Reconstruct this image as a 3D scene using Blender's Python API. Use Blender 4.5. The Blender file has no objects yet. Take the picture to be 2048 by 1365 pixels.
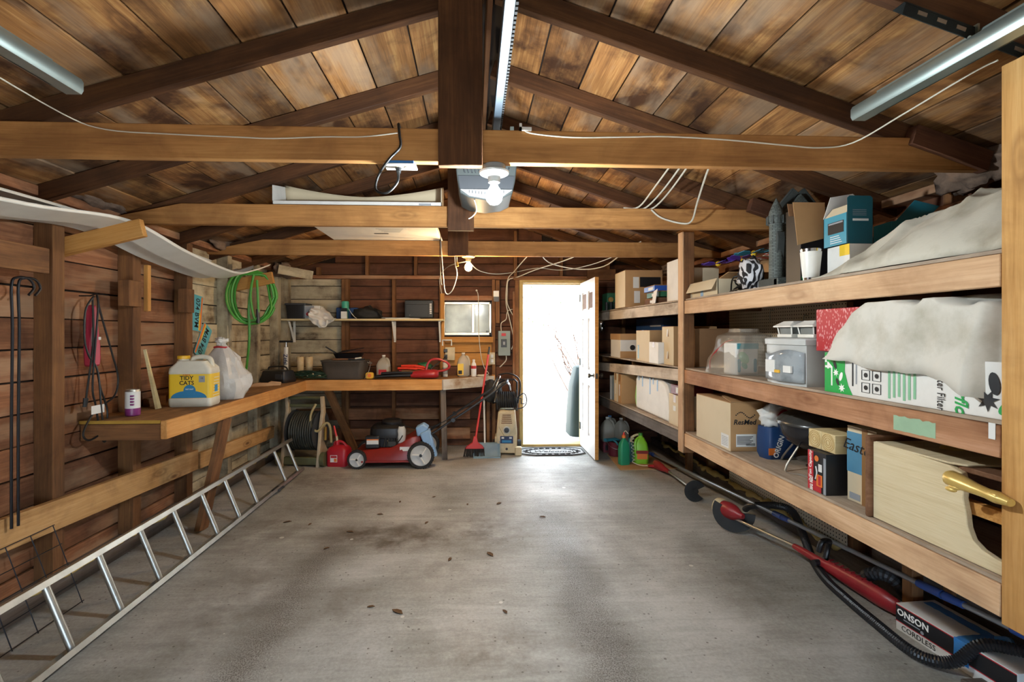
import bpy, math, random
from mathutils import Vector, Matrix, noise
random.seed(7)
sc = bpy.context.scene
COL = sc.collection
V = Vector
PI = math.pi

# ------------------------------------------------------------------ camera, sky, sun, exposure
cam_d = bpy.data.cameras.new('camera')
cam = bpy.data.objects.new('camera', cam_d)
COL.objects.link(cam)
cam_d.sensor_width = 36.0
cam_d.sensor_fit = 'HORIZONTAL'
cam_d.lens = 974.3 / 2048 * 36.0
cam_d.shift_x = (1024 - 992.0) / 2048
cam_d.shift_y = -(682.5 - 665.3) / 2048
cam_d.clip_start = 0.02
cam.location = (0, 0, 1.435)
cam.rotation_euler = (PI / 2, 0, -0.0449)
sc.camera = cam

world = bpy.data.worlds.new('sky')
sc.world = world
world.use_nodes = True
bg = world.node_tree.nodes['Background']
bg.inputs['Color'].default_value = (0.60, 0.78, 1.0, 1)
bg.inputs['Strength'].default_value = 13.0

sun_d = bpy.data.lights.new('sun', 'SUN')
sun_d.energy = 48.0
sun_d.angle = 0.02
sun_d.color = (0.94, 0.96, 1.0)
sun = bpy.data.objects.new('sun', sun_d)
COL.objects.link(sun)
sun.rotation_euler = (math.radians(38), 0, math.radians(25))

vs = sc.view_settings
vs.view_transform = 'Standard'
vs.look = 'None'
vs.exposure = 0.0
vs.gamma = 1.0
vs.use_curve_mapping = False

# ------------------------------------------------------------------ materials
def lin(h):
    h = h.lstrip('#')
    o = []
    for i in (0, 2, 4):
        c = int(h[i:i + 2], 16) / 255
        o.append(c / 12.92 if c <= 0.04045 else ((c + 0.055) / 1.055) ** 2.4)
    return (o[0], o[1], o[2], 1)

MATS = {}

class NT:
    def __init__(self, name):
        self.m = bpy.data.materials.new(name)
        self.m.use_nodes = True
        self.t = self.m.node_tree
        self.b = self.t.nodes['Principled BSDF']
        MATS[name] = self.m
    def n(self, kind, **kw):
        nd = self.t.nodes.new(kind)
        for k, v in kw.items():
            setattr(nd, k, v)
        return nd
    def l(self, a, b):
        self.t.links.new(a, b)
    def ramp(self, fac, stops):
        r = self.n('ShaderNodeValToRGB')
        els = r.color_ramp.elements
        while len(els) < len(stops):
            els.new(0.5)
        for e, (p, c) in zip(els, stops):
            e.position = p
            e.color = c if not isinstance(c, str) else lin(c)
        self.l(fac, r.inputs['Fac'])
        return r.outputs['Color']
    def mix(self, fac, a, b, mode='MIX'):
        m = self.n('ShaderNodeMix', data_type='RGBA', blend_type=mode)
        for sock, v in ((m.inputs[0], fac), (m.inputs[6], a), (m.inputs[7], b)):
            if isinstance(v, (int, float)):
                sock.default_value = v
            elif isinstance(v, str):
                sock.default_value = lin(v)
            elif isinstance(v, tuple):
                sock.default_value = v
            else:
                self.l(v, sock)
        return m.outputs[2]
    def math(self, op, a, b=None, clamp=False):
        m = self.n('ShaderNodeMath', operation=op)
        m.use_clamp = clamp
        for i, v in enumerate((a, b)):
            if v is None:
                continue
            if isinstance(v, (int, float)):
                m.inputs[i].default_value = v
            else:
                self.l(v, m.inputs[i])
        return m.outputs[0]
    def coords(self, scale=(1, 1, 1), rand=True):
        tc = self.n('ShaderNodeTexCoord')
        out = tc.outputs['Object']
        if rand:
            oi = self.n('ShaderNodeObjectInfo')
            mu = self.n('ShaderNodeVectorMath', operation='MULTIPLY_ADD')
            self.l(oi.outputs['Random'], mu.inputs[0])
            mu.inputs[1].default_value = (37.0, 53.0, 71.0)
            self.l(out, mu.inputs[2])
            out = mu.outputs[0]
        mp = self.n('ShaderNodeVectorMath', operation='MULTIPLY')
        self.l(out, mp.inputs[0])
        mp.inputs[1].default_value = scale
        return mp.outputs[0]
    def noise(self, vec, scale, detail=4, rough=0.55, dist=0.0):
        n = self.n('ShaderNodeTexNoise')
        n.inputs['Scale'].default_value = scale
        n.inputs['Detail'].default_value = detail
        n.inputs['Roughness'].default_value = rough
        n.inputs['Distortion'].default_value = dist
        self.l(vec, n.inputs['Vector'])
        return n.outputs['Fac']
    def bump(self, h, strength=0.3, dist=0.004):
        b = self.n('ShaderNodeBump')
        b.inputs['Strength'].default_value = strength
        b.inputs['Distance'].default_value = dist
        self.l(h, b.inputs['Height'])
        self.l(b.outputs['Normal'], self.b.inputs['Normal'])
    def color(self, c):
        if isinstance(c, (str, tuple)):
            self.b.inputs['Base Color'].default_value = lin(c) if isinstance(c, str) else c
        else:
            self.l(c, self.b.inputs['Base Color'])
    def set(self, **kw):
        for k, v in kw.items():
            self.b.inputs[k.replace('_', ' ')].default_value = v

def wood(name, dark, mid, light, vary=0.35, stain=0.35, staincol='#2a1a10', rough=0.78, knots=0.6, grain=1.0, grey=None):
    """timber, grain along the board's own long (local X) axis, every board its own cut"""
    t = NT(name)
    v = t.coords((1.0, 1.0, 1.0))
    vg = t.coords((1.1 * grain, 16 * grain, 16 * grain))
    vf = t.coords((5 * grain, 120 * grain, 120 * grain))
    g1 = t.noise(vg, 1.0, 5, 0.6, 0.6)
    g2 = t.noise(vf, 1.0, 3, 0.6)
    g = t.math('ADD', t.math('MULTIPLY', g1, 0.6), t.math('MULTIPLY', g2, 0.4))
    c = t.ramp(g, [(0.30, dark), (0.5, mid), (0.70, light)])
    # knots
    vk = t.coords((2.2, 6.5, 6.5))
    vo = t.n('ShaderNodeTexVoronoi')
    vo.inputs['Scale'].default_value = 1.0
    t.l(vk, vo.inputs['Vector'])
    ck = t.ramp(vo.outputs['Distance'], [(0.05, (1, 1, 1, 1)), (0.13, (0.12, 0.12, 0.12, 1)), (0.17, (0.5, 0.5, 0.5, 1)), (0.24, (0, 0, 0, 1))])
    kf = t.math('MULTIPLY', ck, knots)
    c = t.mix(kf, c, staincol)
    # old stains and weathering
    st = t.noise(v, 2.6, 6, 0.62, 0.4)
    sf = t.ramp(st, [(0.45, (0, 0, 0, 1)), (0.63, (1, 1, 1, 1))])
    c = t.mix(t.math('MULTIPLY', sf, stain), c, staincol)
    if grey:
        gv = t.noise(t.coords((0.8, 3, 3)), 1.7, 4, 0.6)
        gf = t.ramp(gv, [(0.5, (0, 0, 0, 1)), (0.66, (1, 1, 1, 1))])
        c = t.mix(t.math('MULTIPLY', gf, 0.65), c, grey)
    oi = t.n('ShaderNodeObjectInfo')
    br = t.math('ADD', t.math('MULTIPLY', oi.outputs['Random'], vary), 1 - vary / 2)
    hs = t.n('ShaderNodeHueSaturation')
    t.l(c, hs.inputs['Color'])
    t.l(br, hs.inputs['Value'])
    t.color(hs.outputs['Color'])
    t.set(Roughness=rough)
    t.b.inputs['Specular IOR Level'].default_value = 0.25
    t.bump(g, 0.55, 0.005)
    return t.m

def flecked(name, base, chips, under='#4a3424', amount=0.5, rough=0.8):
    """worn paint over timber"""
    t = NT(name)
    v = t.coords((1, 1, 1))
    vg = t.coords((1.2, 14, 14))
    g = t.noise(vg, 1.0, 5, 0.6, 0.4)
    n = t.noise(v, 3.4, 7, 0.68)
    s = t.math('ADD', t.math('MULTIPLY', n, 0.65), t.math('MULTIPLY', g, 0.35))
    c = t.ramp(s, [(0.36, under), (0.47, chips), (0.56, base), (0.8, base)])
    oi = t.n('ShaderNodeObjectInfo')
    hs = t.n('ShaderNodeHueSaturation')
    t.l(c, hs.inputs['Color'])
    t.l(t.math('ADD', t.math('MULTIPLY', oi.outputs['Random'], 0.3), 0.82), hs.inputs['Value'])
    t.color(hs.outputs['Color'])
    t.set(Roughness=rough)
    t.bump(s, 0.35, 0.004)
    return t.m

def plain(name, col, rough=0.5, metal=0.0, dirt=0.12, dcol='#2b2620', dscale=9.0, spec=None, alpha=None, trans=None, bump=0.0, bscale=60):
    t = NT(name)
    if dirt > 0:
        n = t.noise(t.coords((1, 1, 1)), dscale, 5, 0.6)
        f = t.math('MULTIPLY', t.ramp(n, [(0.42, (0, 0, 0, 1)), (0.75, (1, 1, 1, 1))]), dirt * 2)
        t.color(t.mix(f, col, dcol))
    else:
        t.color(col)
    t.set(Roughness=rough, Metallic=metal)
    if spec is not None:
        t.b.inputs['Specular IOR Level'].default_value = spec
    if alpha is not None:
        t.set(Alpha=alpha)
    if trans is not None:
        t.b.inputs['Transmission Weight'].default_value = trans
    if bump:
        t.bump(t.noise(t.coords((1, 1, 1)), bscale, 4, 0.6), bump, 0.003)
    return t.m

def glow(name, col, strength):
    t = NT(name)
    t.color(col)
    t.b.inputs['Emission Color'].default_value = lin(col)
    t.b.inputs['Emission Strength'].default_value = strength
    return t.m

M = MATS
wood('roof_plank', '#5c3c21', '#8d6238', '#b48a55', vary=0.8, stain=0.95, staincol='#3a2214', knots=0.9, grey='#8d7760')
wood('rafter_timber', '#3e2716', '#54351f', '#6c4829', vary=0.3, stain=0.4, staincol='#22150e', knots=0.3)
wood('beam_timber', '#8f6236', '#b07d48', '#c49258', vary=0.15, stain=0.45, staincol='#6b4526', knots=0.75)
wood('siding_brown', '#6b4630', '#8b5d40', '#a97a58', vary=0.4, stain=0.6, staincol='#43291b', knots=0.5, grey='#a98a6c')
wood('siding_dark', '#4b2f22', '#623f2d', '#76503a', vary=0.35, stain=0.5, staincol='#2c1b13', knots=0.4)
wood('stud_timber', '#5c3e28', '#7a5435', '#94693f', vary=0.25, stain=0.5, staincol='#38251a', knots=0.5)
wood('stud_fresh', '#9c6c3a', '#bd8848', '#cf9d5e', vary=0.15, stain=0.2, staincol='#7a5028', knots=0.4)
flecked('siding_white', '#bcae90', '#a0937a', '#55442f')
flecked('stud_white', '#a59a80', '#8b7f68', '#4a3a2a')
wood('bench_fascia', '#a9713a', '#c78f52', '#d8a76b', vary=0.12, stain=0.3, staincol='#744a26', knots=0.6)
wood('bench_top', '#6e4c2e', '#8d6640', '#a67d52', vary=0.1, stain=0.6, staincol='#3d2919', knots=0.2)
flecked('bench_white', '#c5c0b8', '#b3a48f', '#8c6a48')
wood('shelf_fascia', '#b08c66', '#cba681', '#ddbd98', vary=0.12, stain=0.35, staincol='#7c5535', knots=0.6)
wood('shelf_fascia_red', '#96694a', '#b28360', '#c4987a', vary=0.1, stain=0.5, staincol='#6b4229', knots=0.7)
wood('shelf_fascia_pale', '#b5a592', '#cbbdab', '#d9cfc0', vary=0.15, stain=0.6, staincol='#6d5a48', knots=0.5)
wood('shelf_deck', '#8a7a68', '#a89784', '#bcab97', vary=0.1, stain=0.4, staincol='#5c4b3b', knots=0.1)
wood('post_timber', '#a9793f', '#c8985a', '#d9ad70', vary=0.08, stain=0.35, staincol='#7a4f2a', knots=0.8)
wood('rail_board', '#a47a4b', '#bd9360', '#d0a877', vary=0.1, stain=0.5, staincol='#5f4028', knots=0.9)
wood('pine', '#c4ad7c', '#d4c090', '#e0cfa4', vary=0.1, stain=0.1, staincol='#9a8050', knots=0.1)
wood('weathered_board', '#4e463e', '#6a6058', '#837970', vary=0.3, stain=0.5, staincol='#2e2822', knots=0.2)
wood('turned_wood', '#b99b6c', '#cdb287', '#d9c29c', vary=0.1, stain=0.1, knots=0.0)
wood('bleached_oak', '#c4b28c', '#d4c4a0', '#ddd0b0', vary=0.05, stain=0.08, staincol='#a8946c', knots=0.0, grain=1.6)
wood('dark_edge', '#5d3f28', '#75523a', '#87634a', vary=0.1, stain=0.2, knots=0.0)
plain('plywood_edge', '#b08a35', 0.7)
plain('backing', '#241a14', 0.95, dirt=0)
plain('black_iron', '#15151a', 0.45, 0.4, 0.05)
plain('black_plastic', '#17181b', 0.4, 0, 0.08, '#3a3a3a')
plain('black_rubber', '#1b1b1b', 0.75, 0, 0.12, '#4a463f')
plain('dark_grey_plastic', '#33363a', 0.5)
plain('grey_plastic', '#8d8f8f', 0.5, 0, 0.12)
plain('light_grey_plastic', '#b9bbb8', 0.45, 0, 0.06)
plain('opener_grey', '#3d4241', 0.5, 0, 0.1)
plain('white_plastic', '#dedcd4', 0.4, 0, 0.06)
plain('cream_plastic', '#c9b995', 0.5, 0, 0.15)
plain('beige_plastic', '#b5a184', 0.55, 0, 0.15)
plain('olive_plastic', '#56573a', 0.55, 0, 0.2)
plain('aluminium', '#b9b6ac', 0.38, 0.9, 0.16, '#5a5549')
plain('galvanised', '#aebdb8', 0.35, 0.85, 0.1, '#6d7a76')
plain('dark_steel', '#2b3842', 0.5, 0.5, 0.12)
plain('black_bracket', '#1f2729', 0.5, 0.5, 0.1, '#55605c')
plain('chrome', '#c9c9c9', 0.15, 1.0, 0.0)
plain('brass', '#c9a455', 0.3, 0.9, 0.15, '#6a4f22')
plain('gold_paint', '#d2b366', 0.35, 0.35, 0.15, '#8a6a30')
plain('dark_knob', '#4b4a46', 0.3, 0.8, 0.05)
plain('door_white', '#e6e6e6', 0.4, 0, 0.05, '#b9b4a8')
plain('vinyl_white', '#cfcdc4', 0.35, 0, 0.1, '#8d8a7d')
plain('trim_yellow', '#b99b5c', 0.6)
plain('card', '#b08a5f', 0.8, 0, 0.12, '#7a5a38', 5)
plain('card_light', '#cfc0a2', 0.8, 0, 0.08, '#9c8762', 5)
plain('card_dark', '#8c6847', 0.85, 0, 0.15, '#5c4029', 5)
plain('card_tape', '#8f6a42', 0.35, 0, 0.05)
plain('card_white', '#dad8d2', 0.6, 0, 0.06)
plain('paper_label', '#d8d9d6', 0.6, 0, 0.04)
plain('ink_black', '#1c1c1e', 0.6, dirt=0)
plain('ink_white', '#ecebe6', 0.6, dirt=0)
plain('ink_navy', '#1f2f55', 0.6, dirt=0)
plain('ink_red', '#b3222c', 0.5, dirt=0)
plain('ink_green', '#1f9a4a', 0.5, dirt=0)
plain('ink_pale_green', '#7fb58f', 0.5, dirt=0)
plain('ink_blue', '#2a7cab', 0.5, dirt=0)
plain('ink_grey', '#8d9298', 0.6, dirt=0)
plain('ink_orange', '#d8742b', 0.5, dirt=0)
plain('mower_red', '#85221a', 0.35, 0, 0.12, '#4a1714')
plain('can_red', '#a81a28', 0.4, 0, 0.12, '#55101a')
plain('tool_red', '#a0262b', 0.35, 0, 0.1, '#4a1512')
plain('tool_dark_red', '#8f2228', 0.4, 0, 0.2, '#3a1212')
plain('glove_red', '#e2432f', 0.6, 0, 0.08, '#8d2418')
plain('trimmer_pink', '#b0324a', 0.35, 0, 0.08, '#5a1828')
plain('broom_red', '#cc3a36', 0.4, 0, 0.05)
plain('bristle', '#2a2522', 0.9, 0, 0.1)
plain('pan_blue', '#7f99a6', 0.5, 0, 0.1)
plain('bag_blue', '#86a9cc', 0.5, 0, 0.1, '#4c6b8c')
plain('tape_blue', '#2f78bd', 0.45, 0, 0.15, '#7fb0d8')
plain('pole_blue', '#2d4d92', 0.45, 0, 0.1)
plain('pole_grey', '#a4abb0', 0.3, 0.6, 0.08)
plain('hose_green', '#3f8a2c', 0.45, 0, 0.08, '#2d5c20')
plain('hose_beige', '#9b8d62', 0.5, 0, 0.1)
plain('hose_dark', '#2c2d28', 0.5, 0, 0.15, '#57574a')
plain('cord_green', '#123222', 0.5, 0, 0.05)
plain('cable_white', '#cfc9b8', 0.5, 0, 0.1, '#8d8168')
plain('cable_black', '#141414', 0.45, 0, 0.03)
plain('label_yellow', '#e3bd2e', 0.45, 0, 0.03)
plain('jug_white', '#d3cebd', 0.4, 0, 0.06)
plain('cap_yellow', '#e0ae2a', 0.4, 0, 0.03)
plain('jug_lime', '#7fc02d', 0.35, 0, 0.05)
plain('jug_green', '#1f8a62', 0.4, 0, 0.05)
plain('jug_teal_dark', '#1a5a5a', 0.4, 0, 0.05)
plain('glove_teal', '#2b7f92', 0.6, 0, 0.1)
plain('can_purple', '#7d2b6e', 0.35, 0, 0.05)
plain('tub_window', '#969da1', 0.12, 0, 0.3, '#4c5458', 12)
plain('teal_card', '#2a8ba3', 0.45, 0, 0.06)
plain('teal_card_dark', '#175866', 0.45, 0, 0.06)
plain('teal_plastic', '#3fa08a', 0.4, 0, 0.05)
plain('black_card', '#1a1b1e', 0.45, 0, 0.06)
plain('navy_card', '#1d3f6e', 0.45, 0, 0.08)
plain('game_blue', '#2452a8', 0.4, 0, 0.05)
plain('game_green', '#2c6b4a', 0.5, 0, 0.15, '#16301f')
plain('blue_card', '#4d86a6', 0.6, 0, 0.06)
plain('green_card', '#17a046', 0.45, 0, 0.03)
plain('purple_petal', '#5b3aa8', 0.5, 0, 0.06)
plain('teal_petal', '#1f7f9a', 0.5, 0, 0.06)
plain('safe_grey', '#24282a', 0.5, 0.2, 0.05)
plain('enamel_black', '#1b1d24', 0.12, 0, 0.02, '#44464c')
plain('enamel_lid', '#3a3a38', 0.25, 0, 0.1, '#77736a')
plain('roaster_grey', '#4d463e', 0.55, 0.2, 0.2, '#2b2722')
plain('insulation', '#7d6858', 1.0, 0, 0.4, '#2c2622', 14, bump=1.0, bscale=35)
plain('foam', '#b59f62', 0.9, 0, 0.2, '#6e5c33', 20)
plain('plate_teal', '#5aa8b4', 0.4, 0, 0.05)
plain('panel_grey', '#7e8883', 0.5, 0.1, 0.08)
plain('castle_grey', '#474c4a', 0.75, 0, 0.25, '#20211f', 14, bump=0.6, bscale=40)
plain('bag_white', '#dcd8d0', 0.35, 0, 0.05)
plain('mat_rubber', '#2a2a2c', 0.85, 0, 0.1)
plain('mat_light', '#9d9c98', 0.8, 0, 0.1)
plain('straw', '#b08d4c', 0.85, 0, 0.1)
plain('leaf_dry', '#5e4226', 0.9, 0, 0.2)
plain('sheet_grey', '#757a78', 0.6, 0, 0.15)
plain('tank_red', '#6d1f2c', 0.5, 0, 0.1)
plain('tarp_green', '#15241a', 0.7, 0, 0.1)
plain('ext_siding', '#e4e2dc', 0.7, 0, 0.05)
plain('ext_ground', '#b9b2a5', 0.9, 0, 0.1)
plain('twig', '#4b3527', 0.9, 0, 0.1)
plain('foliage', '#5c7a3a', 0.8, 0, 0.2)
plain('green_paint', '#93b394', 0.6, 0, 0.1)
glow('bulb_cool', '#e8f6ff', 60)
glow('bulb_warm', '#ffc26a', 40)

def cloth_mat(name, base, dirt):
    t = NT(name)
    n = t.noise(t.coords((1, 1, 1), False), 4.0, 6, 0.6)
    c = t.ramp(n, [(0.35, dirt), (0.55, base), (0.8, base)])
    sp = t.n('ShaderNodeTexVoronoi')
    sp.inputs['Scale'].default_value = 7
    t.l(t.coords((1, 1, 1), False), sp.inputs['Vector'])
    f = t.ramp(sp.outputs['Distance'], [(0.10, (1, 1, 1, 1)), (0.15, (0, 0, 0, 1))])
    s2 = t.n('ShaderNodeSeparateColor')
    t.l(sp.outputs['Color'], s2.inputs[0])
    pick = t.ramp(s2.outputs[0], [(0.6, '#b8b3a6'), (0.62, '#b9713f'), (0.8, '#b9713f'), (0.82, '#7fb4c0')])
    g2 = t.math('GREATER_THAN', s2.outputs[1], 0.72)
    c = t.mix(t.math('MULTIPLY', t.math('MULTIPLY', f, g2), 0.6), c, pick)
    t.color(c)
    t.set(Roughness=0.85)
    t.bump(t.noise(t.coords((1, 1, 1), False), 26, 5, 0.6), 0.35, 0.006)
    return t.m
cloth_mat('drop_cloth', '#bdb8a9', '#98917f')
cloth_mat('drop_cloth_pale', '#c9c5ba', '#aaa595')

def clear(name, col, alpha, rough=0.15):
    t = NT(name)
    t.color(col)
    t.set(Roughness=rough, Alpha=alpha)
    t.bump(t.noise(t.coords((1, 1, 1)), 30, 4, 0.6), 0.6, 0.008)
    return t.m
clear('clear_film', '#b3a99a', 0.38, 0.12)
clear('clear_jug', '#c4beb0', 0.55, 0.25)
clear('clear_bin', '#9fa3a6', 0.45, 0.12)
clear('bag_film', '#d8d5cf', 0.82, 0.25)

def window_glass():
    t = NT('dusty_glass')
    n = t.noise(t.coords((1, 1, 1)), 6, 5, 0.6)
    tr = t.n('ShaderNodeBsdfTranslucent')
    t.l(t.ramp(n, [(0.3, '#9a948a'), (0.7, '#bab3a6')]), tr.inputs['Color'])
    t.color('#7f8a8c')
    t.set(Roughness=0.12)
    ms = t.n('ShaderNodeMixShader')
    ms.inputs[0].default_value = 0.3
    t.l(tr.outputs[0], ms.inputs[1])
    t.l(t.b.outputs[0], ms.inputs[2])
    out = t.t.nodes['Material Output']
    t.l(ms.outputs[0], out.inputs['Surface'])
window_glass()

def floor_mat():
    t = NT('concrete')
    tc = t.n('ShaderNodeTexCoord')
    o = tc.outputs['Object']
    sx = t.n('ShaderNodeSeparateXYZ')
    t.l(o, sx.inputs[0])
    X, Y = sx.outputs[0], sx.outputs[1]
    big = t.noise(o, 1.3, 6, 0.6, 0.3)
    fine = t.noise(o, 60, 4, 0.7)
    st = t.n('ShaderNodeVectorMath', operation='MULTIPLY')
    t.l(o, st.inputs[0])
    st.inputs[1].default_value = (1.6, 13, 1)
    trowel = t.noise(st.outputs[0], 1.5, 5, 0.65, 0.5)
    s = t.math('ADD', t.math('MULTIPLY', big, 0.56), t.math('ADD', t.math('MULTIPLY', fine, 0.24), t.math('MULTIPLY', trowel, 0.2)))
    c = t.ramp(s, [(0.36, '#74726a'), (0.48, '#94928b'), (0.58, '#adaba5'), (0.7, '#c0bfba')])
    # dirt tracked in by the tyres: two bands running in from the big door
    grit = t.ramp(t.noise(o, 150, 3, 0.8), [(0.46, (0, 0, 0, 1)), (0.56, (1, 1, 1, 1))])
    wob = t.math('MULTIPLY', t.math('SUBTRACT', t.noise(o, 2.2, 3, 0.5), 0.5), 0.25)
    bands = None
    for x0, k, wd, amt, ylo, yhi in ((-1.06, 0.03, 0.11, 1.2, 1.6, 3.9), (0.62, -0.012, 0.12, 1.4, 1.2, 4.4)):
        cx = t.math('ADD', t.math('MULTIPLY', Y, k), x0)
        d = t.math('ABSOLUTE', t.math('SUBTRACT', t.math('ADD', X, wob), cx))
        m = t.math('SUBTRACT', 1.0, t.math('DIVIDE', d, wd * 1.7), True)
        ya = t.math('MULTIPLY', t.math('SUBTRACT', yhi, Y), 1.4, True)
        m = t.math('MULTIPLY', t.math('MULTIPLY', m, ya), amt, True)
        bands = m if bands is None else t.math('MAXIMUM', bands, m)
    c = t.mix(t.math('MULTIPLY', bands, t.math('ADD', t.math('MULTIPLY', grit, 0.75), 0.2)), c, '#4a4038')
    # old oil and dirt patches
    pat = None
    for px, py, rx, ry, a in ((-0.55, 3.45, 0.75, 0.33, 0.75), (0.1, 3.55, 0.42, 0.5, 0.55), (-1.15, 4.1, 0.6, 0.3, 0.5), (-1.55, 3.6, 0.35, 0.6, 0.4), (0.12, 2.2, 0.5, 0.25, 0.45), (-0.7, 2.6, 0.3, 0.3, 0.35), (-1.3, 2.7, 0.35, 0.8, 0.4), (1.5, 2.7, 0.3, 0.8, 0.35), (0.9, 4.6, 0.5, 0.3, 0.3), (0.2, 1.75, 0.6, 0.3, 0.55), (-1.5, 4.75, 0.4, 0.35, 0.5), (-0.2, 2.9, 0.5, 0.25, 0.35)):
        dx = t.math('DIVIDE', t.math('SUBTRACT', t.math('ADD', X, wob), px), rx)
        dy = t.math('DIVIDE', t.math('SUBTRACT', Y, py), ry)
        r2 = t.math('ADD', t.math('MULTIPLY', dx, dx), t.math('MULTIPLY', dy, dy))
        m = t.math('MULTIPLY', t.math('SUBTRACT', 1.0, r2, True), a * 1.5, True)
        pat = m if pat is None else t.math('MAXIMUM', pat, m)
    brk = t.ramp(t.noise(o, 5, 6, 0.7), [(0.35, (0.1, 0.1, 0.1, 1)), (0.62, (1, 1, 1, 1))])
    c = t.mix(t.math('MULTIPLY', pat, brk), c, '#4e4337')
    # spattered pale paint
    vo = t.n('ShaderNodeTexVoronoi')
    vo.inputs['Scale'].default_value = 6.0
    t.l(o, vo.inputs['Vector'])
    sc2 = t.n('ShaderNodeSeparateColor')
    t.l(vo.outputs['Color'], sc2.inputs[0])
    spl = t.math('MULTIPLY', t.math('LESS_THAN', vo.outputs['Distance'], t.math('MULTIPLY', sc2.outputs[1], 0.13)), t.math('GREATER_THAN', sc2.outputs[0], 0.78))
    c = t.mix(t.math('MULTIPLY', spl, 0.6), c, '#d6d2c6')
    # crumbs
    v3 = t.n('ShaderNodeTexVoronoi')
    v3.inputs['Scale'].default_value = 38.0
    t.l(o, v3.inputs['Vector'])
    sc3 = t.n('ShaderNodeSeparateColor')
    t.l(v3.outputs['Color'], sc3.inputs[0])
    cr = t.math('MULTIPLY', t.math('LESS_THAN', v3.outputs['Distance'], t.math('MULTIPLY', sc3.outputs[1], 0.24)), t.math('GREATER_THAN', sc3.outputs[0], 0.66))
    c = t.mix(t.math('MULTIPLY', cr, 0.7), c, '#3f362c')
    t.color(c)
    r = t.ramp(s, [(0.35, (0.66, 0.66, 0.66, 1)), (0.7, (0.44, 0.44, 0.44, 1))])
    t.l(r, t.b.inputs['Roughness'])
    t.b.inputs['Specular IOR Level'].default_value = 0.75
    t.bump(t.math('ADD', t.math('MULTIPLY', trowel, 0.5), t.math('MULTIPLY', fine, 0.5)), 0.25, 0.004)
floor_mat()

def pegboard_mat():
    t = NT('pegboard')
    tc = t.n('ShaderNodeTexCoord')
    s = t.n('ShaderNodeVectorMath', operation='DIVIDE')
    t.l(tc.outputs['Object'], s.inputs[0])
    s.inputs[1].default_value = (0.0254,) * 3
    fr = t.n('ShaderNodeVectorMath', operation='FRACTION')
    t.l(s.outputs[0], fr.inputs[0])
    sx = t.n('ShaderNodeSeparateXYZ')
    t.l(fr.outputs[0], sx.inputs[0])
    a = t.math('SUBTRACT', sx.outputs[1], 0.5)
    b = t.math('SUBTRACT', sx.outputs[2], 0.5)
    r2 = t.math('ADD', t.math('MULTIPLY', a, a), t.math('MULTIPLY', b, b))
    hole = t.math('LESS_THAN', r2, 0.036)
    n = t.noise(tc.outputs['Object'], 4, 4, 0.6)
    c = t.ramp(n, [(0.3, '#b9ae96'), (0.7, '#cdc4ae')])
    t.color(t.mix(hole, c, '#1c1712'))
    t.set(Roughness=0.7)
pegboard_mat()

def leafprint_mat():
    t = NT('red_leaf_print')
    v = t.coords((1, 1, 1), False)
    base = '#ab2233'
    c = base
    for ang, off in ((0.6, 0.0), (-0.7, 3.3), (1.9, 7.7)):
        mp = t.n('ShaderNodeMapping')
        mp.inputs['Rotation'].default_value = (ang, ang * 0.4, ang)
        mp.inputs['Location'].default_value = (off, off, off)
        mp.inputs['Scale'].default_value = (85, 85, 36)
        t.l(v, mp.inputs['Vector'])
        vo = t.n('ShaderNodeTexVoronoi')
        vo.inputs['Scale'].default_value = 1.0
        t.l(mp.outputs[0], vo.inputs['Vector'])
        f = t.ramp(vo.outputs['Distance'], [(0.20, (1, 1, 1, 1)), (0.27, (0, 0, 0, 1))])
        c = t.mix(t.math('MULTIPLY', f, 0.55), c, '#e9b9bd')
    t.color(c)
    t.set(Roughness=0.45)
leafprint_mat()

def zebra_mat():
    t = NT('zebra_cloth')
    w = t.n('ShaderNodeTexWave')
    w.inputs['Scale'].default_value = 9
    w.inputs['Distortion'].default_value = 9
    w.inputs['Detail'].default_value = 1
    t.l(t.coords((1, 1, 1), False), w.inputs['Vector'])
    t.color(t.ramp(w.outputs['Fac'], [(0.48, '#15151a'), (0.52, '#c9cbd0')]))
    t.set(Roughness=0.8)
zebra_mat()

def brick_castle():
    t = NT('castle_brick')
    br = t.n('ShaderNodeTexBrick')
    br.inputs['Scale'].default_value = 26
    br.inputs['Color1'].default_value = lin('#666d69')
    br.inputs['Color2'].default_value = lin('#525854')
    br.inputs['Mortar'].default_value = lin('#232725')
    mp = t.n('ShaderNodeMapping')
    mp.inputs['Rotation'].default_value = (PI / 2, 0, 0)
    t.l(t.coords((1, 1, 1), False), mp.inputs['Vector'])
    t.l(mp.outputs[0], br.inputs['Vector'])
    t.color(br.outputs['Color'])
    t.set(Roughness=0.7)
    t.bump(br.outputs['Fac'], -0.4, 0.003)
brick_castle()

# ------------------------------------------------------------------ mesh building
def smooth_path(pts, sub=6, closed=False):
    pts = [V(p) for p in pts]
    n = len(pts)
    if n < 3:
        return pts
    out = []
    segs = n if closed else n - 1
    for i in range(segs):
        if closed:
            p0, p1, p2, p3 = pts[(i - 1) % n], pts[i], pts[(i + 1) % n], pts[(i + 2) % n]
        else:
            p0, p1, p2, p3 = pts[max(i - 1, 0)], pts[i], pts[i + 1], pts[min(i + 2, n - 1)]
        for k in range(sub):
            u = k / sub
            out.append(0.5 * ((2 * p1) + (p2 - p0) * u + (2 * p0 - 5 * p1 + 4 * p2 - p3) * u * u + (3 * p1 - p0 - 3 * p2 + p3) * u ** 3))
    if not closed:
        out.append(pts[-1])
    return out

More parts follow.
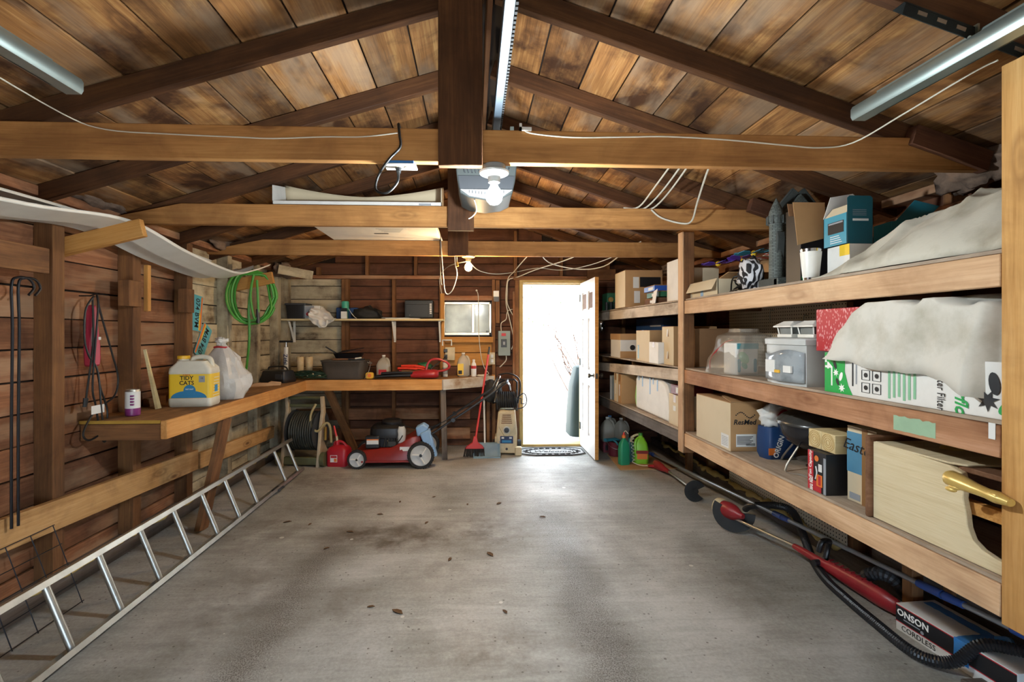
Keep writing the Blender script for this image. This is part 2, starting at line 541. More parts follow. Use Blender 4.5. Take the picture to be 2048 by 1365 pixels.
class MB:
    def __init__(self):
        self.v, self.f, self.mi = [], [], []
        self.cur = 0
    def add(self, vs, fs):
        o = len(self.v)
        self.v += [tuple(p) for p in vs]
        for f in fs:
            self.f.append(tuple(i + o for i in f))
            self.mi.append(self.cur)
        return self
    def bx(self, x0, x1, y0, y1, z0, z1):
        vs = [(x0, y0, z0), (x1, y0, z0), (x1, y1, z0), (x0, y1, z0), (x0, y0, z1), (x1, y0, z1), (x1, y1, z1), (x0, y1, z1)]
        return self.add(vs, [(0, 3, 2, 1), (4, 5, 6, 7), (0, 1, 5, 4), (1, 2, 6, 5), (2, 3, 7, 6), (3, 0, 4, 7)])
    def box(self, c, s, rot=None):
        m = Matrix.Translation(V(c)) @ (rot.to_matrix().to_4x4() if hasattr(rot, 'to_matrix') else (rot or Matrix.Identity(4)))
        o = len(self.v)
        self.bx(-s[0] / 2, s[0] / 2, -s[1] / 2, s[1] / 2, -s[2] / 2, s[2] / 2)
        for i in range(o, len(self.v)):
            self.v[i] = tuple(m @ V(self.v[i]))
        return self
    def bar(self, a, b, w, t, up=(0, 0, 1)):
        a, b = V(a), V(b)
        x = (b - a).normalized()
        y = V(up).cross(x)
        if y.length < 1e-6:
            y = V((0, 1, 0)).cross(x)
        y.normalize()
        z = x.cross(y)
        vs = []
        for p in (a, b):
            for sy, sz in ((-1, -1), (1, -1), (1, 1), (-1, 1)):
                vs.append(p + y * (sy * t / 2) + z * (sz * w / 2))
        return self.add(vs, [(3, 2, 1, 0), (4, 5, 6, 7), (0, 1, 5, 4), (1, 2, 6, 5), (2, 3, 7, 6), (3, 0, 4, 7)])
    def cyl(self, a, b, r0, r1=None, n=16, caps=True):
        a, b = V(a), V(b)
        r1 = r0 if r1 is None else r1
        d = (b - a).normalized()
        u = d.orthogonal().normalized()
        w = d.cross(u)
        vs = []
        for p, r in ((a, r0), (b, r1)):
            for i in range(n):
                t = 2 * PI * i / n
                vs.append(p + u * (r * math.cos(t)) + w * (r * math.sin(t)))
        fs = [(i, (i + 1) % n, n + (i + 1) % n, n + i) for i in range(n)]
        if caps:
            fs += [tuple(range(n - 1, -1, -1)), tuple(range(n, 2 * n))]
        return self.add(vs, fs)
    def tube(self, pts, r, n=8, closed=False, smooth=0, rfun=None):
        pts = smooth_path(pts, smooth, closed) if smooth else [V(p) for p in pts]
        m = len(pts)
        vs = []
        prev = None
        for i, p in enumerate(pts):
            if closed:
                d = pts[(i + 1) % m] - pts[i - 1]
            else:
                d = pts[min(i + 1, m - 1)] - pts[max(i - 1, 0)]
            if d.length < 1e-9:
                d = V((0, 0, 1))
            d.normalize()
            u = d.orthogonal().normalized() if prev is None else (prev - d * prev.dot(d))
            if u.length < 1e-6:
                u = d.orthogonal()
            u.normalize()
            prev = u
            w = d.cross(u)
            rr = rfun(i / max(m - 1, 1), i) if rfun else r
            for k in range(n):
                t = 2 * PI * k / n
                vs.append(p + u * (rr * math.cos(t)) + w * (rr * math.sin(t)))
        fs = []
        rng = m if closed else m - 1
        for i in range(rng):
            j = (i + 1) % m
            for k in range(n):
                fs.append((i * n + k, i * n + (k + 1) % n, j * n + (k + 1) % n, j * n + k))
        if not closed:
            fs += [tuple(range(n - 1, -1, -1)), tuple(range((m - 1) * n, m * n))]
        return self.add(vs, fs)
    def lathe(self, prof, c=(0, 0, 0), axis=(0, 0, 1), n=20, sx=1.0, sy=1.0):
        c = V(c)
        d = V(axis).normalized()
        u = d.orthogonal().normalized() if abs(d.z) < 0.99 else V((1, 0, 0))
        w = d.cross(u)
        vs, fs = [], []
        for r, z in prof:
            for k in range(n):
                t = 2 * PI * k / n
                vs.append(c + d * z + u * (r * sx * math.cos(t)) + w * (r * sy * math.sin(t)))
        for i in range(len(prof) - 1):
            for k in range(n):
                fs.append((i * n + k, i * n + (k + 1) % n, (i + 1) * n + (k + 1) % n, (i + 1) * n + k))
        if prof[0][0] > 1e-5 and prof[0] != prof[-1]:
            fs.append(tuple(range(n - 1, -1, -1)))
        if prof[-1][0] > 1e-5 and prof[0] != prof[-1]:
            fs.append(tuple(range((len(prof) - 1) * n, len(prof) * n)))
        return self.add(vs, fs)
    def prism(self, poly, o, u, v, w):
        """2d outline in the (u, v) plane at o, pushed along w"""
        o, u, v, w = V(o), V(u), V(v), V(w)
        n = len(poly)
        a = [o + u * x + v * y for x, y in poly]
        b = [p + w for p in a]
        fs = [tuple(range(n - 1, -1, -1)), tuple(range(n, 2 * n))]
        fs += [(i, (i + 1) % n, n + (i + 1) % n, n + i) for i in range(n)]
        return self.add(a + b, fs)
    def ball(self, c, r, s=(1, 1, 1), nu=14, nv=9):
        vs, fs = [], []
        for j in range(nv + 1):
            ph = PI * j / nv
            for i in range(nu):
                t = 2 * PI * i / nu
                vs.append((c[0] + r * s[0] * math.sin(ph) * math.cos(t), c[1] + r * s[1] * math.sin(ph) * math.sin(t), c[2] + r * s[2] * math.cos(ph)))
        for j in range(nv):
            for i in range(nu):
                fs.append((j * nu + i, (j + 1) * nu + i, (j + 1) * nu + (i + 1) % nu, j * nu + (i + 1) % nu))
        return self.add(vs, fs)
    def grid(self, fn, nu, nv):
        vs = [fn(i / nu, j / nv) for j in range(nv + 1) for i in range(nu + 1)]
        w = nu + 1
        fs = [(j * w + i, j * w + i + 1, (j + 1) * w + i + 1, (j + 1) * w + i) for j in range(nv) for i in range(nu)]
        return self.add(vs, fs)
    def loft(self, rings, caps=True):
        n = len(rings[0])
        vs = [p for r in rings for p in r]
        fs = []
        for i in range(len(rings) - 1):
            for k in range(n):
                fs.append((i * n + k, i * n + (k + 1) % n, (i + 1) * n + (k + 1) % n, (i + 1) * n + k))
        if caps:
            fs += [tuple(range(n - 1, -1, -1)), tuple(range((len(rings) - 1) * n, len(rings) * n))]
        return self.add(vs, fs)
    def build(self, name, mat, parent=None, bevel=0.0, solid=0.0, sharp=35, seg=2, subd=0):
        me = bpy.data.meshes.new(name)
        me.from_pydata(self.v, [], self.f)
        mats = mat if isinstance(mat, (list, tuple)) else [mat]
        for m in mats:
            me.materials.append(MATS[m])
        if len(mats) > 1:
            me.polygons.foreach_set('material_index', self.mi)
        me.update()
        import bmesh
        bm = bmesh.new()
        bm.from_mesh(me)
        bmesh.ops.recalc_face_normals(bm, faces=bm.faces)
        bm.to_mesh(me)
        bm.free()
        me.shade_smooth()
        me.set_sharp_from_angle(angle=math.radians(sharp))
        o = bpy.data.objects.new(name, me)
        COL.objects.link(o)
        if parent:
            o.parent = parent
        if solid:
            s = o.modifiers.new('solid', 'SOLIDIFY')
            s.thickness = solid
        if bevel:
            b = o.modifiers.new('bevel', 'BEVEL')
            b.width = bevel
            b.segments = seg
            b.limit_method = 'ANGLE'
            b.angle_limit = math.radians(40)
        if subd:
            s = o.modifiers.new('sub', 'SUBSURF')
            s.levels = s.render_levels = subd
        return o

def rr(w, h, r, n=4, cx=0, cy=0):
    """rounded rectangle outline"""
    out = []
    for qx, qy, a0 in ((w / 2 - r, h / 2 - r, 0), (-w / 2 + r, h / 2 - r, PI / 2), (-w / 2 + r, -h / 2 + r, PI), (w / 2 - r, -h / 2 + r, 1.5 * PI)):
        for k in range(n + 1):
            a = a0 + PI / 2 * k / n
            out.append((cx + qx + r * math.cos(a), cy + qy + r * math.sin(a)))
    return out

def tag(o, label, cat, group=None):
    o['label'] = label
    o['category'] = cat
    if group:
        o['group'] = group
    return o

def thing(name, label, cat, loc=(0, 0, 0), rz=0.0, group=None):
    o = bpy.data.objects.new(name, None)
    o.empty_display_size = 0.1
    COL.objects.link(o)
    o.location = loc
    o.rotation_euler = (0, 0, rz)
    return tag(o, label, cat, group)

def struct(o):
    o['kind'] = 'structure'
    return o

def board(name, a, b, w, t, mat, parent=None, up=(0, 0, 1), bevel=0.003):
    """one length of timber from a to b: local X runs along it, w is its size along 'up', t across"""
    a, b = V(a), V(b)
    x = (b - a)
    L = x.length
    x.normalize()
    y = V(up).cross(x).normalized()
    z = x.cross(y)
    m = MB().bx(-L / 2, L / 2, -t / 2, t / 2, -w / 2, w / 2)
    o = m.build(name, mat, parent, bevel=bevel, seg=1)
    mt = Matrix((x, y, z)).transposed().to_4x4()
    mt.translation = (a + b) / 2
    o.matrix_local = mt
    return o

def text(name, s, size, parent, o, u, v, mat, align='CENTER', bold=0.0, squeeze=1.0, shear=0.0):
    cu = bpy.data.curves.new(name, 'FONT')
    cu.body = s
    cu.size = size
    cu.align_x = align
    cu.align_y = 'CENTER'
    cu.offset = bold
    cu.shear = shear
    cu.extrude = 0.0004
    cu.resolution_u = 2
    tmp = bpy.data.objects.new(name, cu)
    COL.objects.link(tmp)
    bpy.context.view_layer.update()
    me = bpy.data.meshes.new_from_object(tmp.evaluated_get(bpy.context.evaluated_depsgraph_get()))
    bpy.data.objects.remove(tmp)
    me.name = name
    me.materials.clear()
    me.materials.append(MATS[mat])
    ob = bpy.data.objects.new(name, me)
    COL.objects.link(ob)
    if parent:
        ob.parent = parent
    u = V(u).normalized()
    v = V(v).normalized()
    w = u.cross(v)
    mt = Matrix((u * squeeze, v, w)).transposed().to_4x4()
    mt.translation = V(o) + w * 0.0008
    ob.matrix_local = mt
    return ob

def decal(name, parent, o, u, v, w, h, mat, thick=0.0008, poly=None):
    """thin printed sheet centred on o in the (u, v) plane"""
    u, v = V(u).normalized(), V(v).normalized()
    n = u.cross(v)
    p = poly or [(-w / 2, -h / 2), (w / 2, -h / 2), (w / 2, h / 2), (-w / 2, h / 2)]
    return MB().prism(p, o, u, v, n * thick).build(name, mat, parent)
# ------------------------------------------------------------------ the garage itself
FLOOR = struct(MB().bx(-2.6, 2.6, -2.0, 6.30, -0.12, 0.0).build('floor', 'concrete'))
GROUND = struct(MB().bx(-9, 9, -14, -2.0, -0.2, -0.03).bx(-9, 9, 6.30, 16, -0.2, -0.05).build('ground', 'ext_ground'))

def rl(x):
    return 2.155 + 0.31 * (x + 2.14)
def rrgt(x):
    return 2.155 + 0.325 * (2.17 - x)
FRONT_FILL_GAP = 0.78  # gap under the unseen front door, sized for fill light
BULB_COOL = 95
BULB_WARM = 60
RX = 0.066
RZ = rl(RX)
rows_h = 0.168

# left wall: backing, boards, studs, plates
WL = struct(MB().bx(-2.44, -2.395, -2.0, 6.30, 0, 2.22).build('wall_left', 'backing'))
rnd = random.Random(3)
for i in range(13):
    z0 = i * rows_h + 0.004
    z1 = min((i + 1) * rows_h - 0.004, 2.19)
    for (y0, y1, mt) in ((0.6, 2.14, 'siding_brown'), (2.15, 3.985, 'siding_brown'), (3.995, 6.19, 'siding_white')):
        dx = rnd.uniform(-0.004, 0.004)
        zz = (z0 + z1) / 2 + rnd.uniform(-0.002, 0.002)
        board('plank', (-2.382 + dx, y0 + rnd.uniform(0, .006), zz), (-2.382 + dx + rnd.uniform(-.003, .003), y1, zz), z1 - z0, 0.024, mt, WL)
for k, y in enumerate((1.55, 2.16, 2.77, 3.39, 4.00, 4.64, 5.25, 5.80)):
    board('stud', (-2.32, y, 0.09), (-2.32, y, 2.148), 0.08, 0.10, 'stud_white' if y > 4.2 else 'stud_timber', WL, up=(0, 1, 0))
board('top_plate', (-2.32, 0.6, 2.176), (-2.32, 6.18, 2.176), 0.052, 0.10, 'siding_brown', WL)
board('sill_plate', (-2.31, 0.6, 0.045), (-2.31, 6.18, 0.045), 0.09, 0.11, 'weathered_board', WL)
board('rail', (-2.25, 1.3, 0.508), (-2.25, 4.05, 0.405), 0.16, 0.038, 'rail_board', WL)
board('rail', (-2.25, 4.08, 0.385), (-2.25, 5.55, 0.325), 0.13, 0.038, 'rail_board', WL)
# blocks nailed on the studs and the arms that carry the vinyl strips
board('block', (-2.255, 3.30, 1.775), (-2.255, 3.30, 1.605), 0.12, 0.07, 'stud_timber', WL, up=(0, 1, 0))
board('block', (-2.255, 3.925, 1.775), (-2.255, 3.925, 1.59), 0.10, 0.07, 'stud_timber', WL, up=(0, 1, 0))
board('block', (-2.255, 3.47, 1.90), (-2.255, 3.47, 1.58), 0.035, 0.03, 'stud_fresh', WL, up=(0, 1, 0))
board('block', (-2.34, 2.85, 1.88), (-2.34, 2.85, 1.68), 0.035, 0.03, 'stud_fresh', WL, up=(0, 1, 0))
board('arm', (-2.34, 2.83, 1.90), (-1.86, 2.83, 2.025), 0.10, 0.038, 'stud_fresh', WL)
board('arm', (-2.34, 4.70, 1.86), (-1.90, 4.70, 1.955), 0.11, 0.038, 'stud_fresh', WL)
board('ledge_board', (-2.19, 1.9, 1.80), (-2.19, 2.60, 1.80), 0.13, 0.03, 'stud_timber', WL)
board('corner_post', (-2.31, 6.08, 0.0), (-2.31, 6.08, 2.148), 0.09, 0.1, 'stud_white', WL, up=(0, 1, 0))
mb = MB()
r2 = random.Random(11)
pts = [(-2.255 + r2.uniform(-.008, .008), 1.6 + i * 0.06, 0.095 + r2.uniform(-.012, .012)) for i in range(66)]
mb.tube(pts, 0.014, 7, rfun=lambda u, i: 0.005 + 0.014 * abs(noise.noise(V((i * .37, 2, 3)))) * 2.0)
mb.build('foam_bead', 'foam', WL, sharp=180)

# right wall
WR = struct(MB().bx(2.41, 2.46, -2.0, 6.30, 0, 2.22).build('wall_right', 'backing'))
for i in range(13):
    z0 = i * rows_h + 0.004
    z1 = min((i + 1) * rows_h - 0.004, 2.19)
    for (y0, y1) in ((0.6, 3.04), (3.05, 6.19)):
        zz = (z0 + z1) / 2
        board('plank', (2.395, y0, zz), (2.395 + rnd.uniform(-.004, .004), y1, zz), z1 - z0, 0.024, 'siding_dark', WR)
for y in (1.05, 1.66, 2.27, 2.88, 3.49, 4.10, 4.71, 5.32, 5.9):
    board('stud', (2.345, y, 0.09), (2.345, y, 2.13), 0.045, 0.09, 'stud_timber', WR, up=(0, 1, 0))
board('top_plate', (2.34, 0.6, 2.155), (2.34, 6.18, 2.155), 0.045, 0.095, 'siding_brown', WR)
board('brace', (2.30, 0.8, 2.02), (2.30, 6.1, 2.02), 0.07, 0.03, 'siding_brown', WR)
board('sill_plate', (2.33, 0.6, 0.045), (2.33, 6.18, 0.045), 0.09, 0.11, 'weathered_board', WR)
pg = MB().bx(2.291, 2.297, 2.90, 4.28, 0.05, 1.68).build('pegboard_panel', 'pegboard', WR)
for y, z in ((3.62, 1.60), (3.24, 1.55), (2.98, 1.62), (3.9, .35), (3.55, .33), (3.15, .32)):
    MB().tube([(2.289, y, z), (2.262, y, z + .004), (2.255, y, z - .01), (2.255, y, z - .085)], 0.0035, 6).build('peg_hook', 'galvanised', WR)
mb = MB()
pts = [(2.26 + r2.uniform(-.012, .012), 2.9 + i * 0.05, 0.105 + r2.uniform(-.015, .015)) for i in range(58)]
mb.tube(pts, 0.02, 8, rfun=lambda u, i: 0.010 + 0.022 * abs(noise.noise(V((i * .43, 7, 1)))) * 2.0)
mb.build('foam_bead', 'foam', WR, sharp=180)

# back wall with its door opening and window opening
DX0, DX1, DZ = 0.61, 1.36, 2.055
WX0, WX1, WZ0, WZ1 = -0.39, 0.215, 1.40, 1.815
mb = MB()
mb.bx(-2.44, WX0, 6.215, 6.26, 0, 2.16).bx(WX1, DX0 - .03, 6.215, 6.26, 0, 2.16).bx(WX0, WX1, 6.215, 6.26, 0, WZ0).bx(WX0, WX1, 6.215, 6.26, WZ1, 2.16)
mb.bx(DX0 - .03, DX1 + .03, 6.215, 6.26, DZ + .03, 2.16).bx(DX1 + .03, 2.44, 6.215, 6.26, 0, 2.16)
mb.prism([(-2.44, 2.16), (2.44, 2.16), (2.44, 2.2), (RX, RZ + 0.12), (-2.44, 2.2)], (0, 6.215, 0), (1, 0, 0), (0, 0, 1), (0, 0.045, 0))
WB = struct(mb.build('wall_back', 'backing'))
for i in range(13):
    z0 = i * rows_h + 0.004
    z1 = min((i + 1) * rows_h - 0.004, 2.11)
    zz = (z0 + z1) / 2
    segs = [(-2.37, -1.60, 'siding_white'), (-1.59, -0.41, 'siding_dark')]
    if z1 > WZ0 + 0.02 and z0 < WZ1 - 0.02:
        pass
    elif z1 <= WZ0 + 0.03 and z0 > 0.9:
        segs.append((-0.40, 0.23, 'stud_fresh'))
    else:
        segs.append((-0.40, 0.23, 'siding_dark'))
    segs += [(0.24, 0.565, 'siding_dark'), (1.40, 2.37, 'siding_dark')]
    for x0, x1, mt in segs:
        board('plank', (x0, 6.204 + rnd.uniform(-.003, .003), zz), (x1, 6.204, zz), z1 - z0, 0.022, mt, WB)
for i in range(5):
    z0 = 2.16 + i * 0.15
    z1 = z0 + 0.144
    zm = z1
    xa = max(-2.3, (zm - 2.24 - .09) / 0.31 - 2.14)
    xb = min(2.3, 2.17 - (zm - 2.24 - .09) / 0.325)
    if xb - xa > 0.3:
        board('plank', (xa, 6.204, (z0 + z1) / 2), (xb, 6.204, (z0 + z1) / 2), z1 - z0, 0.022, 'siding_dark', WB)
board('top_plate', (-2.3, 6.145, 2.122), (2.3, 6.145, 2.122), 0.045, 0.095, 'siding_brown', WB)
for x, mt in ((-1.62, 'stud_timber'), (-1.575, 'stud_timber'), (-1.0, 'stud_timber'), (-0.415, 'stud_timber'), (0.245, 'stud_timber'), (1.9, 'stud_timber')):
    board('stud', (x, 6.15, 0.0), (x, 6.15, 2.098), 0.042, 0.085, mt, WB, up=(1, 0, 0))
board('stud', (-0.395, 6.10, 0.95), (-0.395, 6.10, 1.92), 0.05, 0.04, 'stud_fresh', WB, up=(1, 0, 0))
for x in (-1.93, -1.33, -0.73, 0.52, 1.10, 1.7):
    board('gable_stud', (x, 6.15, 2.146), (x, 6.15, (rl(x) if x < RX else rrgt(x)) + 0.02), 0.04, 0.085, 'stud_timber', WB, up=(1, 0, 0))
board('window_sill_board', (-0.42, 6.13, 1.345), (0.24, 6.13, 1.345), 0.07, 0.06, 'stud_fresh', WB)
board('window_head_board', (-0.42, 6.14, 1.865), (0.24, 6.14, 1.865), 0.06, 0.06, 'siding_brown', WB)
board('girt', (-2.2, 6.13, 0.42), (-0.05, 6.13, 0.42), 0.14, 0.03, 'siding_brown', WB)
board('girt', (-2.2, 6.13, 0.17), (-0.05, 6.13, 0.17), 0.14, 0.03, 'siding_brown', WB)
board('side_board', (0.295, 6.10, 1.55), (0.295, 6.10, 2.09), 0.05, 0.03, 'stud_timber', WB, up=(1, 0, 0))
board('scrap_board', (1.42, 6.07, 2.17), (1.78, 6.07, 2.17), 0.12, 0.03, 'stud_timber', WB)

# window in the back wall
W1 = thing('window_1', 'aluminium sliding window with dusty panes above the rear workbench', 'window')
del W1['label'], W1['category']
struct(W1)
mb = MB()
for x0, x1, z0, z1 in ((WX0, WX1, WZ1 - .028, WZ1), (WX0, WX1, WZ0, WZ0 + .035), (WX0, WX0 + .028, WZ0, WZ1), (WX1 - .028, WX1, WZ0, WZ1)):
    mb.bx(x0, x1, 6.10, 6.20, z0, z1)
mb.build('window_frame', 'aluminium', W1, bevel=.003)
MB().bx(-0.03, 0.005, 6.125, 6.16, WZ0 + .03, WZ1 - .02).build('meeting_rail', 'aluminium', W1, bevel=.003)
MB().bx(WX0 + .02, -0.01, 6.150, 6.154, WZ0 + .03, WZ1 - .02).build('pane', 'dusty_glass', W1)
MB().bx(-0.01, WX1 - .02, 6.138, 6.142, WZ0 + .03, WZ1 - .02).build('pane', 'dusty_glass', W1)
MB().bx(0.15, 0.18, 6.115, 6.14, WZ0 + .03, WZ0 + .055).build('latch', 'dark_knob', W1, bevel=.004)

# door frame and open door leaf
T1 = struct(MB().bx(DX0 - .045, DX0, 6.08, 6.26, 0, DZ + .04).bx(DX1, DX1 + .045, 6.08, 6.26, 0, DZ + .04).bx(DX0, DX1, 6.08, 6.26, DZ, DZ + .04).bx(DX0, DX0 + .012, 6.16, 6.2, 0, DZ).bx(DX0, DX1, 6.16, 6.2, DZ - .012, DZ).build('trim_1', 'trim_yellow', bevel=.003))
board('jamb_stud', (DX0 - .075, 6.09, 0.0), (DX0 - .075, 6.09, 2.09), 0.05, 0.06, 'stud_timber', T1, up=(1, 0, 0))
board('jamb_stud', (DX0 - .105, 6.12, 0.0), (DX0 - .105, 6.12, 1.95), 0.04, 0.05, 'siding_brown', T1, up=(1, 0, 0))
board('door_header', (DX0 - .12, 6.075, 2.105), (DX1 + .1, 6.075, 2.105), 0.03, 0.04, 'stud_timber', T1)
board('threshold', (DX0, 6.16, 0.015), (DX1, 6.16, 0.015), 0.03, 0.16, 'trim_yellow', T1)
D1 = struct(thing('door_1', 'x', 'x', (1.357, 6.085, 0.02), 0.0))
del D1['label'], D1['category']
# leaf stands at right angles to the wall: it runs towards -Y from its hinges, its face looks towards -X
LW, LH, LT = 0.745, 2.03, 0.042
xs0, xs1 = -0.021, 0.021
mb = MB()
st = 0.10
cuts_z = [(0.20, 0.80), (0.98, 1.58), (1.68, 1.90)]
cuts_y = [(-LW + st, -LW / 2 - 0.035), (-LW / 2 + 0.035, -st)]
mb.bx(xs0 + .016, xs1 - .016, -LW + .05, -.05, 0.05, LH - .05)
mb.bx(xs0, xs1, -LW, -LW + st, 0, LH).bx(xs0, xs1, -st, 0, 0, LH).bx(xs0, xs1, -LW / 2 - .035, -LW / 2 + .035, 0, LH)
zprev = 0
for z0, z1 in cuts_z + [(LH, LH)]:
    for y0, y1 in cuts_y:
        mb.bx(xs0, xs1, y0, y1, zprev, z0)
    zprev = z1
leaf = mb.build('leaf', 'door_white', D1)
for j, (z0, z1) in enumerate(cuts_z):
    for y0, y1 in cuts_y:
        if j < 2:
            MB().bx(xs0 + .006, xs1 - .006, y0 + .035, y1 - .035, z0 + .035, z1 - .035).build('panel', 'door_white', D1, bevel=.008)
        else:
            MB().bx(-.010, .010, y0 + .02, y1 - .02, z0 + .02, z1 - .02).build('pane', 'dark_edge', D1)
MB().bx(xs0 + .001, xs1 - .001, -LW - .003, -LW, 0, LH).build('edge_strip', 'stud_fresh', D1)
for sgn in (-1, 1):
    MB().lathe([(.032, 0), (.032, .006), (.012, .01), (.011, .03), (.024, .04), (.028, .052), (.022, .064), (0, .068)], (sgn * .021, -LW + .065, 0.93), (sgn, 0, 0), 16).build('knob', 'dark_knob', D1)
MB().bx(-.011, .011, -LW - .006, -LW - .003, .90, .96).build('latch_plate', 'dark_knob', D1)
for z in (.2, 1.0, 1.8):
    MB().bx(-.024, -.016, -.04, 0.0, z, z + .09).cyl((-.026, 0, z), (-.026, 0, z + .09), .006, n=8).build('hinge', 'dark_knob', D1)

# roof: deck planks, rafters, tie beams, hangers, ridge
CE = struct(MB().prism([(-2.55, rl(-2.55) + .125), (RX, RZ + .125), (2.55, rrgt(2.55) + .125), (2.55, rrgt(2.55) + .15), (RX, RZ + .15), (-2.55, rl(-2.55) + .15)], (0, -2.0, 0), (1, 0, 0), (0, 0, 1), (0, 8.3, 0)).build('ceiling', 'backing'))
RY = [2.055 + 0.61 * k for k in range(-4, 7)]
cl, cr = math.hypot(1, .31), math.hypot(1, .325)
r3 = random.Random(21)
for side in (0, 1):
    if side == 0:
        d = V((1, 0, .31)).normalized()
        nrm = V((-.31, 0, 1)).normalized()
        start = V((-2.50, 0, rl(-2.50)))
        L = (RX + 2.50) * cl
    else:
        d = V((-1, 0, .325)).normalized()
        nrm = V((.325, 0, 1)).normalized()
        start = V((2.50, 0, rrgt(2.50)))
        L = (2.50 - RX) * cr
    s = 0.0
    j = 0
    while s < L - 0.02:
        w = min(r3.uniform(0.20, 0.262), L - s)
        if w < .06:
            break
        ys = [-0.42]
        k = r3.choice((2, 3, 4))
        while k < len(RY) - 1:
            ys.append(RY[k])
            k += r3.choice((2, 3, 4, 5))
        ys.append(6.2)
        for a, b in zip(ys[:-1], ys[1:]):
            c = start + d * (s + w / 2) + nrm * (.093 + .011 + r3.uniform(-.0015, .003))
            board('roof_plank', (c.x, a + .003, c.z), (c.x, b - .003, c.z), w - .007, 0.020, 'roof_plank', CE, up=tuple(d))
        s += w
        j += 1
for y in RY:
    for side in (0, 1):
        if side == 0:
            a, b = V((-2.44, y, rl(-2.44))), V((RX - .02, y, rl(RX - .02)))
            nrm = V((-.31, 0, 1)).normalized()
        else:
            a, b = V((2.44, y, rrgt(2.44))), V((RX + .02, y, rrgt(RX + .02)))
            nrm = V((.325, 0, 1)).normalized()
        off = nrm * 0.046
        board('rafter', a + off, b + off, 0.089, 0.042, 'rafter_timber', CE, up=tuple(nrm))
board('ridge_board', (RX, -2.0, RZ + .035), (RX, 6.2, RZ + .035), 0.14, 0.024, 'rafter_timber', CE)

def tie(y, zb, zt):
    """tie beam, its two ends cut to the slope of the rafters"""
    zl = rl(-2.40)
    xa = (zt - 2.155) / .31 - 2.14
    xb = 2.17 - (zt - 2.155) / .325
    poly = [(-2.36, zb), (2.34, zb), (2.36, zb + .03), (xb + .1, zt), (xa - .1, zt), (-2.38, zb + .03)]
    m = MB()
    m.prism([(p[0], p[1] - (zb + zt) / 2) for p in poly], (0, -.019, 0), (1, 0, 0), (0, 0, 1), (0, .038, 0))
    o = m.build('tie_beam', 'beam_timber', CE, bevel=.003, seg=1)
    o.location = (0, y, (zb + zt) / 2)
for y in (2.013, 3.234, 4.449):
    tie(y, 2.130, 2.266)
for y, x0, x1, zb in ((1.974, -.144, .034, 2.104), (3.195, -.172, -.001, 2.100), (4.41, -.236, -.052, 2.125)):
    board('hanger', ((x0 + x1) / 2, y, zb), ((x0 + x1) / 2, y, rl((x0 + x1) / 2) + .05), x1 - x0, 0.038, 'rafter_timber', CE, up=(1, 0, 0))
board('rafter_block', (1.86, 2.0, rrgt(1.86) + .02), (2.20, 2.0, rrgt(2.20) + .02), 0.089, 0.05, 'siding_dark', CE, up=(.3, 0, .95))
board('rafter_block', (1.83, 3.16, rrgt(1.83) + .02), (2.15, 3.16, rrgt(2.15) + .02), 0.089, 0.05, 'siding_dark', CE, up=(.3, 0, .95))

# front of the garage, behind the camera: wall beside the big door, the unseen sectional door, left raised by a gap added for fill light
mb = MB()
mb.bx(-2.44, -1.55, -2.0, -1.9, 0, 2.2).bx(1.75, 2.44, -2.0, -1.9, 0, 2.2)
mb.prism([(-2.44, 2.12), (2.44, 2.12), (2.44, 2.2), (RX, RZ + 0.12), (-2.44, 2.2)], (0, -2.0, 0), (1, 0, 0), (0, 0, 1), (0, 0.1, 0))
WF = struct(mb.build('wall_front', 'siding_dark'))
D2 = struct(MB().bx(-1.55, 1.75, -1.94, -1.90, FRONT_FILL_GAP, 2.13).build('door_2', 'vinyl_white'))

# outside the back door: a pale wall, ground and shrubs in full daylight
WE = struct(MB().bx(-3, 6, 9.0, 9.1, -0.05, 3.4).build('wall_outside', 'ext_siding'))
for i in range(19):
    board('clapboard', (-3, 8.985, 0.1 + i * .18), (6, 8.985, 0.1 + i * .18), 0.176, 0.02, 'ext_siding', WE, up=(0, -.08, 1))
X3, Y3, Z3 = (1, 0, 0), (0, 1, 0), (0, 0, 1)
NX, NY = (-1, 0, 0), (0, -1, 0)
# ------------------------------------------------------------------ lamps on the tie beams
def bulb_lamp(label, loc, glowmat, col, watts, rad, holder='light_grey_plastic', box=True):
    t = thing('ceiling_lamp', label, 'lamp', loc, 0, 'bare bulbs under the tie beams')
    m = MB()
    if box:
        m.cyl((0, 0, 0), (0, 0, -.028), .048, n=20)
        m.build('junction_box', 'grey_plastic', t, bevel=.003)
        z = -.028
    else:
        z = 0
    MB().lathe([(.062, z), (.060, z - .008), (.050, z - .014), (.026, z - .022), (.024, z - .045), (0, z - .045)], n=24).build('lampholder', holder, t)
    zb = z - .045
    MB().cyl((0, 0, zb + .012), (0, 0, zb - .012), .0135, n=12).build('bulb_cap', 'light_grey_plastic', t)
    MB().lathe([(.0135, zb - .006), (.018, zb - .018), (.030, zb - .036), (.035, zb - .056), (.031, zb - .075), (.018, zb - .088), (0, zb - .092)], n=24).build('bulb', glowmat, t)
    ld = bpy.data.lights.new('bulb_light', 'POINT')
    ld.energy = watts
    ld.color = col
    ld.shadow_soft_size = rad
    lo = bpy.data.objects.new('bulb_light', ld)
    COL.objects.link(lo)
    lo.parent = t
    lo.location = (0, 0, zb - .135)
    return t
bulb_lamp('white lampholder with a lit cool white bulb in front of the door opener', (.083, 2.022, 2.130), 'bulb_cool', (.86, .95, 1.0), BULB_COOL, .035)
bulb_lamp('small lampholder with a lit warm yellow bulb near the rear wall', (-.052, 4.449, 2.130), 'bulb_warm', (1.0, .68, .36), BULB_WARM, .035, 'cream_plastic', False)

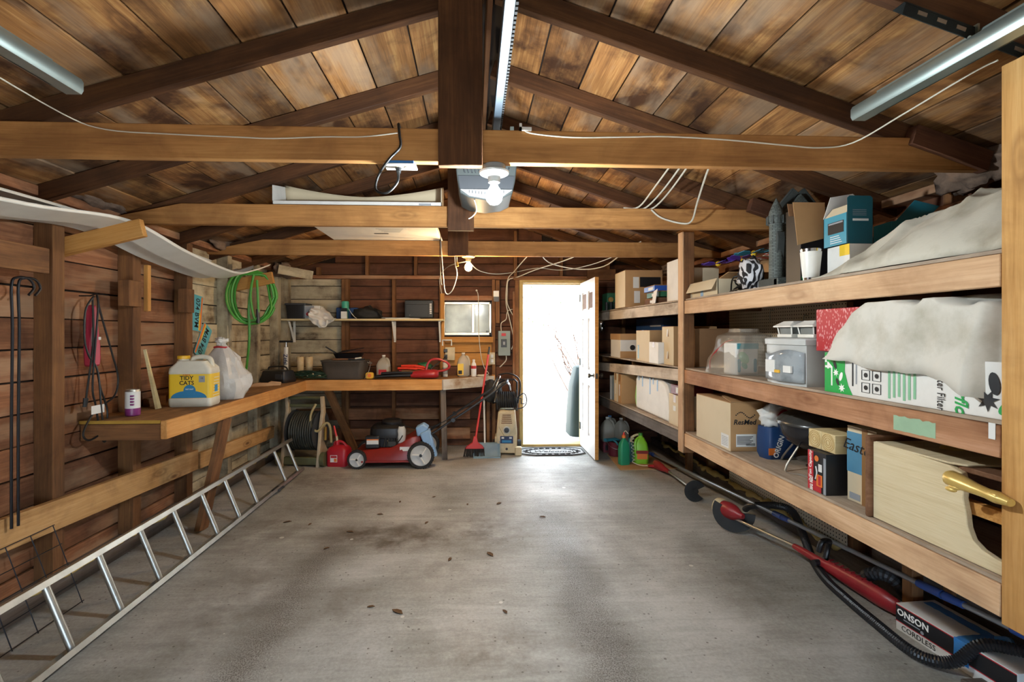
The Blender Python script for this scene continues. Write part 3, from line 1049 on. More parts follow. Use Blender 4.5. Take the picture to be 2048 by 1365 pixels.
# ------------------------------------------------------------------ garage door opener and its rail
t = thing('door_opener', 'grey garage door opener hanging behind the near tie beam', 'door opener', (.065, 2.58, 2.15))
w2 = .16
prof = [(-w2, .24), (-w2 - .003, .17), (-w2 + .005, .10), (-w2 + .02, .03), (-.09, .005), (0, -.008), (.09, .005), (w2 - .02, .03), (w2 - .005, .10), (w2 + .003, .17), (w2, .24), (0, .27)]
MB().prism(prof, (0, 0.02, 0), (1, 0, 0), (0, 0, 1), (0, .30, 0)).build('housing', 'opener_grey', t, bevel=.006)
MB().prism([(-w2 + .01, .12), (-w2 + .02, .05), (w2 - .02, .05), (w2 - .01, .12)], (0, .014, 0), (1, 0, 0), (0, 0, 1), (0, .01, 0)).build('lens_recess', 'dark_grey_plastic', t)
MB().prism([(-w2 + .02, .045), (-.09, .010), (0, -.004), (.09, .010), (w2 - .02, .045)], (0, .004, 0), (1, 0, 0), (0, 0, 1), (0, .016, 0)).build('lens_lip', 'grey_plastic', t, bevel=.002)
mb = MB()
for k in range(5):
    for sgn in (-1, 1):
        mb.box((sgn * (.04 + k * .019), .012, .145), (.005, .02, .022), Matrix.Rotation(sgn * .25, 4, 'Y'))
for k in range(12):
    mb.box((-.09 + k * .0165, .002, .022 + .010 * abs(k - 5.5) / 5.5), (.003, .006, .014))
mb.build('vents', 'dark_grey_plastic', t)
MB().bx(-.15, .15, .05, .07, .24, .262).bx(-.15, -.13, .05, .07, .24, .40).bx(.13, .15, .05, .07, .24, .40).build('hanger_strap', 'galvanised', t)
t = thing('opener_rail', 'dark steel opener rail running over the tie beam to the camera', 'rail', (.09, 0, 0))
MB().bx(-.012, .018, -1.9, 2.31, 2.285, 2.335).build('rail', 'dark_steel', t, bevel=.002)
mb = MB()
for k in range(70):
    mb.bx(.019, .027, .95 + k * .02, .962 + k * .02, 2.300, 2.312)
mb.bx(.019, .024, -1.0, 2.31, 2.303, 2.309)
mb.build('drive_chain', 'black_rubber', t)
t = thing('pull_cord_handle', 'thin white pull cord dangling below the door opener', 'cord', (.0, 2.64, 2.135))
MB().tube([(0, 0, .02), (.012, 0, -.02), (.01, 0, -.05), (-.012, 0, -.075), (-.03, 0, -.085)], .003, 6, smooth=4).build('cord', 'cable_white', t)

def track(name, label, x, yend, sgn):
    t = thing(name, label, 'door track', (x, 0, 2.245), 0, 'horizontal door tracks')
    y0 = -1.75
    mb = MB()
    # C-shaped track
    sec = [(-.005, .0), (.045, .0), (.052, .012), (.052, .04), (.045, .052), (.02, .052), (.02, .049), (.043, .048), (.048, .039), (.048, .013), (.043, .004), (-.005, .003)]
    mb.prism([(sgn * a, b) for a, b in sec], (0, y0, 0), (1, 0, 0), (0, 0, 1), (0, yend - y0, 0))
    mb.build('channel', 'galvanised', t)
    MB().bx(-.004 if sgn > 0 else 0, .0 if sgn > 0 else .004, y0, yend - .06, 0.0, .085).build('angle', 'galvanised', t)
    for y in (yend - .1, yend - .22, yend - .5):
        MB().cyl((-.012, y, .022), (.012, y, .022), .008, n=6).cyl((-.016, y, .022), (.02, y, .022), .004, n=8).build('bolt', 'galvanised', t)
    return t
track('door_track', 'galvanised door track on the right side ending at a rafter', 1.49, 1.80, -1)
track('door_track', 'galvanised door track stub at the upper left edge', -1.38, 1.72, 1)
t = thing('track_hanger', 'black perforated angle iron bracket holding the right door track', 'bracket', (1.40, 1.385, 2.35))
mb = MB().bar((-.13, .0, .045), (.33, .0, -.105), .04, .003, up=(0, 0, 1)).bar((-.13, .018, .062), (.33, .018, -.088), .003, .04, up=(0, 0, 1))
mb.build('angle_iron', 'black_bracket', t)
for k in range(7):
    u = -.09 + k * .06
    MB().bar((u, -.003, .032 - (u + .09) * .326), (u + .028, -.003, .023 - (u + .09) * .326), .012, .002).build('slot', 'aluminium', t)
MB().bx(.088, .094, -.01, .03, -.10, .0).cyl((.05, -.02, -.05), (.13, -.02, -.05), .006, n=8).build('bolt', 'galvanised', t)

# long white boxes lying across the beams
t = thing('long_carton', 'long open white carton lying across the middle tie beam', 'carton', (-.765, 3.36, 2.268))
sx, sy = 1.10, .24
MB().bx(-sx / 2, sx / 2, -sy / 2, sy / 2, 0, .006).build('bottom_sheet', 'card_white', t)
MB().bx(-sx / 2, sx / 2, -sy / 2, -sy / 2 + .004, .0, .028).build('front_lip', 'card_white', t)
MB().grid(lambda u, v: V((-sx / 2 + sx * u, sy / 2 - .03 * v, v * (.115 + .075 * abs(2 * u - 1) ** 1.6))), 24, 5).build('back_sheet', 'card_light', t, solid=.004)
MB().prism([(-sy / 2, 0), (sy / 2, 0), (sy / 2 - .02, .18), (-sy / 2, .13)], (-sx / 2, 0, 0), Y3, Z3, (.004, 0, 0)).build('end_flap', 'card_white', t)
MB().prism([(-sy / 2, 0), (sy / 2, 0), (sy / 2 - .02, .18), (-sy / 2, .12)], (sx / 2 - .004, 0, 0), Y3, Z3, (.004, 0, 0)).build('end_flap', 'card_light', t)
decal('print', t, (sx * .40, -sy / 2, .014), (1, 0, 0), (0, 0, 1), .08, .012, 'ink_grey')
t = thing('flat_carton', 'flat white printed carton lying over the two rear tie beams', 'carton', (-.78, 4.12, 2.268))
MB().bx(-.48, .48, -.55, .55, 0, .045).build('body', 'card_white', t, bevel=.004)
decal('print_block', t, (.10, -.1, 0), (-1, 0, 0), (0, 1, 0), .28, .2, 'paper_label')
for k in range(4):
    decal('print_line', t, (.10, -.17 + k * .04, -.0008), (-1, 0, 0), (0, 1, 0), .22 - .03 * k, .012, 'ink_grey')
decal('print_mark', t, (.0, .02, -.0008), (-1, 0, 0), (0, 1, 0), .12, .03, 'ink_black')

# socket box under the near beam with its plugged-in loop of cable
t = thing('outlet_box', 'white outlet on the near tie beam with a plug in it', 'outlet', (-.30, 2.013, 2.13))
MB().bx(-.055, .055, -.03, .03, -.012, 0).build('box', 'tape_blue', t)
MB().bx(-.065, .065, -.038, .038, -.018, -.012).build('cover_plate', 'white_plastic', t, bevel=.003)
mb = MB()
for sx in (-.02, .02):
    mb.lathe([(.017, -.018), (.017, -.020), (0, -.020)], (sx + .012, 0, 0))
mb.build('receptacle', 'cream_plastic', t)
MB().cyl((-.01, 0, -.018), (-.008, -.004, -.045), .014, .008, n=10).build('plug', 'black_plastic', t)
t = thing('power_cable', 'black power cable looping from the outlet over the near beam', 'cable', (-.30, 2.0, 2.13))
MB().tube([(-.008, -.004, -.04), (-.01, -.02, -.09), (-.05, -.03, -.135), (-.095, -.02, -.12), (-.085, -.015, -.06), (-.04, -.03, .0), (.002, -.025, .05), (.0, -.022, .10), (-.005, -.02, .145), (-.005, .02, .147)], .0055, 8, smooth=6).build('cable', 'cable_black', t)

def wire(label, pts, r=.004, mat='cable_white', name='cable'):
    p0 = V(pts[0])
    return tag(MB().tube(pts, r, 6, smooth=5).build(name, mat), label, 'cable')
wire('thin white wire stapled along the left half of the near beam', [(-1.40, 1.3, 2.20), (-1.55, 1.9, 2.26), (-1.45, 1.985, 2.235), (-1.2, 1.988, 2.222), (-.95, 1.988, 2.215), (-.8, 1.988, 2.212), (-.6, 1.988, 2.222), (-.45, 1.988, 2.225), (-.31, 1.988, 2.243)], .0025)
wire('thin white wire draped along the right half of the near beam', [(.20, 1.989, 2.268), (.24, 1.986, 2.25), (.40, 1.985, 2.237), (.62, 1.985, 2.242), (.8, 1.985, 2.247), (1.05, 1.985, 2.238), (1.3, 1.985, 2.22), (1.45, 1.985, 2.212), (1.57, 1.95, 2.222), (1.60, 1.75, 2.25), (1.60, 1.5, 2.27), (1.60, 1.42, 2.268)], .003)
tag(MB().bx(.185, .235, 1.982, 1.992, 2.262, 2.275).bx(.185, .195, 1.982, 1.992, 2.262, 2.29).build('cable_clip', 'white_plastic'), 'tiny white cable clip on top of the near beam', 'clip')
bund = [((1.19, 2.66, 2.50), (1.14, 3.0, 2.36), (1.10, 3.21, 2.275), (1.0, 3.22, 2.268)),
        ((1.24, 2.66, 2.49), (1.20, 3.0, 2.35), (1.15, 3.21, 2.272), (1.08, 3.24, 2.268)),
        ((1.27, 2.66, 2.48), (1.24, 3.0, 2.34), (1.20, 3.21, 2.270), (1.12, 3.24, 2.268))]
for i, b in enumerate(bund):
    wire(['leftmost white cable of the bundle clipped under the right rafters', 'middle white cable of the bundle clipped under the right rafters', 'rightmost white cable of the bundle clipped under the right rafters'][i], list(b), .0055)
wire('white cable dipping in a V in front of the middle beam by the castle prop', [(1.34, 2.64, 2.45), (1.36, 2.8, 2.36), (1.40, 3.0, 2.25), (1.42, 3.12, 2.165), (1.38, 3.18, 2.16), (1.25, 3.2, 2.2), (1.18, 3.2, 2.255)], .006)
wire('cable hanging from the rear beam in a long loop left of the warm bulb', [(-.30, 4.42, 2.26), (-.285, 4.41, 2.05), (-.26, 4.41, 1.80), (-.20, 4.41, 1.81), (-.155, 4.41, 1.95), (-.17, 4.41, 2.05), (-.175, 4.41, 2.14)], .004, 'cable_white')
t = thing('hanging_plug', 'loose socket end hanging beside the warm bulb', 'plug', (-.155, 4.405, 2.06))
MB().cyl((0, 0, .06), (0, 0, .0), .003, n=6).build('lead', 'cable_white', t)
MB().cyl((0, 0, .01), (.006, 0, -.03), .010, .013, n=10).build('plug', 'brass', t)
wire('dark cable hanging from the rear beam with a plug end', [(-.305, 4.40, 2.3), (-.305, 4.39, 2.1), (-.30, 4.39, 1.92), (-.29, 4.39, 1.86)], .004, 'cable_black')
wire('brown wire sagging from the warm bulb to the right gable stud', [(-.05, 4.47, 2.09), (.05, 5.0, 2.07), (.25, 5.7, 2.12), (.5, 6.10, 2.19), (.8, 6.1, 2.245), (1.1, 6.09, 2.22), (1.35, 5.6, 2.22), (1.5, 4.8, 2.24), (1.55, 4.47, 2.27)], .0045)
wire('brown wire from the warm bulb to the window post', [(-.05, 4.47, 2.09), (-.25, 5.2, 2.15), (-.40, 6.08, 2.18), (-.43, 6.09, 2.1), (-.41, 6.08, 1.95), (-.40, 6.07, 1.92)], .0045)
wire('pale cable from the rear beam down the wall beside the door, left strand', [(.62, 4.47, 2.27), (.55, 5.2, 2.23), (.48, 5.9, 2.17), (.43, 6.08, 2.12), (.405, 6.09, 2.0), (.40, 6.09, 1.8), (.44, 6.1, 1.62), (.48, 6.12, 1.45), (.50, 6.12, 1.32), (.47, 6.13, 1.22)], .006)
wire('pale cable from the rear beam down the wall beside the door, right strand', [(1.2, 4.47, 2.26), (1.0, 5.2, 2.22), (.75, 5.9, 2.20), (.55, 6.08, 2.13), (.43, 6.09, 2.09), (.415, 6.085, 1.95), (.415, 6.085, 1.8), (.47, 6.1, 1.68), (.52, 6.12, 1.58), (.525, 6.13, 1.35), (.49, 6.13, 1.25)], .006)
wire('pale cable arching under the rear beam to the right shelves', [(.55, 4.47, 2.27), (.8, 5.2, 2.19), (1.15, 5.3, 2.13), (1.4, 5.2, 2.15), (1.5, 4.8, 2.24), (1.55, 4.47, 2.28)], .006)

# insulation stuffed above the plates
def clump(label, c, s, seed):
    m = MB()
    o0 = V((seed * 3.1, seed * 1.7, seed))
    nu, nv = 28, 16
    vs, fs = [], []
    for j in range(nv + 1):
        ph = PI * j / nv
        for i in range(nu):
            a = 2 * PI * i / nu
            d = V((math.sin(ph) * math.cos(a), math.sin(ph) * math.sin(a), math.cos(ph)))
            r = 1 + .45 * noise.noise(d * 2.2 + o0) + .22 * noise.noise(d * 4.5 + o0)
            vs.append((d.x * s[0] * r, d.y * s[1] * r, d.z * s[2] * r))
    for j in range(nv):
        for i in range(nu):
            fs.append((j * nu + i, (j + 1) * nu + i, (j + 1) * nu + (i + 1) % nu, j * nu + (i + 1) % nu))
    m.add(vs, fs)
    o = m.build('insulation_clump', 'insulation', sharp=180)
    o.location = c
    return tag(o, label, 'insulation', 'insulation stuffed along the eaves')
clump('grey insulation clump over the left plate near the vinyl strips', (-2.28, 3.05, 2.245), (.07, .24, .055), 1)
clump('brown insulation clump over the left plate above the green hose', (-2.25, 4.55, 2.22), (.08, .28, .06), 2)
clump('brown insulation clump in the rear left corner under the eaves', (-2.20, 5.75, 2.16), (.10, .25, .09), 3)
clump('pinkish insulation clump hanging over the right plate near the front post', (2.25, 2.10, 2.17), (.06, .16, .09), 4)
clump('pinkish insulation scrap over the right plate above the far boxes', (2.22, 5.3, 2.16), (.08, .3, .06), 5)

# ------------------------------------------------------------------ left side: ladder
t = thing('ladder', 'long aluminium ladder lying on its side along the left wall', 'ladder', (-1.755, 0, 0))
pd = V((-.13, 0, .325)).normalized()
nd = V((.325, 0, .13)).normalized()
WLAD = .355
for s0, nm in ((.015, 'rail'), (WLAD, 'rail')):
    mb = MB()
    c = pd * s0
    mb.bar(c + V((0, 1.0, .0)) + V((0, 0, .012)), c + V((0, 5.06, .0)) + V((0, 0, .012)), .006, .062, up=tuple(pd))
    for q in (-.031, .031):
        cc = c + nd * q + pd * (.011 if s0 < .1 else -.011) + V((0, 0, .012))
        mb.bar(cc + V((0, 1.0, 0)), cc + V((0, 5.06, 0)), .026, .004, up=tuple(pd))
    mb.build(nm, 'aluminium', t)
for y in (1.32, 1.62, 1.92, 2.223, 2.525, 2.828, 3.13, 3.445, 3.755, 4.06, 4.66, 4.975):
    a = pd * .02 + V((0, y, .012))
    b = pd * (WLAD - .003) + V((0, y, .012))
    MB().cyl(a, b, .016, n=14).build('rung', 'aluminium', t)
MB().bx(-.03, .04, 4.38, 4.50, .03, .045).build('rung_lock', 'dark_grey_plastic', t, bevel=.004)

# ------------------------------------------------------------------ workbench along the left and rear walls
BZ = .905
t = thing('workbench', 'L-shaped wooden workbench along the left and rear walls', 'workbench')
WBX = -1.85
o = MB().bx(-1.58, 1.58, -.255, .255, -.01, .01).build('left_top', 'bench_top', t)
o.matrix_local = Matrix.Translation((-2.118, 4.61, BZ - .01)) @ Matrix.Rotation(PI / 2, 4, 'Z')
MB().bx(-2.36, WBX - .04, 3.024, 3.030, BZ - .02, BZ - .001).build('plywood_edge', 'plywood_edge', t)
board('left_fascia', (WBX - .019, 3.022, BZ - .059), (WBX - .019, 5.485, BZ - .059), .112, .038, 'bench_fascia', t)
board('end_joist', (-2.36, 3.05, BZ - .072), (WBX - .04, 3.05, BZ - .072), .10, .038, 'stud_timber', t)
MB().prism([(-1.86, 5.49), (-.37, 5.49), (.20, 5.90), (.225, 6.09), (-1.86, 6.09)], (0, 0, BZ - .021), (1, 0, 0), (0, 1, 0), (0, 0, .02)).build('rear_top', 'bench_top', t)
board('rear_fascia', (-1.868, 5.469, BZ - .056), (-.36, 5.469, BZ - .056), .118, .038, 'bench_fascia', t)
board('corner_fascia', (-.355, 5.468, BZ - .056), (.235, 5.895, BZ - .056), .118, .038, 'bench_white', t)
board('end_block', (.235, 5.90, BZ - .056), (.24, 6.09, BZ - .056), .118, .038, 'bench_fascia', t)
board('leg', (-1.89, 3.80, BZ - .118), (-1.975, 3.62, .002), .038, .12, 'stud_timber', t, up=(1, 0, 0))
board('leg', (-.35, 5.52, BZ - .12), (-.33, 5.52, 0.0), .06, .038, 'weathered_board', t, up=(1, 0, 0))
board('leg', (-1.66, 5.62, BZ - .12), (-1.45, 6.0, 0.0), .09, .038, 'stud_timber', t, up=(1, 0, 0))
board('leg', (.17, 5.96, BZ - .12), (.17, 5.96, 0.0), .038, .06, 'stud_timber', t, up=(1, 0, 0))

# ------------------------------------------------------------------ wall shelf at the back
t = thing('wall_shelf', 'long pale shelf board on white metal brackets on the rear wall', 'shelf', (-1.335, 6.02, 1.575))
board('shelf_board', (-.965, 0, .012), (.965, 0, .012), .022, .30, 'pine', t)
for x in (-.87, .355, .915):
    m = MB().bx(x - .012, x + .012, .06, .08, -.26, .0).bx(x - .012, x + .012, -.13, .08, -.006, .0)
    m.bar((x, -.10, -.012), (x, .062, -.245), .004, .022, up=(0, -.6, -.4))
    m.build('bracket', 'white_plastic', t)
SZ = 1.60
t = thing('storage_bin', 'dark open plastic bin at the left end of the wall shelf', 'bin', (-2.13, 6.02, SZ))
MB().loft([[(x * k, y * k, z) for x, y in rr(.24, .22, .02)] for k, z in ((.88, 0), (1, .17), (1.03, .172), (1.03, .18), (.97, .18), (.95, .165), (.86, .02))], caps=False).bx(-.10, .10, -.09, .09, 0, .012).build('body', 'black_plastic', t)
MB().loft([[(x * k, y * k, zz) for x, y in rr(.25, .23, .02)] for k, zz in ((1.0, .160), (1.03, .164), (1.03, .181), (1.0, .184))], caps=False).build('rim', 'dark_grey_plastic', t)
t = thing('parts_box', 'small white box with a red tool picture on the wall shelf', 'box', (-1.93, 5.98, SZ))
MB().bx(-.09, .09, -.07, .07, 0, .155).build('body', 'card_white', t, bevel=.002)
MB().bx(-.091, .02, -.0712, -.07, .01, .15).build('front_print', 'ink_grey', t)
MB().ball((-.045, -.071, .055), .03, (1, .08, .8)).build('picture', 'ink_red', t)
MB().ball((.0, -.071, .06), .02, (1, .08, .7)).build('picture', 'ink_black', t)

def blobby(fn_center, name, mat, parent, s, seed, amp=.35, freq=2.5, nu=26, nv=16, flat=None, solid=0):
    m = MB()
    o0 = V((seed * 3.1, seed * 1.7, seed))
    vs, fs = [], []
    for j in range(nv + 1):
        ph = PI * j / nv
        for i in range(nu):
            a = 2 * PI * i / nu
            d = V((math.sin(ph) * math.cos(a), math.sin(ph) * math.sin(a), math.cos(ph)))
            r = 1 + amp * noise.noise(d * freq + o0) + amp * .6 * (abs(noise.noise(d * freq * 2.2 + o0)) * 2 - .5)
            p = V((d.x * s[0] * r, d.y * s[1] * r, d.z * s[2] * r)) + V(fn_center)
            if flat is not None and p.z < flat:
                p.z = flat
            vs.append(p)
    for j in range(nv):
        for i in range(nu):
            fs.append((j * nu + i, (j + 1) * nu + i, (j + 1) * nu + (i + 1) % nu, j * nu + (i + 1) % nu))
    m.add(vs, fs)
    return m.build(name, mat, parent, sharp=180)

t = thing('plastic_bag', 'crumpled white shopping bag hanging over the wall shelf edge', 'bag', (-1.79, 5.93, SZ))
MB().grid(lambda u, v: V((-.15 + .30 * u + .03 * noise.noise(V((u * 5, v * 5, 1))), -.05 + .0 * v - .075 * math.sin(min(v * 1.4, 1) * PI / 2) + .05 * noise.noise(V((u * 6, v * 7, 3))) + .09 * (1 - v) * math.sin(u * PI), .15 * math.sin(PI * min(1, u * .8 + .3)) * (1 - v) ** .7 - .11 * v * math.sin(PI * u) + .012 * noise.noise(V((u * 9, v * 9, 5))))), 22, 16).build('sheet', 'bag_white', t, solid=.002, sharp=180)
MB().tube([(-.03, -.13, -.02), (-.02, -.135, -.07), (.02, -.135, -.10), (.06, -.135, -.08), (.065, -.13, -.02)], .010, 8, smooth=5).build('handle_loop', 'bag_white', t)
t = thing('cup', 'teal tumbler behind a small white tin on the wall shelf', 'cup', (-1.56, 5.98, SZ))
MB().lathe([(.036, 0), (.040, .08), (.043, .10)], n=20).build('body', 'jug_teal_dark', t)
MB().lathe([(.043, .10), (.045, .20), (.040, .212), (0, .214)], n=20).build('lid', 'teal_plastic', t)
t = thing('small_tin', 'small white tin with a black top in front of the teal tumbler', 'tin', (-1.555, 5.91, SZ))
MB().bx(-.034, .034, -.02, .02, 0, .085).build('body', 'paper_label', t, bevel=.003)
MB().bx(-.034, .034, -.02, .02, .085, .125).build('top', 'black_plastic', t, bevel=.003)
t = thing('tool_case', 'blue case behind the teal tumbler on the wall shelf', 'case', (-1.56, 6.10, SZ))
MB().bx(-.13, .13, -.05, .05, 0, .14).build('shell', 'navy_card', t, bevel=.01)
MB().tube([(-.04, -.05, .13), (-.04, -.06, .16), (.04, -.06, .16), (.04, -.05, .13)], .006, 6).build('handle', 'black_plastic', t)
t = thing('canvas_bag', 'slumped dark canvas tool bag in the middle of the wall shelf', 'bag', (-1.30, 6.02, SZ))
blobby((0, 0, .06), 'body', 'black_rubber', t, (.17, .10, .085), 4, .3, 2, flat=0.0)
MB().tube([(.10, -.08, .10), (.16, -.09, .06), (.20, -.09, .015)], .010, 6, smooth=4).build('strap', 'black_plastic', t)
wire('thin white cable drooping from the tool bag on the wall shelf', [(-1.50, 5.90, 1.72), (-1.46, 5.89, 1.66), (-1.42, 5.885, 1.615), (-1.40, 5.88, 1.605)], .004)
t = thing('paper_sheets', 'loose pale papers lying on the wall shelf before the safe', 'paper', (-.86, 5.95, SZ))
MB().bx(-.20, .20, -.08, .06, 0, .006).build('sheet', 'paper_label', t)
MB().bx(-.25, .08, -.06, .07, .006, .014).build('sheet', 'sheet_grey', t)
t = thing('safe_box', 'black steel lock box on the wall shelf', 'lock box', (-.67, 6.04, SZ))
MB().bx(-.17, .17, -.10, .10, .012, .225).build('body', 'safe_grey', t, bevel=.006)
MB().bx(-.155, .115, -.108, -.10, .022, .175).build('door', 'safe_grey', t, bevel=.003)
MB().bx(.125, .16, -.103, -.10, .05, .20).build('keypad', 'black_plastic', t)
MB().cyl((-.105, -.108, .045), (-.105, -.115, .045), .010, n=12).build('key_lock', 'chrome', t)
mb = MB()
for k in range(6):
    mb.bx(.132, .155, -.106, -.103, .06 + k * .022, .074 + k * .022)
mb.build('keys', 'paper_label', t)

# electrics on the rear wall
t = thing('breaker_box', 'grey breaker box on the wall left of the open door', 'breaker box', (.375, 6.13, 1.30))
MB().bx(-.075, .075, -.075, .05, -.155, .155).build('cabinet', 'panel_grey', t, bevel=.004)
MB().bx(-.04, .03, -.082, -.075, -.05, .05).build('breaker_door', 'black_plastic', t, bevel=.002)
MB().bx(-.035, .02, -.0765, -.075, .09, .125).build('warning_sticker', 'ink_red', t)
MB().bx(-.015, .01, -.088, -.082, -.02, .02).build('switch_lever', 'grey_plastic', t)
t = thing('switch_box', 'small white switch box high on the post right of the window', 'switch', (.275, 6.075, 1.90))
MB().bx(-.035, .035, -.01, .01, -.02, .055).build('cover', 'white_plastic', t, bevel=.003)
MB().bx(-.03, .035, -.005, .012, -.08, -.02).build('base', 'black_plastic', t)
t = thing('outlet_box', 'white double outlet with black plugs beside the sill board', 'outlet', (-.30, 6.09, 1.17))
MB().bx(-.06, .06, -.02, .02, -.08, .08).build('cover_plate', 'cream_plastic', t, bevel=.003)
MB().bx(-.075, -.03, -.05, -.02, .02, .06).build('plug', 'black_plastic', t, bevel=.003)
MB().bx(-.07, -.03, -.05, -.02, -.06, -.01).build('plug', 'black_plastic', t, bevel=.003)
MB().tube([(-.09, -.03, .10), (-.09, -.03, .17), (.02, -.03, .17), (.02, -.03, .10)], .010, 6).build('bracket_frame', 'white_plastic', t)
t = thing('outlet_box', 'white outlet on the post by the broom handle', 'outlet', (.225, 6.09, 1.11))
MB().bx(-.035, .035, -.012, .012, -.075, .075).build('cover_plate', 'cream_plastic', t, bevel=.003)
MB().bx(-.016, .016, -.016, -.012, .01, .05).bx(-.016, .016, -.016, -.012, -.05, -.01).build('receptacle', 'white_plastic', t)
wire('white cord hanging from a hook above the window down to the bench', [(.03, 6.09, 1.955), (.05, 6.08, 1.90), (.055, 6.075, 1.70), (.06, 6.07, 1.40), (.085, 6.07, 1.15), (.13, 6.06, .99), (.18, 6.02, .925), (.10, 5.98, .914), (.05, 5.99, .914)], .005)
t = thing('wall_hook', 'small white hook above the window', 'hook', (.03, 6.10, 1.96))
MB().ball((0, 0, 0), .012).cyl((0, 0, 0), (0, .09, 0), .005, n=8).build('hook', 'white_plastic', t)
wire('white cable leaving the bottom of the breaker box', [(.40, 6.08, 1.145), (.40, 6.08, 1.09), (.36, 6.08, 1.04), (.32, 6.09, 1.0)], .006)
wire('white cable looping into the top of the breaker box', [(.34, 6.10, 1.455), (.34, 6.10, 1.55), (.40, 6.10, 1.60), (.42, 6.10, 1.70), (.50, 6.11, 1.72), (.53, 6.12, 1.62)], .005)
board_o = board('scrap_plank', (-2.15, 5.45, 2.13), (-1.83, 5.62, 2.08), .10, .025, 'siding_white')
tag(board_o, 'painted plank scrap wedged under the eaves above the rear corner', 'plank')
# ------------------------------------------------------------------ things on and above the left bench
X3, Y3, Z3 = (1, 0, 0), (0, 1, 0), (0, 0, 1)
NX, NY = (-1, 0, 0), (0, -1, 0)

def siding_strip(label, x0, x1, keys, flat=False):
    t = thing('vinyl_strip', label, 'siding', (0, 0, 0), 0, 'white siding strips on the wall arms')
    pts = smooth_path([(0, y, z) for y, z in keys], 8)
    def cross(u):
        if flat:
            return .012 if u in (0, 1) else 0
        # two laps with rolled edges
        k = (u * 2) % 1.0 if u < 1 else 1.0
        return .042 * k + (.012 if u in (0, 1) else 0)
    us = [0, .02, .1, .3, .48, .5, .52, .6, .8, .97, 1]
    nU = len(us) - 1
    m = MB()
    w = len(us)
    vs, fs = [], []
    for j, p in enumerate(pts):
        for u in us:
            vs.append((x0 + (x1 - x0) * u, p.y, p.z + cross(u)))
    for j in range(len(pts) - 1):
        for i in range(w - 1):
            fs.append((j * w + i, j * w + i + 1, (j + 1) * w + i + 1, (j + 1) * w + i))
    m.add(vs, fs)
    m.build('panel', 'vinyl_white', t, solid=.0025, sharp=25)
    return t
siding_strip('wide white vinyl siding strip sagging between the two wall arms', -2.24, -1.93, [(1.5, 1.90), (2.2, 1.945), (2.83, 2.015), (3.4, 1.93), (4.03, 1.875), (4.4, 1.94), (4.72, 2.03)])
siding_strip('shorter white vinyl strip lying against the wall above the sagging one', -2.26, -2.06, [(1.5, 2.03), (2.2, 2.055), (2.83, 2.06), (3.4, 2.02), (3.93, 1.99)], True)

t = thing('garden_hose', 'coiled green garden hose hanging on the wall arm', 'hose', (-2.08, 4.66, 1.77))
rh = random.Random(5)
hp = []
for k in range(6 * 14):
    a = 2 * PI * k / 14
    lp = k // 14
    ro = 1 + .12 * math.sin(lp * 2.1)
    ax = math.cos(a) * (.205 + .02 * math.sin(lp * 3)) * (1 - .18 * (lp % 3 == 1))
    az = math.sin(a) * .255 * (1 - .12 * (lp % 3 == 2)) + .0
    az = min(az, .205 + .01 * lp)
    th = .5 + .12 * math.sin(lp * 1.7)
    hp.append((ax * math.cos(th), ax * math.sin(th) * .8 + lp * .012 - .03, az))
MB().tube(hp, .0115, 8, smooth=2).build('coil', 'hose_green', t)
MB().tube([(.03, -.03, .20), (.02, -.05, .10), (.0, -.06, -.1), (.0, -.05, -.26), (-.005, -.04, -.42), (-.03, -.02, -.58), (-.05, 0, -.68)], .0115, 8, smooth=5).build('tail', 'hose_green', t)
MB().tube([(.04, -.05, .20), (.02, -.07, .0), (.05, -.06, -.2), (.08, -.05, -.15), (.07, -.05, .15)], .0115, 8, smooth=5).build('inner_loop', 'hose_green', t)
MB().cyl((.075, -.05, -.12), (.08, -.05, -.25), .014, .017, n=12).build('nozzle', 'black_plastic', t)

t = thing('litter_jug', 'yellow labelled cat litter jug with a handle on the left bench', 'jug', (-2.03, 3.64, BZ), .10)
ring = lambda w, d, z, r: [(x, y, z) for x, y in rr(w, d, r)]
MB().loft([ring(.27, .17, 0, .02), ring(.285, .185, .012, .025), ring(.285, .185, .055, .025), ring(.278, .178, .06, .02), ring(.278, .178, .235, .02), ring(.285, .185, .24, .025), ring(.28, .18, .275, .03), ring(.20, .15, .315, .03), ring(.19, .14, .325, .02)]).build('body', 'jug_white', t, sharp=40)
MB().cyl((-.075, 0, .31), (-.075, 0, .345), .036, n=24).build('neck', 'jug_white', t)
MB().lathe([(.041, .338), (.041, .358), (.038, .362), (0, .363)], (-.075, 0, 0), n=28).build('cap', 'cap_yellow', t)
MB().tube([(-.02, 0, .318), (0, 0, .345), (.06, 0, .352), (.105, 0, .335), (.118, 0, .28), (.115, 0, .25)], .017, 10, smooth=5).build('handle', 'jug_white', t)
lab_ = MB().loft([ring(.281, .181, .062, .022), ring(.281, .181, .233, .022)], caps=False).build('label_sheet', 'label_yellow', t)
jug_, t = t, lab_
fy = -.0906
mb = MB()
n = 20
mb.prism([(-.118, 0), (.118, 0)] + [(.118 * math.cos(a), .052 * math.sin(a)) for a in [PI * k / n for k in range(n + 1)]][1:-1], (0, fy, .064), X3, Z3, (0, -.0008, 0))
mb.build('label_wave', 'ink_blue', t)
MB().lathe([(.040, 0), (.040, .001), (0, .001)], (.005, fy - .0008, .118), NY, 24).build('label_badge', 'ink_blue', t)
MB().prism([(-.02, 0), (.02, 0), (.02, .046), (-.02, .046)], (.085, fy, .175), X3, Z3, (0, -.0008, 0)).build('label_seal', 'ink_grey', t)
text('lettering', 'TIDY', .040, t, (-.015, fy, .205), X3, Z3, 'ink_black', bold=.0008)
text('lettering', 'CATS', .040, t, (-.015, fy, .170), X3, Z3, 'ink_black', bold=.0008)
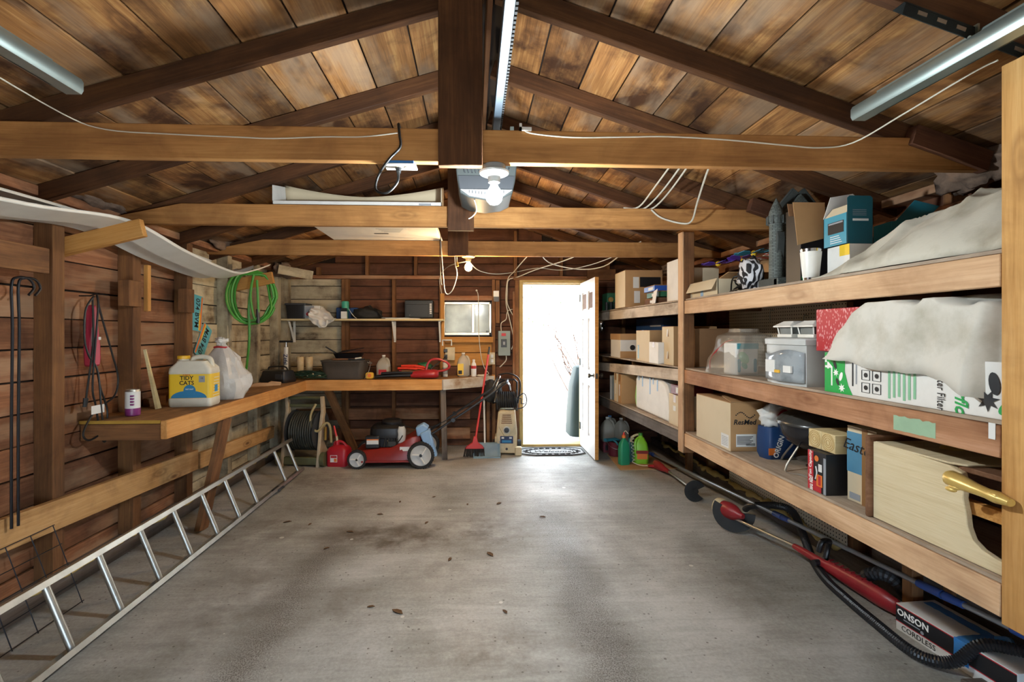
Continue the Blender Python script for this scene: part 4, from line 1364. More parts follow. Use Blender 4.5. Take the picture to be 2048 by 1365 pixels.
text('lettering', 'PURINA', .014, t, (-.015, fy - .0004, .2275), X3, Z3, 'ink_red')
text('lettering', 'INSTANT', .013, t, (.005, fy - .002, .126), X3, Z3, 'ink_white')
text('lettering', '10', .018, t, (.085, fy - .001, .203), X3, Z3, 'ink_black')
MB().prism([(0, 0), (.05, 0), (.05, .05), (0, .05)], (.142, -.02, .10), Y3, Z3, (.0008, 0, 0)).build('side_print', 'ink_blue', t)
for k in range(7):
    MB().bx(.141, .1425, -.05 + .004 * k, .055, .075 + k * .021, .079 + k * .021).build('side_line', 'paper_label', t)
t = jug_

t = thing('trash_bag', 'knotted white plastic bag behind the litter jug', 'bag', (-1.985, 4.02, BZ))
def bagshape(hh, w, d, seed):
    rings = []
    for j in range(17):
        v = j / 16
        z = hh * v
        wid = (0.8 + .35 * math.sin(min(v * 1.5, 1) * PI)) if v < .75 else (0.8 + .35 * math.sin(min(.75 * 1.5, 1) * PI)) * (1 - (v - .75) / .25 * .78)
        ring_ = []
        for i in range(30):
            a = 2 * PI * i / 30
            r = wid * (1 + .22 * noise.noise(V((math.cos(a) * 1.6, math.sin(a) * 1.6, v * 3 + seed))) - .30 * abs(noise.noise(V((math.cos(a) * 3.2, math.sin(a) * 3.2, v * 4.5 + seed)))))
            ring_.append((w * r * math.cos(a) - .05 * v, d * r * math.sin(a), z))
        rings.append(ring_)
    return rings
MB().loft(bagshape(.44, .165, .13, 1)).build('sheet', 'bag_film', t, sharp=28)
MB().tube([(-.09, -.03, .41), (-.05, -.045, .415), (-.005, -.03, .41), (0, .02, .41), (-.05, .035, .41)], .007, 8, closed=True, smooth=4).build('tie_ribbon', 'ink_red', t)
blobby((-.05, 0, .46), 'knot', 'bag_white', t, (.045, .035, .03), 9, .5, 3)
blobby((.02, -.01, .13), 'contents', 'grey_plastic', t, (.10, .07, .12), 13, .3, 3, flat=.005)

t = thing('drink_can', 'tall white and purple can on the end of the left bench', 'can', (-2.17, 3.20, BZ))
MB().lathe([(.035, 0), (.041, .006), (.041, .05), ], n=24).build('lower_band', 'can_purple', t)
MB().lathe([(.041, .05), (.041, .155)], n=24).build('upper_band', 'paper_label', t)
MB().lathe([(.041, .155), (.037, .164), (.037, .168), (.034, .164), (0, .163)], n=24).build('lid', 'aluminium', t)
MB().lathe([(.0415, .012), (.0415, .0345)], n=24).build('stripe', 'can_purple', t)
for k in range(4):
    MB().bx(.012, .03, -.0425, -.030, .07 + k * .018, .08 + k * .018).build('print_mark', 'can_purple', t)
t = thing('wood_stake', 'pointed pale wooden stake leaning on the stud above the bench', 'stake', (-2.19, 3.47, BZ))
MB().prism([(-.02, 0), (.02, 0), (.004, .42), (-.002, .42)], (0, 0, 0), Y3, (-.22, 0, .975), (.018, 0, .004)).build('stake', 'pine', t)
t = thing('wood_offcut', 'short wood offcut behind the cat litter jug', 'offcut', (-2.26, 3.62, BZ))
board('block', (-.06, -.06, .03), (-.06, .12, .03), .06, .05, 'stud_timber', t)
t = thing('wood_offcut', 'pale jagged wood offcut near the corner of the bench', 'offcut', (-2.06, 4.92, BZ), .5)
MB().prism([(-.14, 0), (.13, 0), (.14, .03), (.05, .045), (.02, .03), (-.08, .035), (-.13, .02)], (0, -.03, 0), X3, Z3, (0, .05, 0)).build('block', 'shelf_fascia', t, bevel=.003)

def plate_sign(label, c, rot, s1):
    t = thing('license_plate', label, 'license plate', c, 0, 'licence plates on the left wall')
    # face looks along +X; u runs along the text
    a = rot
    u = V((0, math.cos(a), math.sin(a)))
    v = V((0, -math.sin(a), math.cos(a)))
    w = V((1, 0, 0))
    pl_ = MB().prism(rr(.305, .152, .015), (0, 0, 0), u, v, w * .002).build('plate', 'plate_teal', t)
    MB().prism([(-.145, .045), (.145, .045), (.145, .068), (-.145, .068)], w * .002, u, v, w * .0008).build('top_band', 'ink_orange', pl_)
    MB().prism([(-.05, .030), (.145, .030), (.145, .045), (.02, .045)], w * .002, u, v, w * .0008).build('hill_band', 'label_yellow', pl_)
    text('lettering', s1, .085, pl_, w * .0025 + v * -.008, u, v, 'ink_black', bold=.001, squeeze=.8)
    return t
plate_sign('teal licence plate reading 074 BVM hung upright behind the stud', (-2.362, 4.27, 1.60), -PI / 2 - .12, '074 BVM')
plate_sign('teal licence plate tilted on the white wall above the plastic bag', (-2.362, 4.36, 1.36), PI / 2 - .55, '074 BVM')

t = thing('hedge_trimmer', 'red hedge trimmer handle hanging by its black cord on the left wall', 'hedge trimmer', (-2.30, 3.03, 1.40))
prof = [(-.02, .20), (.012, .20), (.03, .06), (.045, -.04), (.048, -.12), (.04, -.17), (-.03, -.17), (-.035, -.05), (-.02, .05)]
MB().prism(prof, (-.02, 0, 0), Y3, Z3, (.05, 0, 0)).build('body', 'trimmer_pink', t, bevel=.012)
MB().prism([(-.032, .06), (-.015, .10), (-.02, -.02), (-.034, -.05)], (.031, 0, 0), Y3, Z3, (.001, 0, 0)).build('grip', 'grey_plastic', t)
MB().bx(.03, .032, .02, .04, -.01, .008).build('sticker', 'paper_label', t)
MB().tube([(.03, -.01, .25), (.05, -.05, .24), (.04, -.09, .16), (.035, -.09, .0), (.035, -.06, -.10), (.05, -.01, -.20), (.05, .02, -.45), (.045, .06, -.62), (.04, .03, -.60), (.045, -.02, -.40), (.05, -.05, -.28), (.05, -.02, .05), (.045, 0, .2), (.03, .01, .26), (.03, .03, .18), (.035, .07, .05), (.04, .12, -.10), (.04, .17, -.25), (.035, .15, -.36), (.03, .06, -.41), (.03, -.02, -.45), (.035, -.1, -.55), (.04, -.06, -.60), (.04, .05, -.56), (.04, .08, -.45), (.035, .03, -.30), (.03, .01, -.18)], .0055, 8, smooth=6).build('cord', 'cable_black', t)
MB().tube([(.035, -.03, .24), (.04, -.03, .0), (.04, -.05, -.15), (.035, -.07, -.30), (.035, -.08, -.36)], .0055, 8, smooth=5).build('cord_end', 'cable_black', t)
MB().cyl((.035, -.08, -.35), (.035, -.09, -.40), .014, .010, n=8).build('plug', 'black_plastic', t)
MB().bx(.05, .0512, -.06, .04, -.45, -.40).build('cord_tag', 'paper_label', t)
t = thing('nail_hook', 'bent nail holding the hanging hedge trimmer', 'nail', (-2.365, 3.035, 1.655))
MB().tube([(-.01, 0, 0), (.06, 0, 0), (.10, 0, .015)], .004, 6).build('nail', 'black_iron', t)

t = thing('shepherd_hooks', 'pair of black iron garden hooks hanging at the left edge', 'garden hook', (-2.20, 2.42, 0))
for k, y in enumerate((0.0, .035)):
    MB().tube([(0, y, .50), (0, y, 1.0), (.0, y + .005, 1.45), (0, y, 1.66), (.0, y + .03, 1.70), (0, y + .09, 1.70), (0, y + .12, 1.66), (0, y + .09, 1.62)], .006, 8, smooth=4).build('hook_rod', 'black_iron', t)
t = thing('wire_fence', 'dark wire garden fence panel leaning behind the ladder at lower left', 'fence panel', (-2.16, 2.30, 0))
mb = MB()
for k in range(8):
    y = -.55 + k * .13
    mb.cyl((.10, y, .01), (-.05, y, .42), .0025, n=5)
for k in range(5):
    f = k / 4
    mb.cyl((.10 - .15 * f, -.56, .02 + .40 * f), (.10 - .15 * f, .37, .02 + .40 * f), .0025, n=5)
mb.build('wire_grid', 'black_iron', t)
t = thing('iron_ring', 'galvanised pulley ring hanging under the left plate', 'ring', (-2.33, 2.53, 2.06))
MB().tube([(0, .035 * math.cos(2 * PI * k / 16), .028 * math.sin(2 * PI * k / 16)) for k in range(16)], .007, 8, closed=True).build('ring', 'galvanised', t)

# ------------------------------------------------------------------ things on the rear bench
t = thing('battery_charger', 'shiny black battery charger at the corner of the bench', 'charger', (-2.09, 5.30, BZ), -.3)
MB().loft([ring(.30, .20, 0, .02), ring(.31, .21, .03, .02), ring(.27, .17, .12, .02), ring(.24, .14, .128, .02)]).build('case', 'black_plastic', t)
MB().bx(.05, .13, -.112, -.098, .04, .09).build('gauge', 'dark_grey_plastic', t)
MB().tube([(-.12, 0, .125), (-.10, 0, .16), (.08, 0, .165), (.12, 0, .125)], .008, 8, smooth=4).build('handle', 'black_plastic', t)
rc = random.Random(8)
t = thing('cord_tangle', 'tangled dark green extension cord heaped on the bench corner', 'cord', (-1.86, 5.62, BZ))
mb = MB()
for q in range(7):
    pts = []
    for k in range(16):
        a = k * .62 + q
        r = .10 + .10 * rc.random()
        pts.append((1.35 * r * math.cos(a) + rc.uniform(-.03, .03), .62 * r * math.sin(a) - .02, .012 + .10 * rc.random() * (1 - r * 2.0) + .02 * rc.random()))
    mb.tube(pts, .0055, 6, smooth=4)
mb.build('cord', 'cord_green', t)
for k in range(5):
    MB().cyl((-.15 + k * .07, -.10, .05 + .02 * (k % 2)), (-.13 + k * .07, -.115, .045), .010, .007, n=8).build('socket', 'cream_plastic', t)
t = thing('floor_pump', 'white and yellow bicycle pump with a black handle on the bench corner', 'bicycle pump', (-2.165, 5.72, BZ))
MB().cyl((0, 0, .02), (0, 0, .36), .024, n=16).build('barrel', 'white_plastic', t)
MB().cyl((0, 0, .0), (0, 0, .10), .027, n=16).build('lower_sleeve', 'label_yellow', t)
MB().cyl((0, 0, .36), (0, 0, .42), .008, n=8).build('rod', 'chrome', t)
MB().cyl((-.075, 0, .425), (.075, 0, .425), .012, n=12).build('handle', 'black_plastic', t)
MB().bx(-.08, .08, -.05, .05, 0, .012).build('foot', 'black_plastic', t)
text('lettering', 'Zéfal', .06, t, (0, -.0255, .22), (0, 0, -1), X3, 'ink_navy', bold=.001)
for k, x in enumerate((-2.03, -1.93)):
    t = thing('turned_leg', ['pale turned wooden leg standing left of its twin on the bench', 'pale turned wooden leg standing right of its twin on the bench'][k], 'wooden leg', (x, 5.80, BZ), 0, 'pair of turned wooden legs')
    MB().lathe([(.022, 0), (.030, .03), (.036, .10), (.043, .19), (.044, .235), (.040, .245), (0, .247)], n=18).build('leg', 'turned_wood', t)
    MB().cyl((0, 0, .247), (0, 0, .252), .006, n=8).build('dowel_pin', 'black_iron', t)
t = thing('roasting_pan', 'big dark grey roasting pan with lid on the rear bench', 'roasting pan', (-1.47, 5.66, BZ))
MB().loft([ring(.42, .24, 0, .05), ring(.46, .28, .10, .06), ring(.50, .31, .20, .07), ring(.515, .325, .205, .07), ring(.515, .325, .215, .07)]).build('pan', 'roaster_grey', t, sharp=50)
MB().tube([(.255, -.05, .19), (.285, -.045, .175), (.285, .045, .175), (.255, .05, .19)], .006, 8, smooth=3).build('handle', 'aluminium', t)
MB().tube([(.29, -.04, .17), (.27, -.06, .08), (.24, -.12, .01)], .003, 6, smooth=3).build('hook_wire', 'aluminium', t)
t = thing('grill_grate', 'stack of black grill parts on top of the roasting pan', 'grill parts', (-1.44, 5.68, BZ + .216))
MB().bx(-.16, .15, -.11, .11, 0, .02).build('griddle', 'dark_edge', t, bevel=.004)
MB().bx(.02, .20, -.12, -.08, .0, .018).build('griddle_handle', 'black_plastic', t, bevel=.004)
MB().loft([ring(.26, .20, .02, .04), ring(.31, .24, .07, .05), ring(.32, .25, .075, .05), ring(.29, .22, .07, .05), ring(.24, .18, .03, .04)]).build('skillet', 'black_iron', t)
mb = MB()
for k in range(9):
    mb.bar((-.10 + k * .028, -.1, .08 + .006 * k), (-.08 + k * .028, .09, .10 + .004 * k), .006, .006)
mb.bar((-.12, -.1, .08), (.16, -.1, .115), .006, .006)
mb.bar((-.10, .08, .10), (.16, .08, .13), .006, .006)
mb.build('grate', 'black_iron', t)
MB().cyl((-.12, .0, .06), (-.26, -.02, .15), .010, .008, n=10).build('skillet_handle', 'black_plastic', t)
MB().cyl((.10, -.12, .02), (.17, -.12, .028), .008, n=8).build('tong_tip', 'white_plastic', t)
t = thing('tape_measure', 'yellow tape measure with its blade out on the rear bench', 'tape measure', (-1.19, 5.62, BZ))
MB().prism(rr(.09, .075, .025), (0, -.02, .0375), X3, Z3, (0, .04, 0)).build('case', 'cap_yellow', t, bevel=.004)
MB().lathe([(.022, 0), (.022, .003), (0, .003)], (0, -.02, .04), NY, 16).build('hub', 'ink_orange', t)
MB().bx(.04, .16, -.012, .012, .002, .03).build('blade', 'straw', t)
t = thing('milk_jug', 'empty clear milk jug with a red label on the rear bench', 'jug', (-1.08, 5.88, BZ))
def gallon(t, mat, h=.25, w=.15, label=None, capmat='white_plastic', d=None):
    d = d or w
    MB().loft([ring(w * .9, d * .9, 0, .02), ring(w, d, .02, .03), ring(w, d, h * .58, .03), ring(w * .82, d * .82, h * .75, .035), ring(w * .45, d * .45, h * .9, .025), ring(.04, .04, h * .93, .015), ring(.04, .04, h, .015)]).build('body', mat, t, sharp=60)
    MB().tube([(w * .2, -d * .1, h * .9), (w * .36, -d * .2, h * .86), (w * .46, -d * .3, h * .70), (w * .46, -d * .38, h * .5)], .012, 8, smooth=4).build('handle', mat, t)
    MB().cyl((0, 0, h), (0, 0, h + .014), .021, n=16).build('cap', capmat, t)
gallon(t, 'clear_jug', .245, .155)
MB().bx(-.045, .045, -.0785, -.0775, .035, .09).build('label_sheet', 'ink_red', t)
MB().bx(-.02, .05, -.0795, -.0785, .045, .06).build('label_script', 'paper_label', t)

t = thing('small_carton', 'low brown carton under the red gloves on the rear bench', 'carton', (-.68, 5.86, BZ))
MB().bx(-.17, .17, -.10, .10, 0, .085).build('body', 'card', t, bevel=.002)
MB().bx(-.20, -.17, -.10, .02, .04, .085).build('flap', 'ink_red', t)
def finger(m, pts, r):
    m.tube(pts, r, 8, smooth=4, rfun=lambda u, i: r * (1.0 if u < .85 else .75))
t = thing('work_gloves', 'bright red rubber gloves lying on the small carton', 'gloves', (-.70, 5.80, BZ + .088), .12)
mb = MB()
mb.loft([[(x, y * .055 + .0, z * .016 + .018) for y, z in [(math.cos(2 * PI * k / 12), math.sin(2 * PI * k / 12)) for k in range(12)]] for x in (-.20, -.16, -.10, -.04, .0)])
for k, y in enumerate((-.04, -.014, .014, .04)):
    finger(mb, [(-.02, y * .8, .016), (.05, y * 1.3, .016), (.11, y * 1.7, .004 - .012 * k * .3), (.14, y * 1.9, -.015)], .012)
finger(mb, [(-.07, -.045, .016), (-.02, -.08, .018), (.03, -.09, .012)], .012)
mb.build('glove', 'glove_red', t, sharp=60)
mb = MB()
mb.loft([[(x, y * .05 + .03, z * .014 + .045) for y, z in [(math.cos(2 * PI * k / 12), math.sin(2 * PI * k / 12)) for k in range(12)]] for x in (-.16, -.10, -.04, .02)])
for k, y in enumerate((-.01, .014, .038, .06)):
    finger(mb, [(.0, y, .042), (.06, y * 1.2, .038), (.12, y * 1.4 - .01, .022)], .011)
mb.build('glove', 'glove_red', t, sharp=60)
t = thing('chip_bag', 'crumpled green and white packet behind the gloves', 'packet', (-.60, 5.96, BZ + .088))
blobby((0, 0, .035), 'packet', 'game_green', t, (.09, .05, .045), 6, .4, 2.6, flat=0)
t = thing('leaf_blower', 'red leaf blower with a long black nozzle on the rear bench', 'leaf blower', (-.55, 5.60, BZ))
MB().loft([[(x, .0 + y * ry, .055 + z * rz_ + dz) for y, z in [(math.cos(2 * PI * k / 14), math.sin(2 * PI * k / 14)) for k in range(14)]] for x, ry, rz_, dz in ((-.17, .035, .030, -.01), (-.10, .05, .045, -.005), (.0, .065, .05, 0), (.09, .075, .052, 0), (.13, .06, .045, 0), (.145, .03, .03, 0))]).build('motor_housing', 'tool_red', t, sharp=60)
MB().tube([(.0, -.0, .09), (.02, 0, .17), (.06, 0, .215), (.13, 0, .225), (.20, 0, .205), (.255, 0, .17), (.265, 0, .13), (.22, 0, .10), (.14, 0, .085), (.08, 0, .08)], .0135, 10, smooth=5).build('handle', 'tool_red', t)
MB().loft([[(x, y * ry, z0 + z * rz_) for y, z in [(math.cos(2 * PI * k / 12), math.sin(2 * PI * k / 12)) for k in range(12)]] for x, ry, rz_, z0 in ((-.165, .032, .030, .045), (-.40, .034, .026, .038), (-.56, .040, .018, .026), (-.575, .040, .016, .026))]).build('nozzle', 'black_plastic', t, sharp=60)
MB().loft([[(x, -.03 + y * ry, z0 + z * rz_) for y, z in [(math.cos(2 * PI * k / 12), math.sin(2 * PI * k / 12)) for k in range(12)]] for x, ry, rz_, z0 in ((-.15, .02, .015, .07), (-.30, .02, .016, .075), (-.50, .022, .014, .065))]).build('upper_tube', 'black_plastic', t, sharp=60)
MB().tube([(.05, .0, .11), (.10, .12, .15), (.16, .30, .19), (.20, .40, .23)], .006, 8, smooth=4).build('cord', 'cable_black', t)
t = thing('spray_can', 'white spray can standing behind the leaf blower handle', 'spray can', (-.345, 5.86, BZ))
MB().cyl((0, 0, 0), (0, 0, .17), .030, n=20).build('body', 'paper_label', t)
MB().lathe([(.030, .17), (.027, .18), (.027, .205), (0, .208)], n=20).build('cap', 'sheet_grey', t)
MB().lathe([(.0305, .03), (.0305, .11)], n=20).build('label_band', 'ink_grey', t)
t = thing('coolant_jug', 'cloudy coolant jug with a yellow label on the bench end', 'jug', (-.13, 5.90, BZ), .1)
gallon(t, 'clear_jug', .27, .15, d=.11)
MB().bx(-.072, -.002, -.0565, -.0555, .02, .155).build('label_sheet', 'label_yellow', t)
MB().bx(-.065, -.02, -.0575, -.0565, .03, .075).build('label_picture', 'ink_black', t)
MB().loft([ring(.142, .102, .004, .02), ring(.146, .106, .09, .03)]).build('liquid', 'safe_grey', t)
t = thing('cleaner_bottle', 'white bottle with a red label beside the coolant jug', 'bottle', (-.005, 5.86, BZ))
MB().lathe([(.028, 0), (.031, .01), (.031, .13), (.026, .155), (.014, .175), (.014, .185)], n=20).build('body', 'white_plastic', t)
MB().cyl((0, 0, .183), (0, 0, .205), .016, n=16).build('cap', 'white_plastic', t)
MB().lathe([(.0315, .095), (.0315, .13)], n=20).build('label_band', 'ink_red', t)
MB().lathe([(.0314, .03), (.0314, .093)], n=20).build('label_sheet', 'paper_label', t)
t = thing('cable_coil', 'small coil of white wire on the white end of the bench', 'cable', (.10, 5.88, BZ))
MB().tube([((.06 + .006 * (k // 14)) * math.cos(2 * PI * k / 14), (.045) * math.sin(2 * PI * k / 14), .006 + .002 * k / 14) for k in range(42)], .004, 6).build('coil', 'cable_white', t)

# ------------------------------------------------------------------ floor along the rear wall
t = thing('hose_reel', 'beige hose reel cart full of dark hose under the corner of the bench', 'hose reel', (-1.83, 5.42, 0), -.12)
for sgn, x in ((1, .17), (-1, -.19)):
    prof = [(-.16, 0), (-.06, 0), (-.02, .22), (.02, .40), (.0, .50), (.03, .56), (-.005, .74), (-.05, .74), (-.035, .58), (-.08, .44), (-.11, .25)]
    MB().prism(prof, (x, 0, 0), Y3, Z3, (sgn * .035, 0, 0)).build('side_frame', 'beige_plastic', t, bevel=.006)
    MB().prism([(-.10, .10), (.10, .02), (.12, .10), (.0, .26), (-.06, .30)], (x, 0, 0), Y3, Z3, (sgn * .025, 0, 0)).build('gusset', 'beige_plastic', t, bevel=.005)
MB().cyl((.21, -.10, .075), (.26, -.10, .075), .075, n=24).build('wheel', 'olive_plastic', t, bevel=.004)
MB().cyl((-.27, -.10, .075), (-.225, -.10, .075), .075, n=24).build('wheel', 'olive_plastic', t, bevel=.004)
MB().cyl((-.19, -.02, .72), (.17, -.02, .72), .018, n=14).build('handle_bar', 'olive_plastic', t)
MB().bx(-.19, .17, -.01, .01, .62, .65).build('cross_bar', 'olive_plastic', t)
MB().bx(-.19, .17, -.14, -.09, .02, .10).build('base_bar', 'olive_plastic', t, bevel=.006)
MB().lathe([(.22, -.155), (.22, -.145), (.12, -.14), (.12, .14), (.22, .145), (.22, .155)], (0, .02, .36), X3, 28).build('drum', 'dark_grey_plastic', t)
mb = MB()
for lay, (r, off) in enumerate(((.15, 0), (.175, .012), (.20, .004))):
    pts = []
    for k in range(10 * 20):
        a = 2 * PI * k / 20
        x = -.125 + .25 * (k / 200) + off * .5
        pts.append((x, .02 + r * math.cos(a), .36 + r * math.sin(a)))
    mb.tube(pts, .0125, 6)
mb.build('wound_hose', 'hose_dark', t, sharp=80)
MB().tube([(.13, -.06, .66), (.10, -.12, .55), (.12, -.14, .43), (.18, -.13, .38), (.23, -.10, .44), (.27, -.08, .46), (.30, -.08, .40), (.30, -.06, .25)], .013, 8, smooth=5).build('leader_hose', 'hose_beige', t)
MB().cyl((.25, -.09, .42), (.25, -.09, .28), .016, .013, n=10).build('nozzle', 'brass', t)

t = thing('gas_can', 'red plastic petrol can beside the hose reel', 'gas can', (-1.462, 5.36, 0), -.1)
MB().loft([ring(.21, .19, 0, .03), ring(.225, .20, .02, .04), ring(.225, .20, .16, .04), ring(.20, .18, .19, .05), ring(.12, .12, .215, .04), ring(.10, .10, .22, .03)]).build('body', 'can_red', t, sharp=50)
MB().tube([(-.06, 0, .19), (-.04, 0, .245), (.02, 0, .25), (.06, 0, .225), (.08, 0, .19)], .014, 8, smooth=4).build('handle', 'can_red', t)
MB().cyl((-.02, 0, .20), (-.022, 0, .255), .026, .022, n=16).build('collar', 'can_red', t)
MB().cyl((-.022, 0, .25), (-.03, 0, .31), .012, n=12).build('spout_neck', 'cream_plastic', t)
MB().cyl((-.03, 0, .30), (-.06, 0, .42), .012, .010, n=12).build('spout', 'broom_red', t)
wl_ = MB().bx(-.06, .015, -.1012, -.1, .05, .125).build('warning_label', 'paper_label', t)
MB().bx(-.055, .01, -.102, -.1012, .095, .12).build('label_print', 'ink_red', wl_)
MB().bx(-.02, .01, -.102, -.1012, .055, .09).build('label_print', 'ink_orange', wl_)

# lawn mower, nose to the left
t = thing('lawn_mower', 'red push lawn mower with a black engine under the rear bench', 'lawn mower', (-.885, 5.42, 0))
def wheel(t, x, y, r, w):
    hub = bpy.data.objects.new('wheel', None)
    m = MB().lathe([(r * .78, -w / 2), (r * .95, -w / 2), (r, -w * .3), (r, w * .3), (r * .95, w / 2), (r * .78, w / 2), (r * .78, -w / 2)], (x, y, r), Y3, 32)
    for k in range(32):
        a = 2 * PI * k / 32
        m.box((x + r * math.cos(a), y, r + r * math.sin(a)), (.006, w * .8, .010), Matrix.Rotation(-a, 4, 'Y'))
    wo = m.build('wheel', 'black_rubber', t)
    bpy.data.objects.remove(hub)
    MB().lathe([(r * .30, -w * .3), (r * .76, -w * .38), (r * .78, -w * .45), (r * .74, -w * .5), (r * .70, -w * .42), (r * .3, -w * .34)], (x, y, r), Y3, 28).lathe([(0, -w * .40), (r * .74, -w * .30), (r * .74, -w * .2), (0, -w * .2)], (x, y, r), Y3, 28).build('rim', 'light_grey_plastic', wo)
    mm = MB()
    for k in range(3):
        a = 2 * PI * k / 3 + .6
        mm.bar((x + r * .12 * math.cos(a), y - w * .43, r + r * .12 * math.sin(a)), (x + r * .66 * math.cos(a + .35), y - w * .43, r + r * .66 * math.sin(a + .35)), r * .22, .012, up=(0, 1, 0))
    mm.build('spoke', 'white_plastic', wo)
    MB().cyl((x, y - w * .55, r), (x, y, r), r * .12, n=12).build('axle_nut', 'black_plastic', wo)
wheel(t, -.345, -.235, .098, .05)
wheel(t, .325, -.255, .14, .05)
wheel(t, -.345, .23, .098, .05)
wheel(t, .34, .27, .14, .05)
rings = []
for x, zt_, hw in ((-.40, .15, .14), (-.37, .17, .20), (-.25, .185, .225), (.0, .21, .235), (.12, .26, .235), (.22, .32, .22), (.30, .335, .20), (.34, .30, .18)):
    zb = .07 if x > -.38 else .10
    rings.append([(x, -hw - .01, zb), (x, -hw, zt_ * .75), (x, -hw * .85, zt_), (x, hw * .85, zt_), (x, hw, zt_ * .75), (x, hw + .01, zb)])
MB().loft(rings).build('deck', 'mower_red', t, bevel=.008, sharp=50)
MB().bx(-.30, .24, -.258, -.248, .065, .085).build('skirt_lip', 'mower_red', t, bevel=.003)
MB().bx(.10, .22, -.2345, -.2325, .18, .225).build('sticker', 'paper_label', t)
MB().loft([[(x, y, z) for x, y in rr(.33, .30, .06, 4, -.09, 0)] for z in (.20, .30)]).build('engine_block', 'black_iron', t, bevel=.01)
MB().bx(-.27, -.12, -.19, -.13, .20, .33).build('muffler_box', 'black_plastic', t, bevel=.01)
MB().bx(-.255, -.13, -.192, -.19, .245, .30).build('engine_label', 'paper_label', t)
MB().bx(-.255, -.13, -.1925, -.192, .287, .30).build('engine_label_stripe', 'ink_orange', t)
MB().loft([[(x, y, z) for x, y in rr(.36 * k, .32 * k, .09 * k, 4, -.06, 0)] for k, z in ((1, .30), (1.03, .34), (.98, .40), (.80, .43), (.7, .435))]).build('blower_shroud', 'black_plastic', t)
MB().lathe([(.105, 0), (.11, .03), (.09, .048), (0, .05)], (-.02, 0, .43), n=24).build('recoil_cover', 'black_plastic', t)
MB().loft([[(.10 + x, -.11 + y, z) for x, y in rr(.09 * k, .10 * k, .03 * k)] for k, z in ((.8, .23), (1, .30), (1, .38), (.6, .42))]).build('fuel_tank', 'light_grey_plastic', t, sharp=60)
MB().cyl((.10, -.11, .40), (.10, -.11, .43), .025, n=14).build('fuel_cap', 'black_plastic', t)
mb = MB()
for k in range(5):
    mb.cyl((-.08 + k * .035, -.17, .21), (-.06 + k * .03, -.16, .30), .009, n=8)
mb.tube([(-.05, -.17, .28), (.02, -.18, .24), (.08, -.17, .27), (.12, -.16, .33)], .006, 6, smooth=4)
mb.bx(-.03, .05, -.185, -.15, .22, .27)
mb.build('carburettor', 'dark_knob', t)
for y in (-.19, .19):
    MB().tube([(.30, y, .25), (.36, y, .30), (.60, y, .46), (.90, y, .66), (1.10, y, .80), (1.18, y * .9, .86)], .012, 10, smooth=3).build('handle_tube', 'black_plastic', t)
    MB().lathe([(.022, -.012), (.026, 0), (.022, .012)], (.66, y - .02 * (1 if y < 0 else -1), .50), Y3, 12).build('clamp_knob', 'black_plastic', t)
MB().tube([(1.16, -.17, .85), (1.22, -.15, .88), (1.25, -.08, .90), (1.25, .08, .90), (1.22, .15, .88), (1.16, .17, .85)], .013, 10, smooth=4).build('handle_bar', 'black_plastic', t)
MB().tube([(1.10, -.18, .81), (1.14, -.16, .90), (1.17, -.08, .95), (1.17, .08, .95), (1.14, .16, .90), (1.10, .18, .81)], .006, 8, smooth=4).build('control_bail', 'chrome', t)
MB().tube([(.15, -.10, .42), (.30, -.16, .40), (.55, -.17, .47), (.85, -.175, .68), (1.05, -.18, .80)], .005, 6, smooth=5).build('control_cable', 'cable_black', t)
MB().prism([(0, 0), (.09, .04), (.12, .10), (.06, .14), (-.02, .10)], (.28, -.21, .32), X3, Z3, (0, .14, 0)).build('rag_top', 'bag_blue', t, bevel=.015)
MB().prism([(.02, .0), (.12, .05), (.205, -.24), (.11, -.24)], (.29, -.25, .36), X3, Z3, (0, .10, 0)).build('discharge_flap', 'bag_blue', t, bevel=.012)

# broom, dustpan, washer, mat
t = thing('broom', 'red handled broom standing against the bench end', 'broom', (.015, 5.60, 0))
MB().cyl((.0, .0, .20), (.16, .24, 1.20), .012, n=12).build('handle', 'broom_red', t)
MB().cyl((.155, .233, 1.17), (.168, .252, 1.26), .0125, n=12).build('handle_grip', 'black_plastic', t)
MB().prism([(-.12, .10), (.10, .10), (.085, .13), (.03, .17), (.015, .24), (-.02, .24), (-.035, .17), (-.10, .13)], (0, -.02, 0), X3, Z3, (0, .04, 0)).build('head', 'broom_red', t, bevel=.006)
mb = MB()
rb = random.Random(4)
for k in range(46):
    x = -.115 + .21 * (k % 23) / 22
    y = -.012 + .024 * (k // 23)
    mb.cyl((x, y, .11), (x * 1.15 + rb.uniform(-.008, .008), y * 2 + rb.uniform(-.006, .006), rb.uniform(.012, .022)), .0055, .0045, n=5)
mb.build('bristles', 'bristle', t)
t = thing('dustpan', 'pale blue dustpan standing behind the broom head', 'dustpan', (.145, 5.60, 0))
MB().grid(lambda u, v: V((-.15 + .30 * u, -.05 + .14 * v ** .8, .004 + .145 * v ** 1.4)), 8, 8).build('scoop', 'pan_blue', t, solid=.005)
MB().prism([(0, 0), (.14, .15), (.13, .16), (-.01, .02)], (-.155, -.05, 0), Y3, Z3, (.007, 0, 0)).build('side_wall', 'pan_blue', t)
MB().prism([(0, 0), (.14, .15), (.13, .17), (-.02, .03)], (.148, -.05, 0), Y3, Z3, (.007, 0, 0)).build('side_wall', 'pan_blue', t)
MB().bx(-.155, .155, -.055, -.045, 0, .012).build('lip', 'pan_blue', t)
MB().cyl((-.02, .09, .14), (-.03, .24, .78), .011, n=10).build('handle', 'white_plastic', t)

